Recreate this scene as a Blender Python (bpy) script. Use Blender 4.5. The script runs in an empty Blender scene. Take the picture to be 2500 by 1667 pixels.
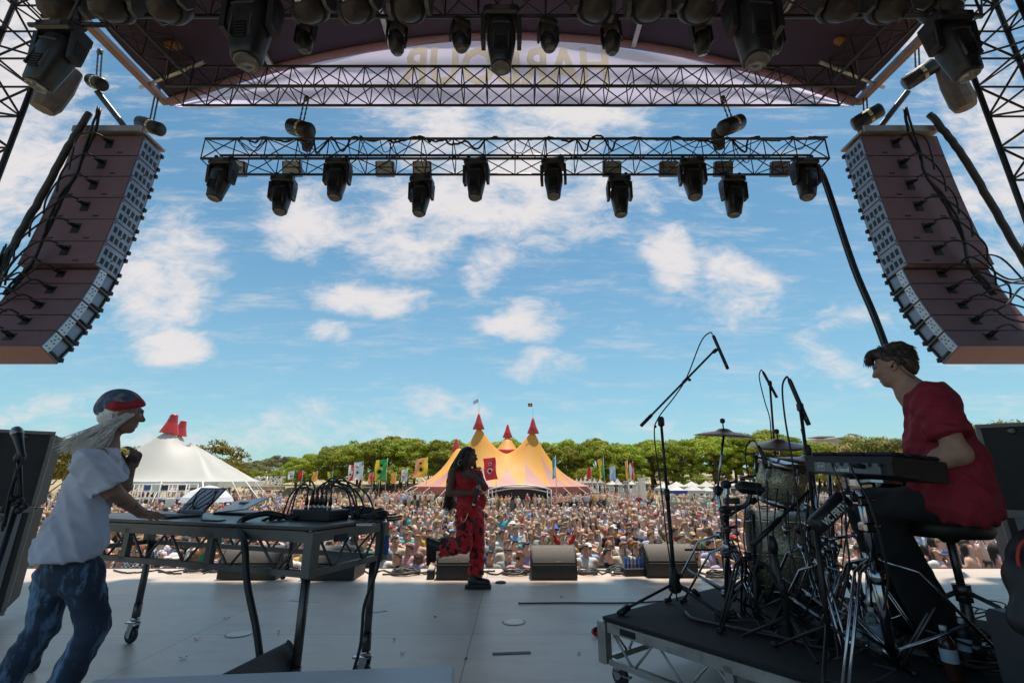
import bpy, math, random
import numpy as np
from mathutils import Vector, Matrix, Euler, noise as mnoise
random.seed(7); RNG = np.random.default_rng(11)
S = bpy.context.scene; COL = S.collection
# ---------------------------------------------------------------- camera
CAMZ, FPX, PITCH = 1.3, 1117.0, math.radians(16.8)
cd = bpy.data.cameras.new('camera'); cam = bpy.data.objects.new('camera', cd); COL.objects.link(cam)
cam.location = (0, 0, CAMZ); cam.rotation_euler = (math.pi/2 + PITCH, 0, 0)
cd.sensor_width = 36; cd.lens = 36*FPX/2500; cd.clip_start = .05; cd.clip_end = 3000
S.camera = cam
S.view_settings.view_transform = 'Standard'; S.view_settings.look = 'None'
S.view_settings.exposure = 0.88; S.view_settings.gamma = 1.0
# ---------------------------------------------------------------- sun + sky
SUN_EL, SUN_AZ = math.radians(80), math.radians(25)   # azimuth measured from +Y towards +X
sd = bpy.data.lights.new('sun', 'SUN'); sun = bpy.data.objects.new('sun', sd); COL.objects.link(sun)
sd.energy = 2.9; sd.angle = math.radians(1.5); sd.color = (1, .90, .76)
_sdir = Vector((math.sin(SUN_AZ)*math.cos(SUN_EL), math.cos(SUN_AZ)*math.cos(SUN_EL), math.sin(SUN_EL)))
sun.rotation_euler = _sdir.to_track_quat('Z', 'Y').to_euler(); sun.location = _sdir*60
W = bpy.data.worlds.new('World'); S.world = W; W.use_nodes = True
CT, ST = math.cos(PITCH), math.sin(PITCH)
def R(x, y):
    "direction (forward = 1) seen at a position measured on the photograph"
    x *= 2500/2352; y *= 2500/2352
    u = (x-1250)/FPX; v = (833.5-y)/FPX
    f = CT - v*ST
    return Vector((u/f, 1, (ST + v*CT)/f))
def P(x, y, d):
    r = R(x, y); return Vector((r.x*d, d, CAMZ + r.z*d))
def PZ(x, y, z):
    r = R(x, y); return P(x, y, (z-CAMZ)/r.z)
def PL(x, y, o, n, off=0):
    r = R(x, y); o = Vector(o); n = Vector(n); c = Vector((0, 0, CAMZ))
    t = ((o - c).dot(n) + off)/r.dot(n); return c + r*t

def build_world():
    nt = W.node_tree; N = nt.nodes; L = nt.links; N.clear()
    def new(t, **k):
        n = N.new(t)
        for a, b in k.items(): setattr(n, a, b)
        return n
    def put(sock, v):
        if hasattr(v, 'is_output'): L.new(v, sock)
        else: sock.default_value = v
    def m(op, a, b=0.0, c=None, clamp=False):
        n = new('ShaderNodeMath', operation=op); n.use_clamp = clamp
        put(n.inputs[0], a); put(n.inputs[1], b)
        if c is not None: put(n.inputs[2], c)
        return n.outputs[0]
    sky = new('ShaderNodeTexSky', sky_type='NISHITA'); sky.sun_disc = False
    sky.sun_elevation = SUN_EL; sky.sun_rotation = SUN_AZ; sky.air_density = 1.0; sky.dust_density = .6; sky.ozone_density = 1.5
    tc = new('ShaderNodeTexCoord'); sp = new('ShaderNodeSeparateXYZ'); L.new(tc.outputs['Generated'], sp.inputs[0])
    x, y, z = sp.outputs
    yy = m('MAXIMUM', y, .08)
    p = m('DIVIDE', x, yy); q = m('DIVIDE', z, yy)
    cv = new('ShaderNodeCombineXYZ'); L.new(p, cv.inputs[0]); L.new(m('MULTIPLY', q, 1.9), cv.inputs[1])
    nz = new('ShaderNodeTexNoise'); nz.inputs['Scale'].default_value = 3.2; nz.inputs['Detail'].default_value = 9
    nz.inputs['Roughness'].default_value = .62; nz.inputs['Distortion'].default_value = .35
    L.new(cv.outputs[0], nz.inputs['Vector'])
    nw = new('ShaderNodeTexNoise'); nw.inputs['Scale'].default_value = 2.1; nw.inputs['Detail'].default_value = 5
    L.new(cv.outputs[0], nw.inputs['Vector'])
    sw = new('ShaderNodeSeparateColor'); L.new(nw.outputs['Color'], sw.inputs[0])
    px = m('ADD', p, m('MULTIPLY', m('SUBTRACT', sw.outputs[0], .5), .34))
    qy = m('ADD', q, m('MULTIPLY', m('SUBTRACT', sw.outputs[1], .5), .16))
    total = None
    # clouds: centre and half-size on the photograph, strength
    for (cx, cy, w, h, a) in [(385, 620, 125, 140, .95), (300, 560, 90, 110, .7), (760, 480, 130, 90, .8), (930, 560, 140, 70, .85), (1150, 430, 330, 130, .95), (1180, 270, 260, 90, 1.0),
        (1120, 620, 60, 55, .75), (830, 690, 150, 45, .85), (735, 770, 75, 33, .8), (1210, 735, 120, 52, .95), (1060, 690, 50, 22, .6),
        (1270, 840, 110, 38, .7), (1000, 930, 110, 40, .7), (1530, 590, 80, 80, .85), (1680, 660, 100, 100, .75), (1440, 770, 110, 30, .5), (1490, 460, 60, 60, .5), (1740, 470, 130, 40, .4),
        (390, 800, 85, 38, .8), (700, 960, 110, 55, .55), (60, 60, 140, 330, 1.0), (60, 330, 160, 160, .95), (100, 940, 130, 45, .6), (250, 1000, 300, 40, .6), (2300, 300, 160, 330, .9),
        (1950, 720, 130, 60, .55), (1900, 850, 160, 90, .45), (1600, 930, 400, 50, .35), (1180, 985, 500, 40, .5), (500, 990, 500, 50, .5), (2250, 470, 120, 60, .7)]:
        c = R(cx, cy); e = R(cx+w, cy); t = R(cx, cy-h)
        hw, hh = abs(e.x-c.x), abs(t.z-c.z)
        dx = m('DIVIDE', m('SUBTRACT', px, c.x), hw*1.15); dy = m('DIVIDE', m('SUBTRACT', qy, c.z), hh*1.15)
        r2 = m('ADD', m('MULTIPLY', dx, dx), m('MULTIPLY', dy, dy))
        g = m('MULTIPLY', m('DIVIDE', 1.0, m('ADD', 1.0, m('MULTIPLY', r2, r2))), a)
        total = g if total is None else m('MAXIMUM', total, g)
    up = m('MULTIPLY', m('SUBTRACT', y, .1), 8.0, clamp=True)
    total = m('ADD', m('MULTIPLY', total, up), m('MULTIPLY', m('SUBTRACT', 1.0, up), .45))
    n3 = new('ShaderNodeTexNoise'); n3.inputs['Scale'].default_value = 11; n3.inputs['Detail'].default_value = 8; n3.inputs['Roughness'].default_value = .68; n3.inputs['Distortion'].default_value = .6
    L.new(cv.outputs[0], n3.inputs['Vector'])
    dens = m('ADD', total, m('ADD', m('MULTIPLY', m('SUBTRACT', nz.outputs['Fac'], .5), 1.9), m('MULTIPLY', m('SUBTRACT', n3.outputs['Fac'], .5), 1.05)))
    # thin streaky veil high up
    vv = new('ShaderNodeMapping'); vv.inputs['Scale'].default_value = (1.6, 5.0, 1); vv.inputs['Rotation'].default_value = (0, 0, .22); L.new(cv.outputs[0], vv.inputs[0])
    n4 = new('ShaderNodeTexNoise'); n4.inputs['Scale'].default_value = 2.4; n4.inputs['Detail'].default_value = 9; n4.inputs['Roughness'].default_value = .7; L.new(vv.outputs[0], n4.inputs['Vector'])
    veil = new('ShaderNodeMapRange', interpolation_type='SMOOTHSTEP'); L.new(n4.outputs['Fac'], veil.inputs[0]); veil.inputs[1].default_value = .47; veil.inputs[2].default_value = .8; veil.inputs[4].default_value = .5
    ss = new('ShaderNodeMapRange', interpolation_type='SMOOTHSTEP'); L.new(dens, ss.inputs[0])
    ss.inputs[1].default_value = .36; ss.inputs[2].default_value = 1.08; ss.inputs[4].default_value = .93
    tint = new('ShaderNodeMix', data_type='RGBA', blend_type='MULTIPLY'); tint.inputs[0].default_value = 1
    L.new(sky.outputs[0], tint.inputs[6]); tint.inputs[7].default_value = SKY_TINT
    # a little white scatter towards the horizon
    hz = new('ShaderNodeMapRange', interpolation_type='SMOOTHSTEP'); L.new(z, hz.inputs[0])
    hz.inputs[1].default_value = .55; hz.inputs[2].default_value = -.02; hz.inputs[3].default_value = 0; hz.inputs[4].default_value = HAZE_FAC
    mh = new('ShaderNodeMix', data_type='RGBA'); L.new(hz.outputs[0], mh.inputs[0]); L.new(tint.outputs[2], mh.inputs[6]); mh.inputs[7].default_value = HAZE_COL
    mx = new('ShaderNodeMix', data_type='RGBA'); L.new(m('MAXIMUM', ss.outputs[0], veil.outputs[0]), mx.inputs[0]); L.new(mh.outputs[2], mx.inputs[6]); mx.inputs[7].default_value = CLOUD_COL
    bg = new('ShaderNodeBackground'); bg.inputs['Strength'].default_value = .11; L.new(mx.outputs[2], bg.inputs[0])
    out = new('ShaderNodeOutputWorld'); L.new(bg.outputs[0], out.inputs[0])
SKY_TINT = (.48, .70, .67, 1); HAZE_COL = (1.65, 2.65, 3.4, 1); HAZE_FAC = .48; CLOUD_COL = (4.15, 3.92, 3.92, 1)
build_world()
# ---------------------------------------------------------------- materials
MATS = {}
def mat(name, col, rough=.55, metal=0, var=.18, scale=6, bump=.0, bscale=40, spec=.5, coat=0, trans=0, sss=0, col2=None, c2scale=3, c2lo=.45, c2hi=.55):
    if name in MATS: return MATS[name]
    m = bpy.data.materials.new(name); m.use_nodes = True; MATS[name] = m
    nt = m.node_tree; N = nt.nodes; L = nt.links; b = N['Principled BSDF']
    tc = N.new('ShaderNodeTexCoord')
    nz = N.new('ShaderNodeTexNoise'); nz.inputs['Scale'].default_value = scale; nz.inputs['Detail'].default_value = 5; L.new(tc.outputs['Object'], nz.inputs['Vector'])
    mr = N.new('ShaderNodeMapRange'); L.new(nz.outputs['Fac'], mr.inputs[0]); mr.inputs[1].default_value = .25; mr.inputs[2].default_value = .75
    mr.inputs[3].default_value = 1-var; mr.inputs[4].default_value = 1+var
    mx = N.new('ShaderNodeMix'); mx.data_type = 'RGBA'; mx.blend_type = 'MULTIPLY'; mx.inputs[0].default_value = 1
    mx.inputs[6].default_value = (*col, 1); L.new(mr.outputs[0], mx.inputs[7]); c = mx.outputs[2]
    if col2:
        n2 = N.new('ShaderNodeTexNoise'); n2.inputs['Scale'].default_value = c2scale; n2.inputs['Detail'].default_value = 4; L.new(tc.outputs['Object'], n2.inputs['Vector'])
        r2 = N.new('ShaderNodeMapRange'); L.new(n2.outputs['Fac'], r2.inputs[0]); r2.inputs[1].default_value = c2lo; r2.inputs[2].default_value = c2hi
        m2 = N.new('ShaderNodeMix'); m2.data_type = 'RGBA'; L.new(r2.outputs[0], m2.inputs[0]); L.new(c, m2.inputs[6]); m2.inputs[7].default_value = (*col2, 1); c = m2.outputs[2]
    L.new(c, b.inputs['Base Color'])
    rr = N.new('ShaderNodeMapRange'); L.new(nz.outputs['Fac'], rr.inputs[0]); rr.inputs[3].default_value = max(.02, rough-.12); rr.inputs[4].default_value = min(1, rough+.12)
    L.new(rr.outputs[0], b.inputs['Roughness'])
    b.inputs['Metallic'].default_value = metal; b.inputs['Specular IOR Level'].default_value = spec; b.inputs['Coat Weight'].default_value = coat
    b.inputs['Transmission Weight'].default_value = trans
    if sss: b.inputs['Subsurface Weight'].default_value = sss; b.inputs['Subsurface Radius'].default_value = (.02, .008, .004)
    if bump:
        n3 = N.new('ShaderNodeTexNoise'); n3.inputs['Scale'].default_value = bscale; n3.inputs['Detail'].default_value = 3; L.new(tc.outputs['Object'], n3.inputs['Vector'])
        bp = N.new('ShaderNodeBump'); bp.inputs['Strength'].default_value = bump; bp.inputs['Distance'].default_value = .02; L.new(n3.outputs['Fac'], bp.inputs['Height']); L.new(bp.outputs[0], b.inputs['Normal'])
    return m
def nodes_of(m): return m.node_tree.nodes, m.node_tree.links, m.node_tree.nodes['Principled BSDF']
def translucent(m, fac=.5, col=None):
    "mix a translucent lobe into a cloth material"
    N, L, b = nodes_of(m); t = N.new('ShaderNodeBsdfTranslucent'); mx = N.new('ShaderNodeMixShader'); out = N['Material Output']
    src = b.inputs['Base Color'].links[0].from_socket if b.inputs['Base Color'].links else None
    if col: t.inputs[0].default_value = (*col, 1)
    elif src: L.new(src, t.inputs[0])
    mx.inputs[0].default_value = fac; L.new(b.outputs[0], mx.inputs[1]); L.new(t.outputs[0], mx.inputs[2]); L.new(mx.outputs[0], out.inputs[0]); return m
# ---------------------------------------------------------------- objects
ROOTM = {}
def tag(o, label=None, cat=None, group=None, kind=None):
    if label: o['label'] = label
    if cat: o['category'] = cat
    if group: o['group'] = group
    if kind: o['kind'] = kind
    return o
def thing(name, label, cat, loc=(0, 0, 0), rot=(0, 0, 0), group=None):
    o = bpy.data.objects.new(name, None); COL.objects.link(o); o.empty_display_size = .1
    o.location = loc; o.rotation_euler = rot; tag(o, label, cat, group)
    ROOTM[o.name] = Matrix.Translation(Vector(loc)) @ Euler(rot).to_matrix().to_4x4()
    return o
def root_of(o):
    while o.parent: o = o.parent
    return o
def dup(root, loc=None, rot=None, label=None, group=None, scale=None):
    def cp(o, par):
        c = o.copy(); COL.objects.link(c)
        if par: c.parent = par
        for ch in list(o.children): cp(ch, c)
        return c
    r = cp(root, None)
    if loc is not None: r.location = loc
    if rot is not None: r.rotation_euler = rot
    if scale is not None: r.scale = (scale,)*3 if not hasattr(scale, '__len__') else scale
    if label: r['label'] = label
    if group: r['group'] = group
    return r
def frame(z, x=None):
    "rotation matrix whose Z axis is z"
    z = Vector(z).normalized()
    a = Vector(x) if x is not None else (Vector((0, 0, 1)) if abs(z.z) < .95 else Vector((0, 1, 0)))
    if x is not None:
        xx = (a - z*a.dot(z)).normalized(); yy = z.cross(xx)
    else:
        xx = a.cross(z).normalized(); yy = z.cross(xx)
    return Matrix((xx, yy, z)).transposed()
class MB:
    def __init__(s): s.v = []; s.f = []; s.m = []; s.s = []
    def add(s, vs, fs, mi=0, sm=False):
        o = len(s.v); s.v += [tuple(v) for v in vs]; s.f += [tuple(i+o for i in f) for f in fs]
        s.m += [mi]*len(fs); s.s += ([sm]*len(fs) if isinstance(sm, bool) else list(sm)); return s
    def box(s, c, d, rot=None, mi=0, bev=0):
        c = Vector(c); hx, hy, hz = d[0]/2, d[1]/2, d[2]/2
        rm = rot if isinstance(rot, Matrix) else (Euler(rot).to_matrix() if rot else None)
        T = (lambda p: c + rm @ Vector(p)) if rm else (lambda p: c + Vector(p))
        if not bev:
            vs = [T((a*hx, b*hy, e*hz)) for a in (-1, 1) for b in (-1, 1) for e in (-1, 1)]
            return s.add(vs, [(0, 1, 3, 2), (4, 6, 7, 5), (0, 4, 5, 1), (2, 3, 7, 6), (0, 2, 6, 4), (1, 5, 7, 3)], mi)
        b = min(bev, hx*.9, hy*.9, hz*.9); H = (hx, hy, hz); vs = []; idx = {}
        for sx in (-1, 1):
            for sy in (-1, 1):
                for sz in (-1, 1):
                    sg = (sx, sy, sz)
                    for ax in range(3):
                        p = [sg[i]*(H[i] if i == ax else H[i]-b) for i in range(3)]
                        idx[(sg, ax)] = len(vs); vs.append(T(p))
        fs = []
        for ax in range(3):
            o1, o2 = [(1, 2), (2, 0), (0, 1)][ax]
            for sgn in (-1, 1):
                q = []
                for a, e in ((-1, -1), (1, -1), (1, 1), (-1, 1)):
                    g = [0, 0, 0]; g[ax] = sgn; g[o1] = a; g[o2] = e; q.append(idx[(tuple(g), ax)])
                fs.append(tuple(q if sgn > 0 else q[::-1]))
        for ax in range(3):
            o1, o2 = [(1, 2), (2, 0), (0, 1)][ax]
            for a in (-1, 1):
                for e in (-1, 1):
                    g1 = [0, 0, 0]; g1[o1] = a; g1[o2] = e; g2 = list(g1); g1[ax] = -1; g2[ax] = 1; g1 = tuple(g1); g2 = tuple(g2)
                    q = (idx[(g1, o1)], idx[(g2, o1)], idx[(g2, o2)], idx[(g1, o2)]); fs.append(q if a*e > 0 else q[::-1])
        for sx in (-1, 1):
            for sy in (-1, 1):
                for sz in (-1, 1):
                    g = (sx, sy, sz); q = (idx[(g, 0)], idx[(g, 1)], idx[(g, 2)]); fs.append(q if sx*sy*sz > 0 else q[::-1])
        return s.add(vs, fs, mi)
    def tube(s, a, b, r, n=8, r2=None, mi=0, cap=True):
        return s.path([a, b], [r, r if r2 is None else r2], n, mi, cap)
    def path(s, pts, r, n=6, mi=0, cap=True):
        pts = [Vector(p) for p in pts]; k = len(pts); rs = r if hasattr(r, '__len__') else [r]*k
        vs = []; up = None
        for i, p in enumerate(pts):
            t = (pts[min(i+1, k-1)] - pts[max(i-1, 0)])
            t = t.normalized() if t.length > 1e-9 else Vector((0, 0, 1))
            if up is None: up = Vector((0, 0, 1)) if abs(t.z) < .9 else Vector((1, 0, 0))
            up = (up - t*up.dot(t))
            up = up.normalized() if up.length > 1e-6 else t.orthogonal().normalized()
            w = t.cross(up)
            for j in range(n):
                a = 2*math.pi*j/n; vs.append(p + (up*math.cos(a) + w*math.sin(a))*rs[i])
        fs = []; sm = []
        for i in range(k-1):
            for j in range(n):
                j2 = (j+1) % n; fs.append((i*n+j, i*n+j2, (i+1)*n+j2, (i+1)*n+j)); sm.append(True)
        if cap: fs += [tuple(range(n))[::-1], tuple((k-1)*n+j for j in range(n))]; sm += [False, False]
        return s.add(vs, fs, mi, sm)
    def lathe(s, prof, o=(0, 0, 0), rot=None, n=20, mi=0, smooth=True, arc=None, sc=(1, 1)):
        "profile of (radius, height) turned about local Z"
        o = Vector(o); vs = []; k = len(prof)
        for (r, z) in prof:
            for j in range(n):
                a = 2*math.pi*j/n; v = Vector((r*math.cos(a)*sc[0], r*math.sin(a)*sc[1], z)); vs.append(o + (rot @ v if rot else v))
        fs = [(i*n+j, i*n+(j+1) % n, (i+1)*n+(j+1) % n, (i+1)*n+j) for i in range(k-1) for j in range(n)]
        sm = [smooth]*len(fs)
        if prof[0][0] > 1e-5: fs.append(tuple(range(n))[::-1]); sm.append(False)
        if prof[-1][0] > 1e-5: fs.append(tuple((k-1)*n+j for j in range(n))); sm.append(False)
        return s.add(vs, fs, mi, sm)
    def ball(s, c, r, n=10, mi=0, rot=None):
        rr = r if hasattr(r, '__len__') else (r, r, r); c = Vector(c); k = max(4, n//2); vs = []; fs = []
        for i in range(k+1):
            th = math.pi*i/k
            for j in range(n):
                a = 2*math.pi*j/n; v = Vector((rr[0]*math.sin(th)*math.cos(a), rr[1]*math.sin(th)*math.sin(a), -rr[2]*math.cos(th))); vs.append(c + (rot @ v if rot else v))
        for i in range(k):
            for j in range(n): fs.append((i*n+j, i*n+(j+1) % n, (i+1)*n+(j+1) % n, (i+1)*n+j))
        return s.add(vs, fs, mi, True)
    def prism(s, poly, o, ex, ey, ez, mi=0, bev=0):
        "polygon in the (ex, ey) plane at o, extruded along vector ez"
        o, ex, ey, ez = Vector(o), Vector(ex), Vector(ey), Vector(ez); n = len(poly)
        vs = [o + ex*a + ey*b for a, b in poly] + [o + ex*a + ey*b + ez for a, b in poly]
        fs = [tuple(range(n))[::-1], tuple(range(n, 2*n))] + [(i, (i+1) % n, n+(i+1) % n, n+i) for i in range(n)]
        if ex.cross(ey).dot(ez) < 0: fs = [f[::-1] for f in fs]
        return s.add(vs, fs, mi)
    def grid(s, fn, nu, nv, mi=0, smooth=True, thick=0):
        vs = [Vector(fn(i/nu, j/nv)) for i in range(nu+1) for j in range(nv+1)]; w = nv+1
        fs = [(i*w+j, (i+1)*w+j, (i+1)*w+j+1, i*w+j+1) for i in range(nu) for j in range(nv)]
        return s.add(vs, fs, mi, smooth)
    def build(s, name, mats, parent=None, local=False):
        me = bpy.data.meshes.new(name)
        vs = s.v
        if parent is not None and not local:
            inv = ROOTM[root_of(parent).name].inverted(); vs = [inv @ Vector(v) for v in vs]
        me.from_pydata([tuple(v) for v in vs], [], s.f)
        mats = mats if isinstance(mats, (list, tuple)) else [mats]
        for q in mats: me.materials.append(q)
        me.polygons.foreach_set('material_index', s.m); me.polygons.foreach_set('use_smooth', s.s); me.update()
        o = bpy.data.objects.new(name, me); COL.objects.link(o)
        if parent is not None: o.parent = parent
        return o
def solo(mb, name, mats, label, cat, group=None, kind=None):
    "a thing that is one mesh; its origin goes to the foot of its middle"
    a = np.array(mb.v, dtype=float); c = (a.min(0)+a.max(0))/2; c[2] = a[:, 2].min()
    mb.v = [tuple(r) for r in (a-c)]
    o = mb.build(name, mats); o.location = c; return tag(o, label, cat, group, kind)
def struct(mb, name, mats, kind='structure'):
    o = mb.build(name, mats); o['kind'] = kind; return o
def bez(pts, n=24, wob=0, seed=0):
    "smooth curve through points (Catmull-Rom)"
    p = [Vector(q) for q in pts]; p = [p[0]*2-p[1]] + p + [p[-1]*2-p[-2]]; out = []; k = len(p)-3; per = max(2, n//k); rr = random.Random(seed)
    for i in range(k):
        a, b, c, d = p[i:i+4]
        for j in range(per + (i == k-1)):
            t = j/per
            out.append(.5*((2*b) + (c-a)*t + (2*a-5*b+4*c-d)*t*t + (3*b-a-3*c+d)*t**3))
    if wob: out = [q + Vector((rr.uniform(-1, 1), rr.uniform(-1, 1), rr.uniform(-1, 1)))*wob for q in out]
    return out
def text_mesh(txt, size, ext, name, mats, parent, M, bold=False, mirror=False, sx=1.0):
    "lettering as real extruded letters; M places text plane (x right, y up, z out)"
    cu = bpy.data.curves.new(name, 'FONT'); cu.body = txt; cu.size = size; cu.extrude = ext; cu.align_x = 'CENTER'; cu.align_y = 'CENTER'; cu.resolution_u = 2
    if bold: cu.offset = size*.025
    t = bpy.data.objects.new(name, cu); COL.objects.link(t); bpy.context.view_layer.update()
    me = bpy.data.meshes.new_from_object(t.evaluated_get(bpy.context.evaluated_depsgraph_get())); bpy.data.objects.remove(t); bpy.data.curves.remove(cu)
    M2 = M @ Matrix.Diagonal((sx*(-1 if mirror else 1), 1, 1, 1))
    if parent is not None: M2 = ROOTM[root_of(parent).name].inverted() @ M2
    me.transform(M2)
    if mirror: me.flip_normals()
    me.materials.clear(); me.materials.append(mats)
    o = bpy.data.objects.new(name, me); COL.objects.link(o)
    if parent is not None: o.parent = parent
    return o
def place(o, ex, ey, ez):
    m = Matrix((Vector(ex).normalized(), Vector(ey).normalized(), Vector(ez).normalized())).transposed().to_4x4(); m.translation = Vector(o); return m
# ---------------------------------------------------------------- organic surfaces
def sdf_mesh(prims, h, name, mats, parent=None, disp=None, smooth_it=1, local=False):
    """prims: dicts t=cap/ell/box, k=blend radius, m=material index, sub=True to carve.  Continuous surface by surface nets."""
    lo = np.array([1e9]*3); hi = -lo
    for q in prims:
        if q.get('sub'): continue
        a, b = bounds(q); lo = np.minimum(lo, a); hi = np.maximum(hi, b)
    lo -= 3*h; hi += 3*h
    n = np.ceil((hi-lo)/h).astype(int)+1
    F = np.full(n, 1.0, dtype=np.float32)
    ax = [lo[i]+h*np.arange(n[i]) for i in range(3)]
    for q in prims:
        a, b = bounds(q); mg = q.get('k', .02)*1.5+4*h
        i0 = np.maximum(0, np.floor((a-mg-lo)/h).astype(int)); i1 = np.minimum(n, np.ceil((b+mg-lo)/h).astype(int)+1)
        if (i1 <= i0).any(): continue
        X, Y, Z = np.meshgrid(ax[0][i0[0]:i1[0]], ax[1][i0[1]:i1[1]], ax[2][i0[2]:i1[2]], indexing='ij')
        d = dist(q, X, Y, Z).astype(np.float32); sl = tuple(slice(i0[i], i1[i]) for i in range(3)); f = F[sl]; k = q.get('k', .02)
        if q.get('sub'): d = -d; hh = np.clip(.5-.5*(d-f)/k, 0, 1) if k > 0 else 0; F[sl] = np.maximum(f, d) if k <= 0 else (f*hh + d*(1-hh)) + k*hh*(1-hh)
        else:
            hh = np.clip(.5+.5*(d-f)/k, 0, 1); F[sl] = d*(1-hh)+f*hh - k*hh*(1-hh)
    if disp is not None:
        X, Y, Z = np.meshgrid(*ax, indexing='ij'); near = np.abs(F) < .06
        F[near] += disp(X[near], Y[near], Z[near]).astype(np.float32)
    s = F < 0
    c = [s[i:n[0]-1+i, j:n[1]-1+j, k:n[2]-1+k] for i in (0, 1) for j in (0, 1) for k in (0, 1)]
    cnt = sum(x.astype(np.int8) for x in c); act = (cnt > 0) & (cnt < 8); I = np.argwhere(act)
    vid = np.full(act.shape, -1, dtype=np.int64); vid[act] = np.arange(len(I))
    pos = np.zeros((len(I), 3)); w = np.zeros(len(I)); off = [(i, j, k) for i in (0, 1) for j in (0, 1) for k in (0, 1)]
    for a in range(8):
        for b in range(a+1, 8):
            if sum(abs(off[a][t]-off[b][t]) for t in range(3)) != 1: continue
            oa, ob = np.array(off[a]), np.array(off[b])
            fa = F[tuple((I+oa).T)]; fb = F[tuple((I+ob).T)]; mk = (fa < 0) != (fb < 0)
            t = np.where(mk, fa/np.where(mk, fa-fb, 1), 0)[:, None]
            pos += np.where(mk[:, None], oa + t*(ob-oa), 0); w += mk
    V = lo + h*(I + pos/w[:, None]); Q = []
    for axs in range(3):
        sl0 = [slice(None)]*3; sl1 = [slice(None)]*3; sl0[axs] = slice(0, -1); sl1[axs] = slice(1, None)
        e = s[tuple(sl0)] != s[tuple(sl1)]; J = np.argwhere(e); o1, o2 = [(1, 2), (2, 0), (0, 1)][axs]
        J = J[(J[:, o1] > 0) & (J[:, o2] > 0)]
        def at(d1, d2):
            K = J.copy(); K[:, o1] -= d1; K[:, o2] -= d2; K = np.minimum(K, np.array(act.shape)-1); return vid[tuple(K.T)]
        q = np.stack([at(1, 1), at(0, 1), at(0, 0), at(1, 0)], 1); ins = s[tuple(J.T)]
        q = np.where(ins[:, None], q, q[:, ::-1]); Q.append(q[(q >= 0).all(1)])
    Q = np.concatenate(Q)
    for _ in range(smooth_it):
        acc = np.zeros_like(V); cn = np.zeros(len(V))
        for t in range(4):
            a, b = Q[:, t], Q[:, (t+1) % 4]
            np.add.at(acc, a, V[b]); np.add.at(cn, a, 1); np.add.at(acc, b, V[a]); np.add.at(cn, b, 1)
        V = .5*V + .5*acc/np.maximum(cn, 1)[:, None]
    mi = np.zeros(len(Q), dtype=np.int32)
    if any(q.get('m', 0) for q in prims):
        C = V[Q].mean(1); best = np.full(len(Q), 1e9)
        for q in prims:
            if q.get('sub') and 'm' not in q: continue
            d = np.abs(dist(q, C[:, 0], C[:, 1], C[:, 2])) if q.get('sub') else dist(q, C[:, 0], C[:, 1], C[:, 2]); u = d < best; best[u] = d[u]; mi[u] = q.get('m', 0)
    if parent is not None and not local:
        inv = np.array(ROOTM[root_of(parent).name].inverted()); V = V @ inv[:3, :3].T + inv[:3, 3]
    return raw_mesh(V, Q, name, mats, parent, mi)
def raw_mesh(V, Q, name, mats, parent=None, mi=None, smooth=True):
    me = bpy.data.meshes.new(name); k = Q.shape[1]
    me.vertices.add(len(V)); me.vertices.foreach_set('co', np.ascontiguousarray(V, dtype=np.float32).ravel())
    me.loops.add(Q.size); me.loops.foreach_set('vertex_index', np.ascontiguousarray(Q, dtype=np.int32).ravel())
    me.polygons.add(len(Q)); me.polygons.foreach_set('loop_start', np.arange(0, Q.size, k, dtype=np.int32))
    me.polygons.foreach_set('use_smooth', np.full(len(Q), smooth))
    for q in (mats if isinstance(mats, (list, tuple)) else [mats]): me.materials.append(q)
    if mi is not None: me.polygons.foreach_set('material_index', mi.astype(np.int32))
    me.update(calc_edges=True); me.validate()
    o = bpy.data.objects.new(name, me); COL.objects.link(o)
    if parent is not None: o.parent = parent
    return o
def cap(a, b, ra, rb=None, k=.02, **kw): return dict(t='cap', a=np.array(a, float), b=np.array(b, float), ra=ra, rb=ra if rb is None else rb, k=k, **kw)
def ell(c, r, rot=None, k=.02, **kw): return dict(t='ell', c=np.array(c, float), r=np.array(r, float), R=np.array(rot) if rot is not None else None, k=k, **kw)
def rbox(c, d, rot=None, rad=.01, k=.01, **kw): return dict(t='box', c=np.array(c, float), d=np.array(d, float)/2, R=np.array(rot) if rot is not None else None, rad=rad, k=k, **kw)
def bounds(q):
    if q['t'] == 'cap': r = max(q['ra'], q['rb']); return np.minimum(q['a'], q['b'])-r, np.maximum(q['a'], q['b'])+r
    r = (np.max(q['r']) if q['R'] is not None else q['r']) if q['t'] == 'ell' else (np.linalg.norm(q['d']) if q['R'] is not None else q['d'])
    return q['c']-r, q['c']+r
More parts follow.
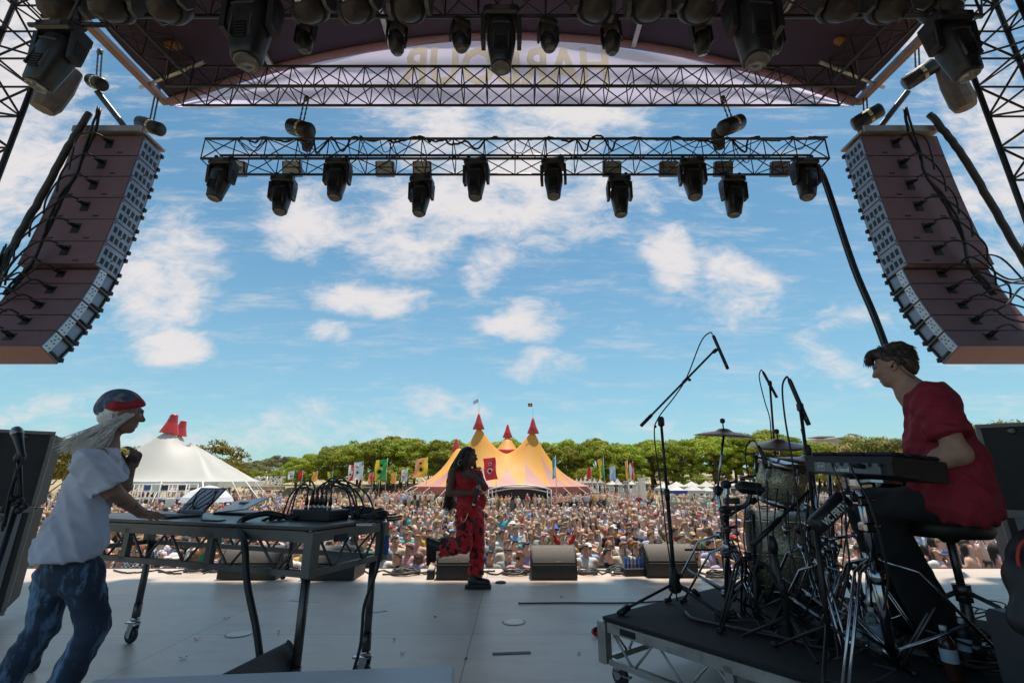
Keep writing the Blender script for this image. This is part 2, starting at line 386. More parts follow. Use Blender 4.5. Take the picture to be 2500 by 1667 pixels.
def dist(q, X, Y, Z):
    if q['t'] == 'cap':
        a, b = q['a'], q['b']; ba = b-a; px, py, pz = X-a[0], Y-a[1], Z-a[2]
        t = np.clip((px*ba[0]+py*ba[1]+pz*ba[2])/max(ba.dot(ba), 1e-9), 0, 1)
        return np.sqrt((px-t*ba[0])**2+(py-t*ba[1])**2+(pz-t*ba[2])**2) - (q['ra']+(q['rb']-q['ra'])*t)
    px, py, pz = X-q['c'][0], Y-q['c'][1], Z-q['c'][2]
    if q['R'] is not None:
        r = q['R']; px, py, pz = px*r[0, 0]+py*r[1, 0]+pz*r[2, 0], px*r[0, 1]+py*r[1, 1]+pz*r[2, 1], px*r[0, 2]+py*r[1, 2]+pz*r[2, 2]
    if q['t'] == 'ell':
        a, b, c = q['r']; k0 = np.sqrt((px/a)**2+(py/b)**2+(pz/c)**2); k1 = np.sqrt((px/a**2)**2+(py/b**2)**2+(pz/c**2)**2)
        return k0*(k0-1)/np.maximum(k1, 1e-6)
    d = q['d']-q['rad']; qx, qy, qz = np.abs(px)-d[0], np.abs(py)-d[1], np.abs(pz)-d[2]
    return np.sqrt(np.maximum(qx, 0)**2+np.maximum(qy, 0)**2+np.maximum(qz, 0)**2)+np.minimum(np.maximum(qx, np.maximum(qy, qz)), 0)-q['rad']
ORD = ['first', 'second', 'third', 'fourth', 'fifth', 'sixth', 'seventh', 'eighth', 'ninth', 'tenth', 'eleventh', 'twelfth', 'thirteenth', 'fourteenth', 'fifteenth', 'sixteenth']
# materials shared by the rig
BLACKM = mat('black truss paint', (.035, .033, .036), .45, .55, .3, 12)
BLACKP = mat('black plastic', (.015, .014, .017), .42, 0, .3, 14, .1, 120)
GREYP = mat('grey plastic', (.055, .052, .053), .45, 0, .2, 10, .05, 90)
DARKP = mat('dark vents', (.006, .006, .007), .6)
RUBBER = mat('black rubber', (.012, .012, .013), .6, 0, .3, 20)
CHROME = mat('chrome', (.46, .46, .49), .17, 1, .2, 10)
ALU = mat('weathered aluminium', (.48, .47, .45), .42, .75, .25, 5, .05, 30, col2=(.22, .2, .18), c2scale=9, c2lo=.55, c2hi=.8)
STEEL = mat('dark steel', (.12, .11, .11), .4, .85, .3, 14)
GLASS = mat('lens glass', (.09, .1, .11), .1, .2, .1, 4)
WHITEP = mat('white paint', (.72, .72, .7), .5, 0, .08, 6)
YELLOWP = mat('yellow sticker', (.75, .62, .3), .5)
# ---------------------------------------------------------------- stage floor
def stage_floor():
    m = mat('painted ply floor', (.68, .56, .475), .38, 0, .1, 1.2, .06, 260, col2=(.56, .465, .40), c2scale=1.1, c2lo=.42, c2hi=.72)
    N, L, b = nodes_of(m)
    tc = N.new('ShaderNodeTexCoord'); br = N.new('ShaderNodeTexBrick'); mp = N.new('ShaderNodeMapping'); L.new(tc.outputs['Object'], mp.inputs[0]); L.new(mp.outputs[0], br.inputs['Vector'])
    mp.inputs['Location'].default_value = (.35, .28, 0)
    br.inputs['Scale'].default_value = 1; br.offset = 0; br.inputs['Brick Width'].default_value = 2.44; br.inputs['Row Height'].default_value = 1.22; br.inputs['Mortar Size'].default_value = .0045; br.inputs['Mortar Smooth'].default_value = .6
    br.inputs['Color1'].default_value = (1, 1, 1, 1); br.inputs['Color2'].default_value = (.93, .93, .93, 1); br.inputs['Mortar'].default_value = (.25, .24, .22, 1)
    src = b.inputs['Base Color'].links[0].from_socket; mx = N.new('ShaderNodeMix'); mx.data_type = 'RGBA'; mx.blend_type = 'MULTIPLY'; mx.inputs[0].default_value = 1
    L.new(src, mx.inputs[6]); L.new(br.outputs['Color'], mx.inputs[7])
    # scuffs: streaky dirt
    n = N.new('ShaderNodeTexNoise'); n.inputs['Scale'].default_value = 1; n.inputs['Detail'].default_value = 8; n.inputs['Roughness'].default_value = .7; mp2 = N.new('ShaderNodeMapping'); mp2.inputs['Scale'].default_value = (1.5, 5, 1); mp2.inputs['Rotation'].default_value = (0, 0, .25)
    L.new(tc.outputs['Object'], mp2.inputs[0]); L.new(mp2.outputs[0], n.inputs['Vector']); rg = N.new('ShaderNodeMapRange'); L.new(n.outputs['Fac'], rg.inputs[0]); rg.inputs[1].default_value = .5; rg.inputs[2].default_value = .78; rg.inputs[3].default_value = 1; rg.inputs[4].default_value = .74
    m2 = N.new('ShaderNodeMix'); m2.data_type = 'RGBA'; m2.blend_type = 'MULTIPLY'; m2.inputs[0].default_value = 1; L.new(mx.outputs[2], m2.inputs[6]); L.new(rg.outputs[0], m2.inputs[7]); L.new(m2.outputs[2], b.inputs['Base Color'])
    f = MB(); f.box((0, 1.35, -.1), (19, 12.7, .2)); fl = struct(f, 'stage_floor', m)
    e = MB(); e.box((0, 7.72, -.06), (19, .04, .13)); e.box((0, 7.73, -.95), (19, .02, 1.66)); o = e.build('stage_skirt', mat('black skirt cloth', (.012, .011, .013), .8), fl, local=True)
    for (x, y) in [(550, 1455), (1180, 1428)]:
        c = PZ(x, y, 0); h = MB(); h.lathe([(.105, .0), (.105, .004), (.09, .006), (0.0, .006)], c, n=28); q = h.build('hatch_cover', mat('grey hatch plate', (.6, .53, .47), .35, .2), fl, local=True)
        r = MB(); r.lathe([(.11, .001), (.113, .003), (.11, .004)], c, n=28); r.build('rim', mat('worn rim', (.3, .28, .26), .6), q, local=True)
    return fl
stage_floor()
def light_blockers():  # unseen black sheets added to block light and keep the drummer's back dark
    m = mat('black light blocker', (.014, .012, .015), .85, 0, .2, 3)
    q = MB(); q.grid(lambda u, v: (2.5+6.8*u, -4.2+.12*math.sin(u*45), v*10.6), 90, 2); struct(q, 'light_blocker_back', m)
    q = MB(); q.grid(lambda u, v: (9.35+.1*math.sin(u*50), -4.2+8.0*u, v*10.2), 90, 2); struct(q, 'light_blocker_right', m)
light_blockers()
# ---------------------------------------------------------------- trusses
def truss(name, label, a, b, s1, s2, pitch=.5, rc=.025, rb=.012, m=None, group=None, cat='truss', double=True, sub=(0, 0, 0)):
    "box truss from a to b; s1, s2 are the edge vectors of its square section"
    a, b, s1, s2 = Vector(a), Vector(b), Vector(s1), Vector(s2); m = m or BLACKM
    t = thing(name, label, cat, tuple(a), group=group)
    cs = [Vector((0, 0, 0)), s1, s1+s2, s2]
    for c in cs:
        q = MB(); q.tube(a+c, b+c, rc, 8); q.build('chord', m, t)
    q = MB(); n = max(1, round((b-a).length/pitch)); d = (b-a)/n
    for k in range(4):
        c0, c1 = cs[k], cs[(k+1) % 4]
        for i in range(n):
            p, r = (c0, c1) if (i % 2) else (c1, c0)
            q.tube(a+d*i+p, a+d*(i+1)+r, rb, 5, cap=False)
            if i % 2 == 0 or double: q.tube(a+d*i+c0, a+d*i+c1, rb, 5, cap=False)
        q.tube(b+c0, b+c1, rb*1.4, 5)
    q.build('bracing', m, t); return t
truss('front_truss', 'long black lattice truss across the stage front under the lilac banner', (-6.95, 7.3, 8.85), (6.9, 7.3, 8.85), (0, .5, 0), (0, 0, .5), .5, .026, .0125)
truss('lighting_truss', 'black cable-strewn truss hung on two hoists, ten spotlights below it', (-5.98, 7.4, 7.2), (6.1, 7.4, 7.2), (0, .48, 0), (0, 0, .46), .6, .025, .011)
truss('roof_truss', 'black truss high over the stage carrying the row of wash lights', (-6.9, 4.57, 7.8), (6.9, 4.57, 7.8), (0, .48, 0), (0, 0, .48), .5, .03, .012)
for sg, w in ((-1, 'left'), (1, 'right')):
    truss('side_truss', f'dark side truss running back from the {w} end of the front truss', (sg*6.4, 7.2, 8.9), (sg*6.75, -.5, 8.3), (sg*.5, 0, 0), (0, 0, .5), .55, .026, .012)
    x0 = -7.24 if sg < 0 else 7.02
    truss('stage_tower', f'tall black lattice tower at the {w} edge of the stage', (x0, 4.7, -1.8), (x0, 4.7, 13), (sg*.8, 0, 0), (0, .8, 0), .55, .035, .016)
    x0 = -8.5 if sg < 0 else 8.3
    truss('rear_tower', f'second black lattice tower further back on the {w} stage edge', (x0, 4.3, -1.8), (x0, 4.3, 13), (sg*.8, 0, 0), (0, .8, 0), .5, .035, .016)
# ---------------------------------------------------------------- roof
def zr(x): return 9.22 + 1.86*(1-(x/7.45)**2)
def roof():
    t = thing('stage_roof', 'dark arched fabric roof over the stage with a pinkish front edge', 'stage roof', (0, 2, 9.2))
    m = mat('roof membrane', (.045, .026, .05), .7, 0, .25, 2, .12, 8)
    q = MB(); nx = 40
    for dz, flip in ((0, 0), (.05, 1)):
        o = MB(); o.grid(lambda u, v: ((u*2-1)*7.45, -5+v*13.05, zr((u*2-1)*7.45)+dz + .03*math.sin(v*40)*(dz == 0)), nx, 26)
        q.add(o.v, o.f if flip else [f[::-1] for f in o.f], 0, True)
    q.build('membrane', m, t)
    e = MB(); pts = [(-7.5+15*i/50, 8.05, zr(-7.5+15*i/50)-.02) for i in range(51)]; e.path(pts, .085, 8); e.build('arch_edge', mat('mauve edge cloth', (.3, .17, .2), .6), t)
    for x in (-5.3, -2.75, 2.75, 5.3):
        r = MB(); r.box((x, 5, zr(x)-.12), (.1, 6, .07)); r.build('rafter', ALU, t)
    for sg in (-1, 1):
        r = MB(); a, b = Vector((sg*7.9, 3.4, 9.2)), Vector((sg*7.62, 8.15, 9.3)); r.box((a+b)/2, (.14, (b-a).length, .14), frame((1, 0, 0), None) if False else Euler((0, 0, -math.atan2(b.x-a.x, b.y-a.y))).to_matrix(), bev=.01); r.build('side_beam', mat('worn brown beam', (.25, .16, .13), .5, .2), t)
        for yy in (5.1, 7.7):
            r = MB(); r.tube((sg*7.85, yy, 9.22), (sg*6.2, yy-.5, 9.35), .035, 8); r.build('cross_tube', ALU, t)
        r = MB(); r.grid(lambda u, v: (sg*(7.45+.03*math.sin(v*9)), -5+v*9.5, 9.25-u*1.5), 3, 20); r.build('side_curtain', mat('roof membrane', (0, 0, 0)), t)
    return t
roof()
def banner():
    t = thing('banner', 'translucent lilac HARBOUR banner filling the roof arch, seen from behind', 'banner', (0, 8.12, 9.1))
    m = translucent(mat('lilac banner cloth', (.66, .60, .76), .7, 0, .1, .8, .3, 1.6), .92)
    q = MB(); q.grid(lambda u, v: ((u*2-1)*7.4, 8.12+.025*math.sin(u*31+v*5)+.02*math.sin(v*14+u*9), 9.12 + v*(zr((u*2-1)*7.4)-9.16)), 70, 14); q.build('cloth', m, t)
    c = (P(925, 150, 8.08)+P(1405, 150, 8.08))/2; z1, z0 = P(1165, 116, 8.08).z, P(1165, 200, 8.08).z; c.z = (z0+z1)/2
    lm = translucent(mat('cream letter cloth', (.97, .93, .76), .9, 0, .02, 3, spec=0), .97)
    M = place((c.x, 8.07, c.z), (1, 0, 0), (0, 0, 1), (0, -1, 0))
    h = (z1-z0)/.72; o = text_mesh('HARBOUR', h, .003, 'lettering', lm, t, M, True, True, 1)
    xs = [v.co.x for v in o.data.vertices]; w = max(xs)-min(xs); tgt = (P(1405, 150, 8.08)-P(925, 150, 8.08)).x; cx = (max(xs)+min(xs))/2
    for v in o.data.vertices: v.co.x = cx + (v.co.x-cx)*tgt/w
    return t
banner()
# ---------------------------------------------------------------- hoists and bags
def chain_mb(a, b, r=.014):
    q = MB(); a, b = Vector(a), Vector(b); n = max(2, int((b-a).length/.05)); d = (b-a)/n
    for i in range(n):
        M = frame(b-a); 
        q.box(a+d*(i+.5), (.032 if i % 2 else .012, .012 if i % 2 else .032, .055), M)
    return q
def hoist(label, c, axis, L=.52, r=.13, chain_to=None, bag=True, scale=1, group=None):
    t = thing('chain_hoist', label, 'chain hoist', tuple(c), group=group); ax = Vector(axis).normalized(); M = frame(ax, (0, 0, 1)); c = Vector(c)
    q = MB(); q.lathe([(0, -L/2), (r*.8, -L/2), (r, -L/2+.03), (r, L/2-.03), (r*.8, L/2), (0, L/2)], c, M, 22)
    for k in range(14):
        a = 2*math.pi*k/14; q.box(c + M @ Vector((r*math.cos(a), r*math.sin(a), -.1*L)), (.012, .012, L*.5), M @ Euler((0, 0, a)).to_matrix())
    q.build('motor_body', BLACKP, t)
    g = MB(); g.box(c + Vector((0, 0, -r*.2)), (r*1.3, r*1.5, r*1.6), M, bev=.02); g.build('gearbox', GREYP, t)
    p = MB(); p.lathe([(r*1.01, .02), (r*1.015, .021), (r*1.015, .08), (r*1.01, .081)], c, M, 22); p.build('warning_band', YELLOWP, t)
    if chain_to is not None:
        for dx in (-.04, .04): chain_mb(c+Vector((dx, 0, r)), Vector(chain_to)+Vector((dx, 0, 0))).build('chain', STEEL, t)
        h = MB(); h.lathe([(.0, -.08), (.05, -.06), (.05, .02), (.0, .06)], Vector(chain_to), None, 10); h.build('hook', STEEL, t)
    if bag:
        b = MB(); bc = c + M @ Vector((.02, -r*1.8, -L*.15)); b.lathe([(0, -.34), (.09, -.33), (.12, -.2), (.13, .05), (.11, .12), (0, .12)], bc, None, 14, sc=(1, .8)); b.build('chain_bag', mat('canvas bag', (.06, .05, .048), .85, 0, .3, 9, .3, 50), t)
    return t
z1 = 8.85
hoist('black chain hoist on the left half of the lighting truss', P(690, 296, 7.65), (.8, -.3, -.45), .62, .16, chain_to=(P(700, 255, 7.55).x, 7.55, 8.8))
hoist('black chain hoist on the right half of the lighting truss', P(1680, 288, 7.65), (.8, .3, .55), .62, .16, chain_to=(P(1664, 250, 7.55).x, 7.55, 8.8))
hoist('chain hoist on the front top corner of the left speaker array', P(345, 290, 7.95), (.9, -.1, -.4), .62, .14, chain_to=P(364, 200, 7.95), bag=False)
hoist('chain hoist with warning plate on the front top corner of the right speaker array', P(1992, 270, 7.95), (.75, -.6, .25), .55, .15, chain_to=P(1985, 200, 7.95))
hoist('chain hoist on the rear top of the left speaker array beside a chain bag', P(222, 190, 7.3), (.8, -.3, -.5), .5, .13, chain_to=P(230, 118, 7.3), bag=False)
hoist('chain hoist on the rear top of the right speaker array beside a chain bag', P(2112, 172, 7.3), (.75, -.6, .35), .55, .15, chain_to=P(2105, 95, 7.3), bag=False)
for (x, y, w) in ((138, 200, 'left'), (2188, 190, 'right')):
    c = P(x, y, 7.2); q = MB(); q.lathe([(0, -.62), (.2, -.6), (.25, -.45), (.24, 0), (.17, .45), (.1, .5), (0, .5)], c, Euler((.0, .25 if w == 'left' else -.25, .3)).to_matrix(), 10, sc=(1, .8), smooth=False)
    solo(q, 'chain_bag', mat('canvas bag grey', (.13, .11, .1), .85, 0, .3, 7, .3, 40), f'large grey canvas chain bag hanging above the {w} speaker array', 'chain bag')
for (x, y, d, n) in ((402, 105, 7.0, 'left'), (1928, 95, 7.0, 'right')):
    c = P(x, y, d); q = MB(); q.lathe([(0, -.2), (.06, -.19), (.11, -.12), (.12, -.02), (.08, .1), (.03, .16), (.05, .24), (0, .24)], c, Euler((-.7, .5, 0)).to_matrix(), 11, smooth=True, sc=(1, .7))
    solo(q, 'canvas_pouch', mat('orange canvas', (.32, .13, .05), .8, 0, .35, 8, .3, 30), f'small orange canvas pouch tied under the {n} end of the roof', 'pouch')
# ---------------------------------------------------------------- moving lights
def sq_loft(q, secs, n=16, p=3.2, mi=0):
    "loft of rounded-square rings (w, d, z)"
    k = len(secs); vs = []
    for (w, d, z) in secs:
        for j in range(n):
            a = 2*math.pi*(j+.5)/n; c, s = math.cos(a), math.sin(a); r = (abs(c)**p+abs(s)**p)**(-1/p); vs.append((r*c*w/2, r*s*d/2, z))
    fs = [(i*n+j, i*n+(j+1) % n, (i+1)*n+(j+1) % n, (i+1)*n+j) for i in range(k-1) for j in range(n)]; fs = [f[::-1] for f in fs] if secs[0][2] > secs[-1][2] else fs
    sm = [True]*len(fs); a = tuple(range(n)); b = tuple((k-1)*n+j for j in range(n))
    if secs[0][2] > secs[-1][2]: fs += [a, b[::-1]]
    else: fs += [a[::-1], b]
    return q.add(vs, fs, mi, sm+[False, False])
def light_a(name, label):
    t = thing(name, label, 'stage light')
    q = MB(); q.box((0, 0, -.12), (.42, .3, .13), bev=.025); q.box((0, -.151, -.12), (.2, .01, .07), mi=1)
    for x in (-.14, .14): q.box((x, 0, -.03), (.05, .05, .07)); q.tube((x, -.06, .02), (x, .06, .02), .035, 8)
    q.build('base', [BLACKP, GREYP], t, True)
    for sx in (-1, 1):
        y = MB(); y.prism([(-.1, -.18), (.1, -.18), (.085, -.38), (.07, -.52), (-.07, -.52), (-.085, -.38)], (sx*.185 if sx > 0 else -.235, 0, 0), (0, 1, 0), (0, 0, 1), (.05, 0, 0)); y.box((sx*.236, 0, -.36), (.006, .1, .18), mi=1); y.build('yoke_arm', [BLACKP, DARKP], t, True)
    h = MB(); sq_loft(h, [(.16, .16, .2), (.27, .25, .17), (.33, .29, .06), (.335, .29, -.06), (.3, .27, -.2), (.25, .24, -.36), (.235, .225, -.44), (.21, .21, -.45)])
    for i in range(6): h.box((0, -.139+.002*i+.006*abs(i-3)*0, -.16-.03*i), (.1, .02, .016), mi=1)
    h.box((-.085, -.128, -.15), (.012, .03, .3), (-.06, 0, 0), mi=2); h.box((.085, -.128, -.15), (.012, .03, .3), (-.06, 0, 0), mi=2)
    h.box((0, -.13, .06), (.2, .04, .02), mi=2)
    o = h.build('head', [BLACKP, DARKP, GREYP], t, True); o.location = (0, 0, -.40)
    l = MB(); l.lathe([(.1, -.452), (.1, -.47), (.085, -.472), (.06, -.462), (0, -.458)], n=20); l.build('lens', GLASS, o, True)
    return t
def light_b(name, label):
    t = thing(name, label, 'stage light')
    q = MB(); q.box((0, 0, -.1), (.4, .32, .14), bev=.03)
    for x in (-.12, .12): q.tube((x, -.06, .02), (x, .06, .02), .035, 8)
    q.build('base', BLACKP, t, True)
    for sx in (-1, 1):
        y = MB(); y.prism([(-.12, -.15), (.12, -.15), (.1, -.42), (.05, -.5), (-.05, -.5), (-.1, -.42)], (sx*.21 if sx > 0 else -.26, 0, 0), (0, 1, 0), (0, 0, 1), (.05, 0, 0)); y.build('yoke_arm', mat('grey plastic', (0, 0, 0)), t, True)
    h = MB(); sq_loft(h, [(.1, .1, .22), (.27, .25, .18), (.36, .33, .08), (.38, .34, -.02), (.35, .31, -.03)], 18, 2.6); o = h.build('head', BLACKP, t, True); o.location = (0, 0, -.4); o.rotation_euler = (math.radians(-28), 0, 0)
    s = MB(); sq_loft(s, [(.34, .3, -.035), (.33, .29, -.1), (.28, .25, -.2), (.2, .18, -.26), (.1, .1, -.275)], 18, 2.4); s.box((.0, -.1, -.235), (.08, .012, .035), (-.9, 0, .3), mi=1); s.build('lower_shell', [mat('warm grey shell', (.036, .03, .028), .5, 0, .2, 12, spec=.25), WHITEP], o, True)
    return t
def light_d(name, label):
    t = thing(name, label, 'stage light')
    q = MB(); q.box((0, 0, -.07), (.19, .16, .09), bev=.02); q.tube((0, -.03, .01), (0, .03, .01), .03, 8); q.build('base', BLACKP, t, True)
    for sx in (-1, 1):
        y = MB(); y.box((sx*.1, 0, -.2), (.025, .09, .22), bev=.008); y.build('yoke_arm', BLACKP, t, True)
    h = MB(); h.lathe([(0, .1), (.055, .09), (.08, .04), (.085, -.04), (.07, -.11), (.05, -.13)], n=18); h.box((0, -.078, .01), (.05, .02, .05), mi=1); o = h.build('head', [BLACKP, mat('warm grey shell', (0, 0, 0))], t, True); o.location = (0, 0, -.28)
    l = MB(); l.lathe([(.05, -.131), (.045, -.14), (0, -.135)], n=16); l.build('lens', GLASS, o, True)
    return t
PA_, PB_, PD_ = light_a('moving_light', 'x'), light_b('wash_light', 'x'), light_d('spot_light', 'x')
used = set()
def put_light(proto, loc, label, group, rotz=0, tilt=(0, 0), scale=1):
    if proto.name not in used: used.add(proto.name); t = proto
    else: t = dup(proto)
    t.location = loc; t.rotation_euler = (0, 0, rotz); t.scale = (scale,)*3; t['label'] = label; t['group'] = group
    for ch in t.children:
        if ch.name.startswith('head'): ch.rotation_euler = (ch.rotation_euler.x + tilt[0], tilt[1], 0)
    return t
G1, G2, G3, G4 = 'spotlights under the lighting truss', 'wash lights along the roof truss', 'big spotlights high over the stage', 'small spotlights under the roof truss'
row = [(517, 0, .05), (654, 1, -.12), (780, 0, -.04), (970, 1, .02), (1095, 0, 0), (1270, 0, 0), (1420, 1, .0), (1585, 0, .03), (1680, 1, .12), (1843, 0, .2)]
for i, (x, far, ty) in enumerate(row):
    px = P(x, 375 if not far else 402, 7.4 if not far else 7.88).x
    put_light(PA_, (px, 7.38 if not far else 7.9, 7.17), f'{ORD[i]} black spotlight from the left under the lighting truss, ' + ('hung on its far rail' if far else 'hung on its near rail'), G1, random.uniform(-.15, .15), (random.uniform(-.12, .1), ty), 1.04)
wash = [190, 300, 425, 735, 838, 950, 1355, 1475, 1580, 1890, 2000, 2115]
for i, x in enumerate(wash):
    px = P(x, 20, 4.75).x
    put_light(PB_, (px, 4.57, 7.77), f'{ORD[i]} grey-bellied wash light from the left along the roof truss', G2, random.uniform(-.3, .3) + (-.2 if x < 1176 else .25), (random.uniform(-.15, .15), 0), 1.1)
for (x, w) in ((705, 'just right of the left big spotlight'), (913, 'second from the left'), (1058, 'left of the central big spotlight'), (1258, 'right of the central big spotlight'), (1403, 'second right of the central big spotlight'), (1607, 'left of the right big spotlight'), (1772, 'just right of the right big spotlight'), (560, 'just left of the left big spotlight')):
    px = P(x, 50, 5.05).x
    put_light(PD_, (px, 5.07, 7.74), f'small round spotlight under the roof truss, {w}', G4, random.uniform(-.5, .5), (random.uniform(-.4, .5), random.uniform(-.5, .3)), 1.35)
for (x, y, d, sc, w, tl) in ((592, -20, 4.5, 1.42, 'left of centre above the stage', -.08), (1152, 28, 5.02, 1.22, 'hung dead centre above the stage', 0), (1716, -20, 4.5, 1.4, 'right of centre above the stage', .08), (155, 62, 4.45, 1.12, 'in the left corner before the tower', .2), (2165, 40, 4.45, 1.12, 'in the right corner before the tower', -.12)):
    put_light(PA_, P(x, y, d), f'big black spotlight {w}', G3, 0, (.08, tl), sc)
for sg, (x, y) in ((-1, (155, 62)), (1, (2165, 40))):
    p = P(x, y, 4.45); q = MB(); q.tube(p+Vector((-.5, 0, .03)), p+Vector((.5, 0, .03)), .03, 8); q.tube(p+Vector((0, 0, .03)), (p.x, 4.5, 8.3), .025, 8); solo(q, 'hanging_bar', BLACKM, f'black pipe carrying the big spotlight in the {"left" if sg < 0 else "right"} corner', 'pipe')
# blinder boxes behind the truss
def blinder(px, label):
    t = thing('blinder_light', label, 'stage light', (px, 8.0, 7.42), group='flat blinder lights behind the lighting truss')
    q = MB(); q.box((px, 8.0, 7.42), (.38, .1, .3), (.35, 0, 0), bev=.01); q.build('housing', GREYP, t)
    for k in range(2):
        l = MB(); l.box(Vector((px, 7.945-.02*(1-2*k), 7.49-.14*k)), (.32, .02, .115), (.35, 0, 0)); l.build('panel', mat('blinder reflector', (.4, .38, .34), .3, .5), t)
    return t
for x, w in ((545, 'behind the first spotlight from the left'), (672, 'by the left hoist'), (885, 'right of the third spotlight'), (970, 'above the fourth spotlight'), (1405, 'above the seventh spotlight'), (1535, 'left of the eighth spotlight'), (1660, 'by the right hoist'), (1790, 'left of the tenth spotlight')):
    blinder(P(x, 385, 8).x, f'grey twin-panel blinder light behind the lighting truss {w}')
# cables heaped along the lighting truss
CAB = mat('black cable', (.016, .015, .017), .5, 0, .2, 30)
def cable(label, pts, r=.012, n=24, wob=0, seed=0, group=None, m=None, name='cable', cat='cable', sides=6):
    q = MB(); q.path(bez(pts, n, wob, seed), r, sides); return solo(q, name, m or CAB, label, cat, group)
rr = random.Random(5)
for k in range(9):
    x0 = -5.6 + 1.3*k; pts = []
    for i in range(9): pts.append((x0 + i*.17 + rr.uniform(-.06, .06), 7.42+rr.uniform(-.03, .1), 7.68 + rr.uniform(-.02, .05) - (rr.uniform(.1, .3) if i in (3, 6) and k % 2 else 0)))
    cable(f'loose black cable lying along the lighting truss top, {ORD[k]} from the left', pts, .02, 50, .008, k, 'cables strewn along the lighting truss')
for k in range(12):
    x0 = rr.uniform(-5.6, 5.5); a = Vector((x0, 7.42, 7.66)); dx = rr.uniform(.2, .7)*rr.choice((-1, 1)); s = rr.uniform(.15, .5)
    cable('thin black cable drooping from the lighting truss rail', [a, a+Vector((dx*.3, .02, -s*.8)), a+Vector((dx*.7, .03, -s)), a+Vector((dx, .02, 0))], .009, 20, 0, k, 'thin cables drooping inside the lighting truss')
pts = [a for a in [(6.02, 7.6, 7.1), (P(1900, 430, 7.7).x, 7.7, P(1900, 430, 7.7).z), P(1960, 610, 7.7), P(2010, 730, 7.6), P(2062, 870, 7.5), P(2100, 960, 7.5), (P(2120, 1010, 7.5).x, 7.45, .05)]]
q = MB()
for k in range(5):
    o = Vector((.035*math.cos(k*1.26), .035*math.sin(k*1.26), 0)); q.path([Vector(p)+o for p in bez(pts, 30)], .024, 6)
t = thing('cable_loom', 'thick shiny bundle of black cables falling from the right end of the lighting truss', 'cable bundle', (6.02, 7.6, 0)); q.build('cable_bundle', mat('shiny black cable', (.02, .02, .022), .25), t)
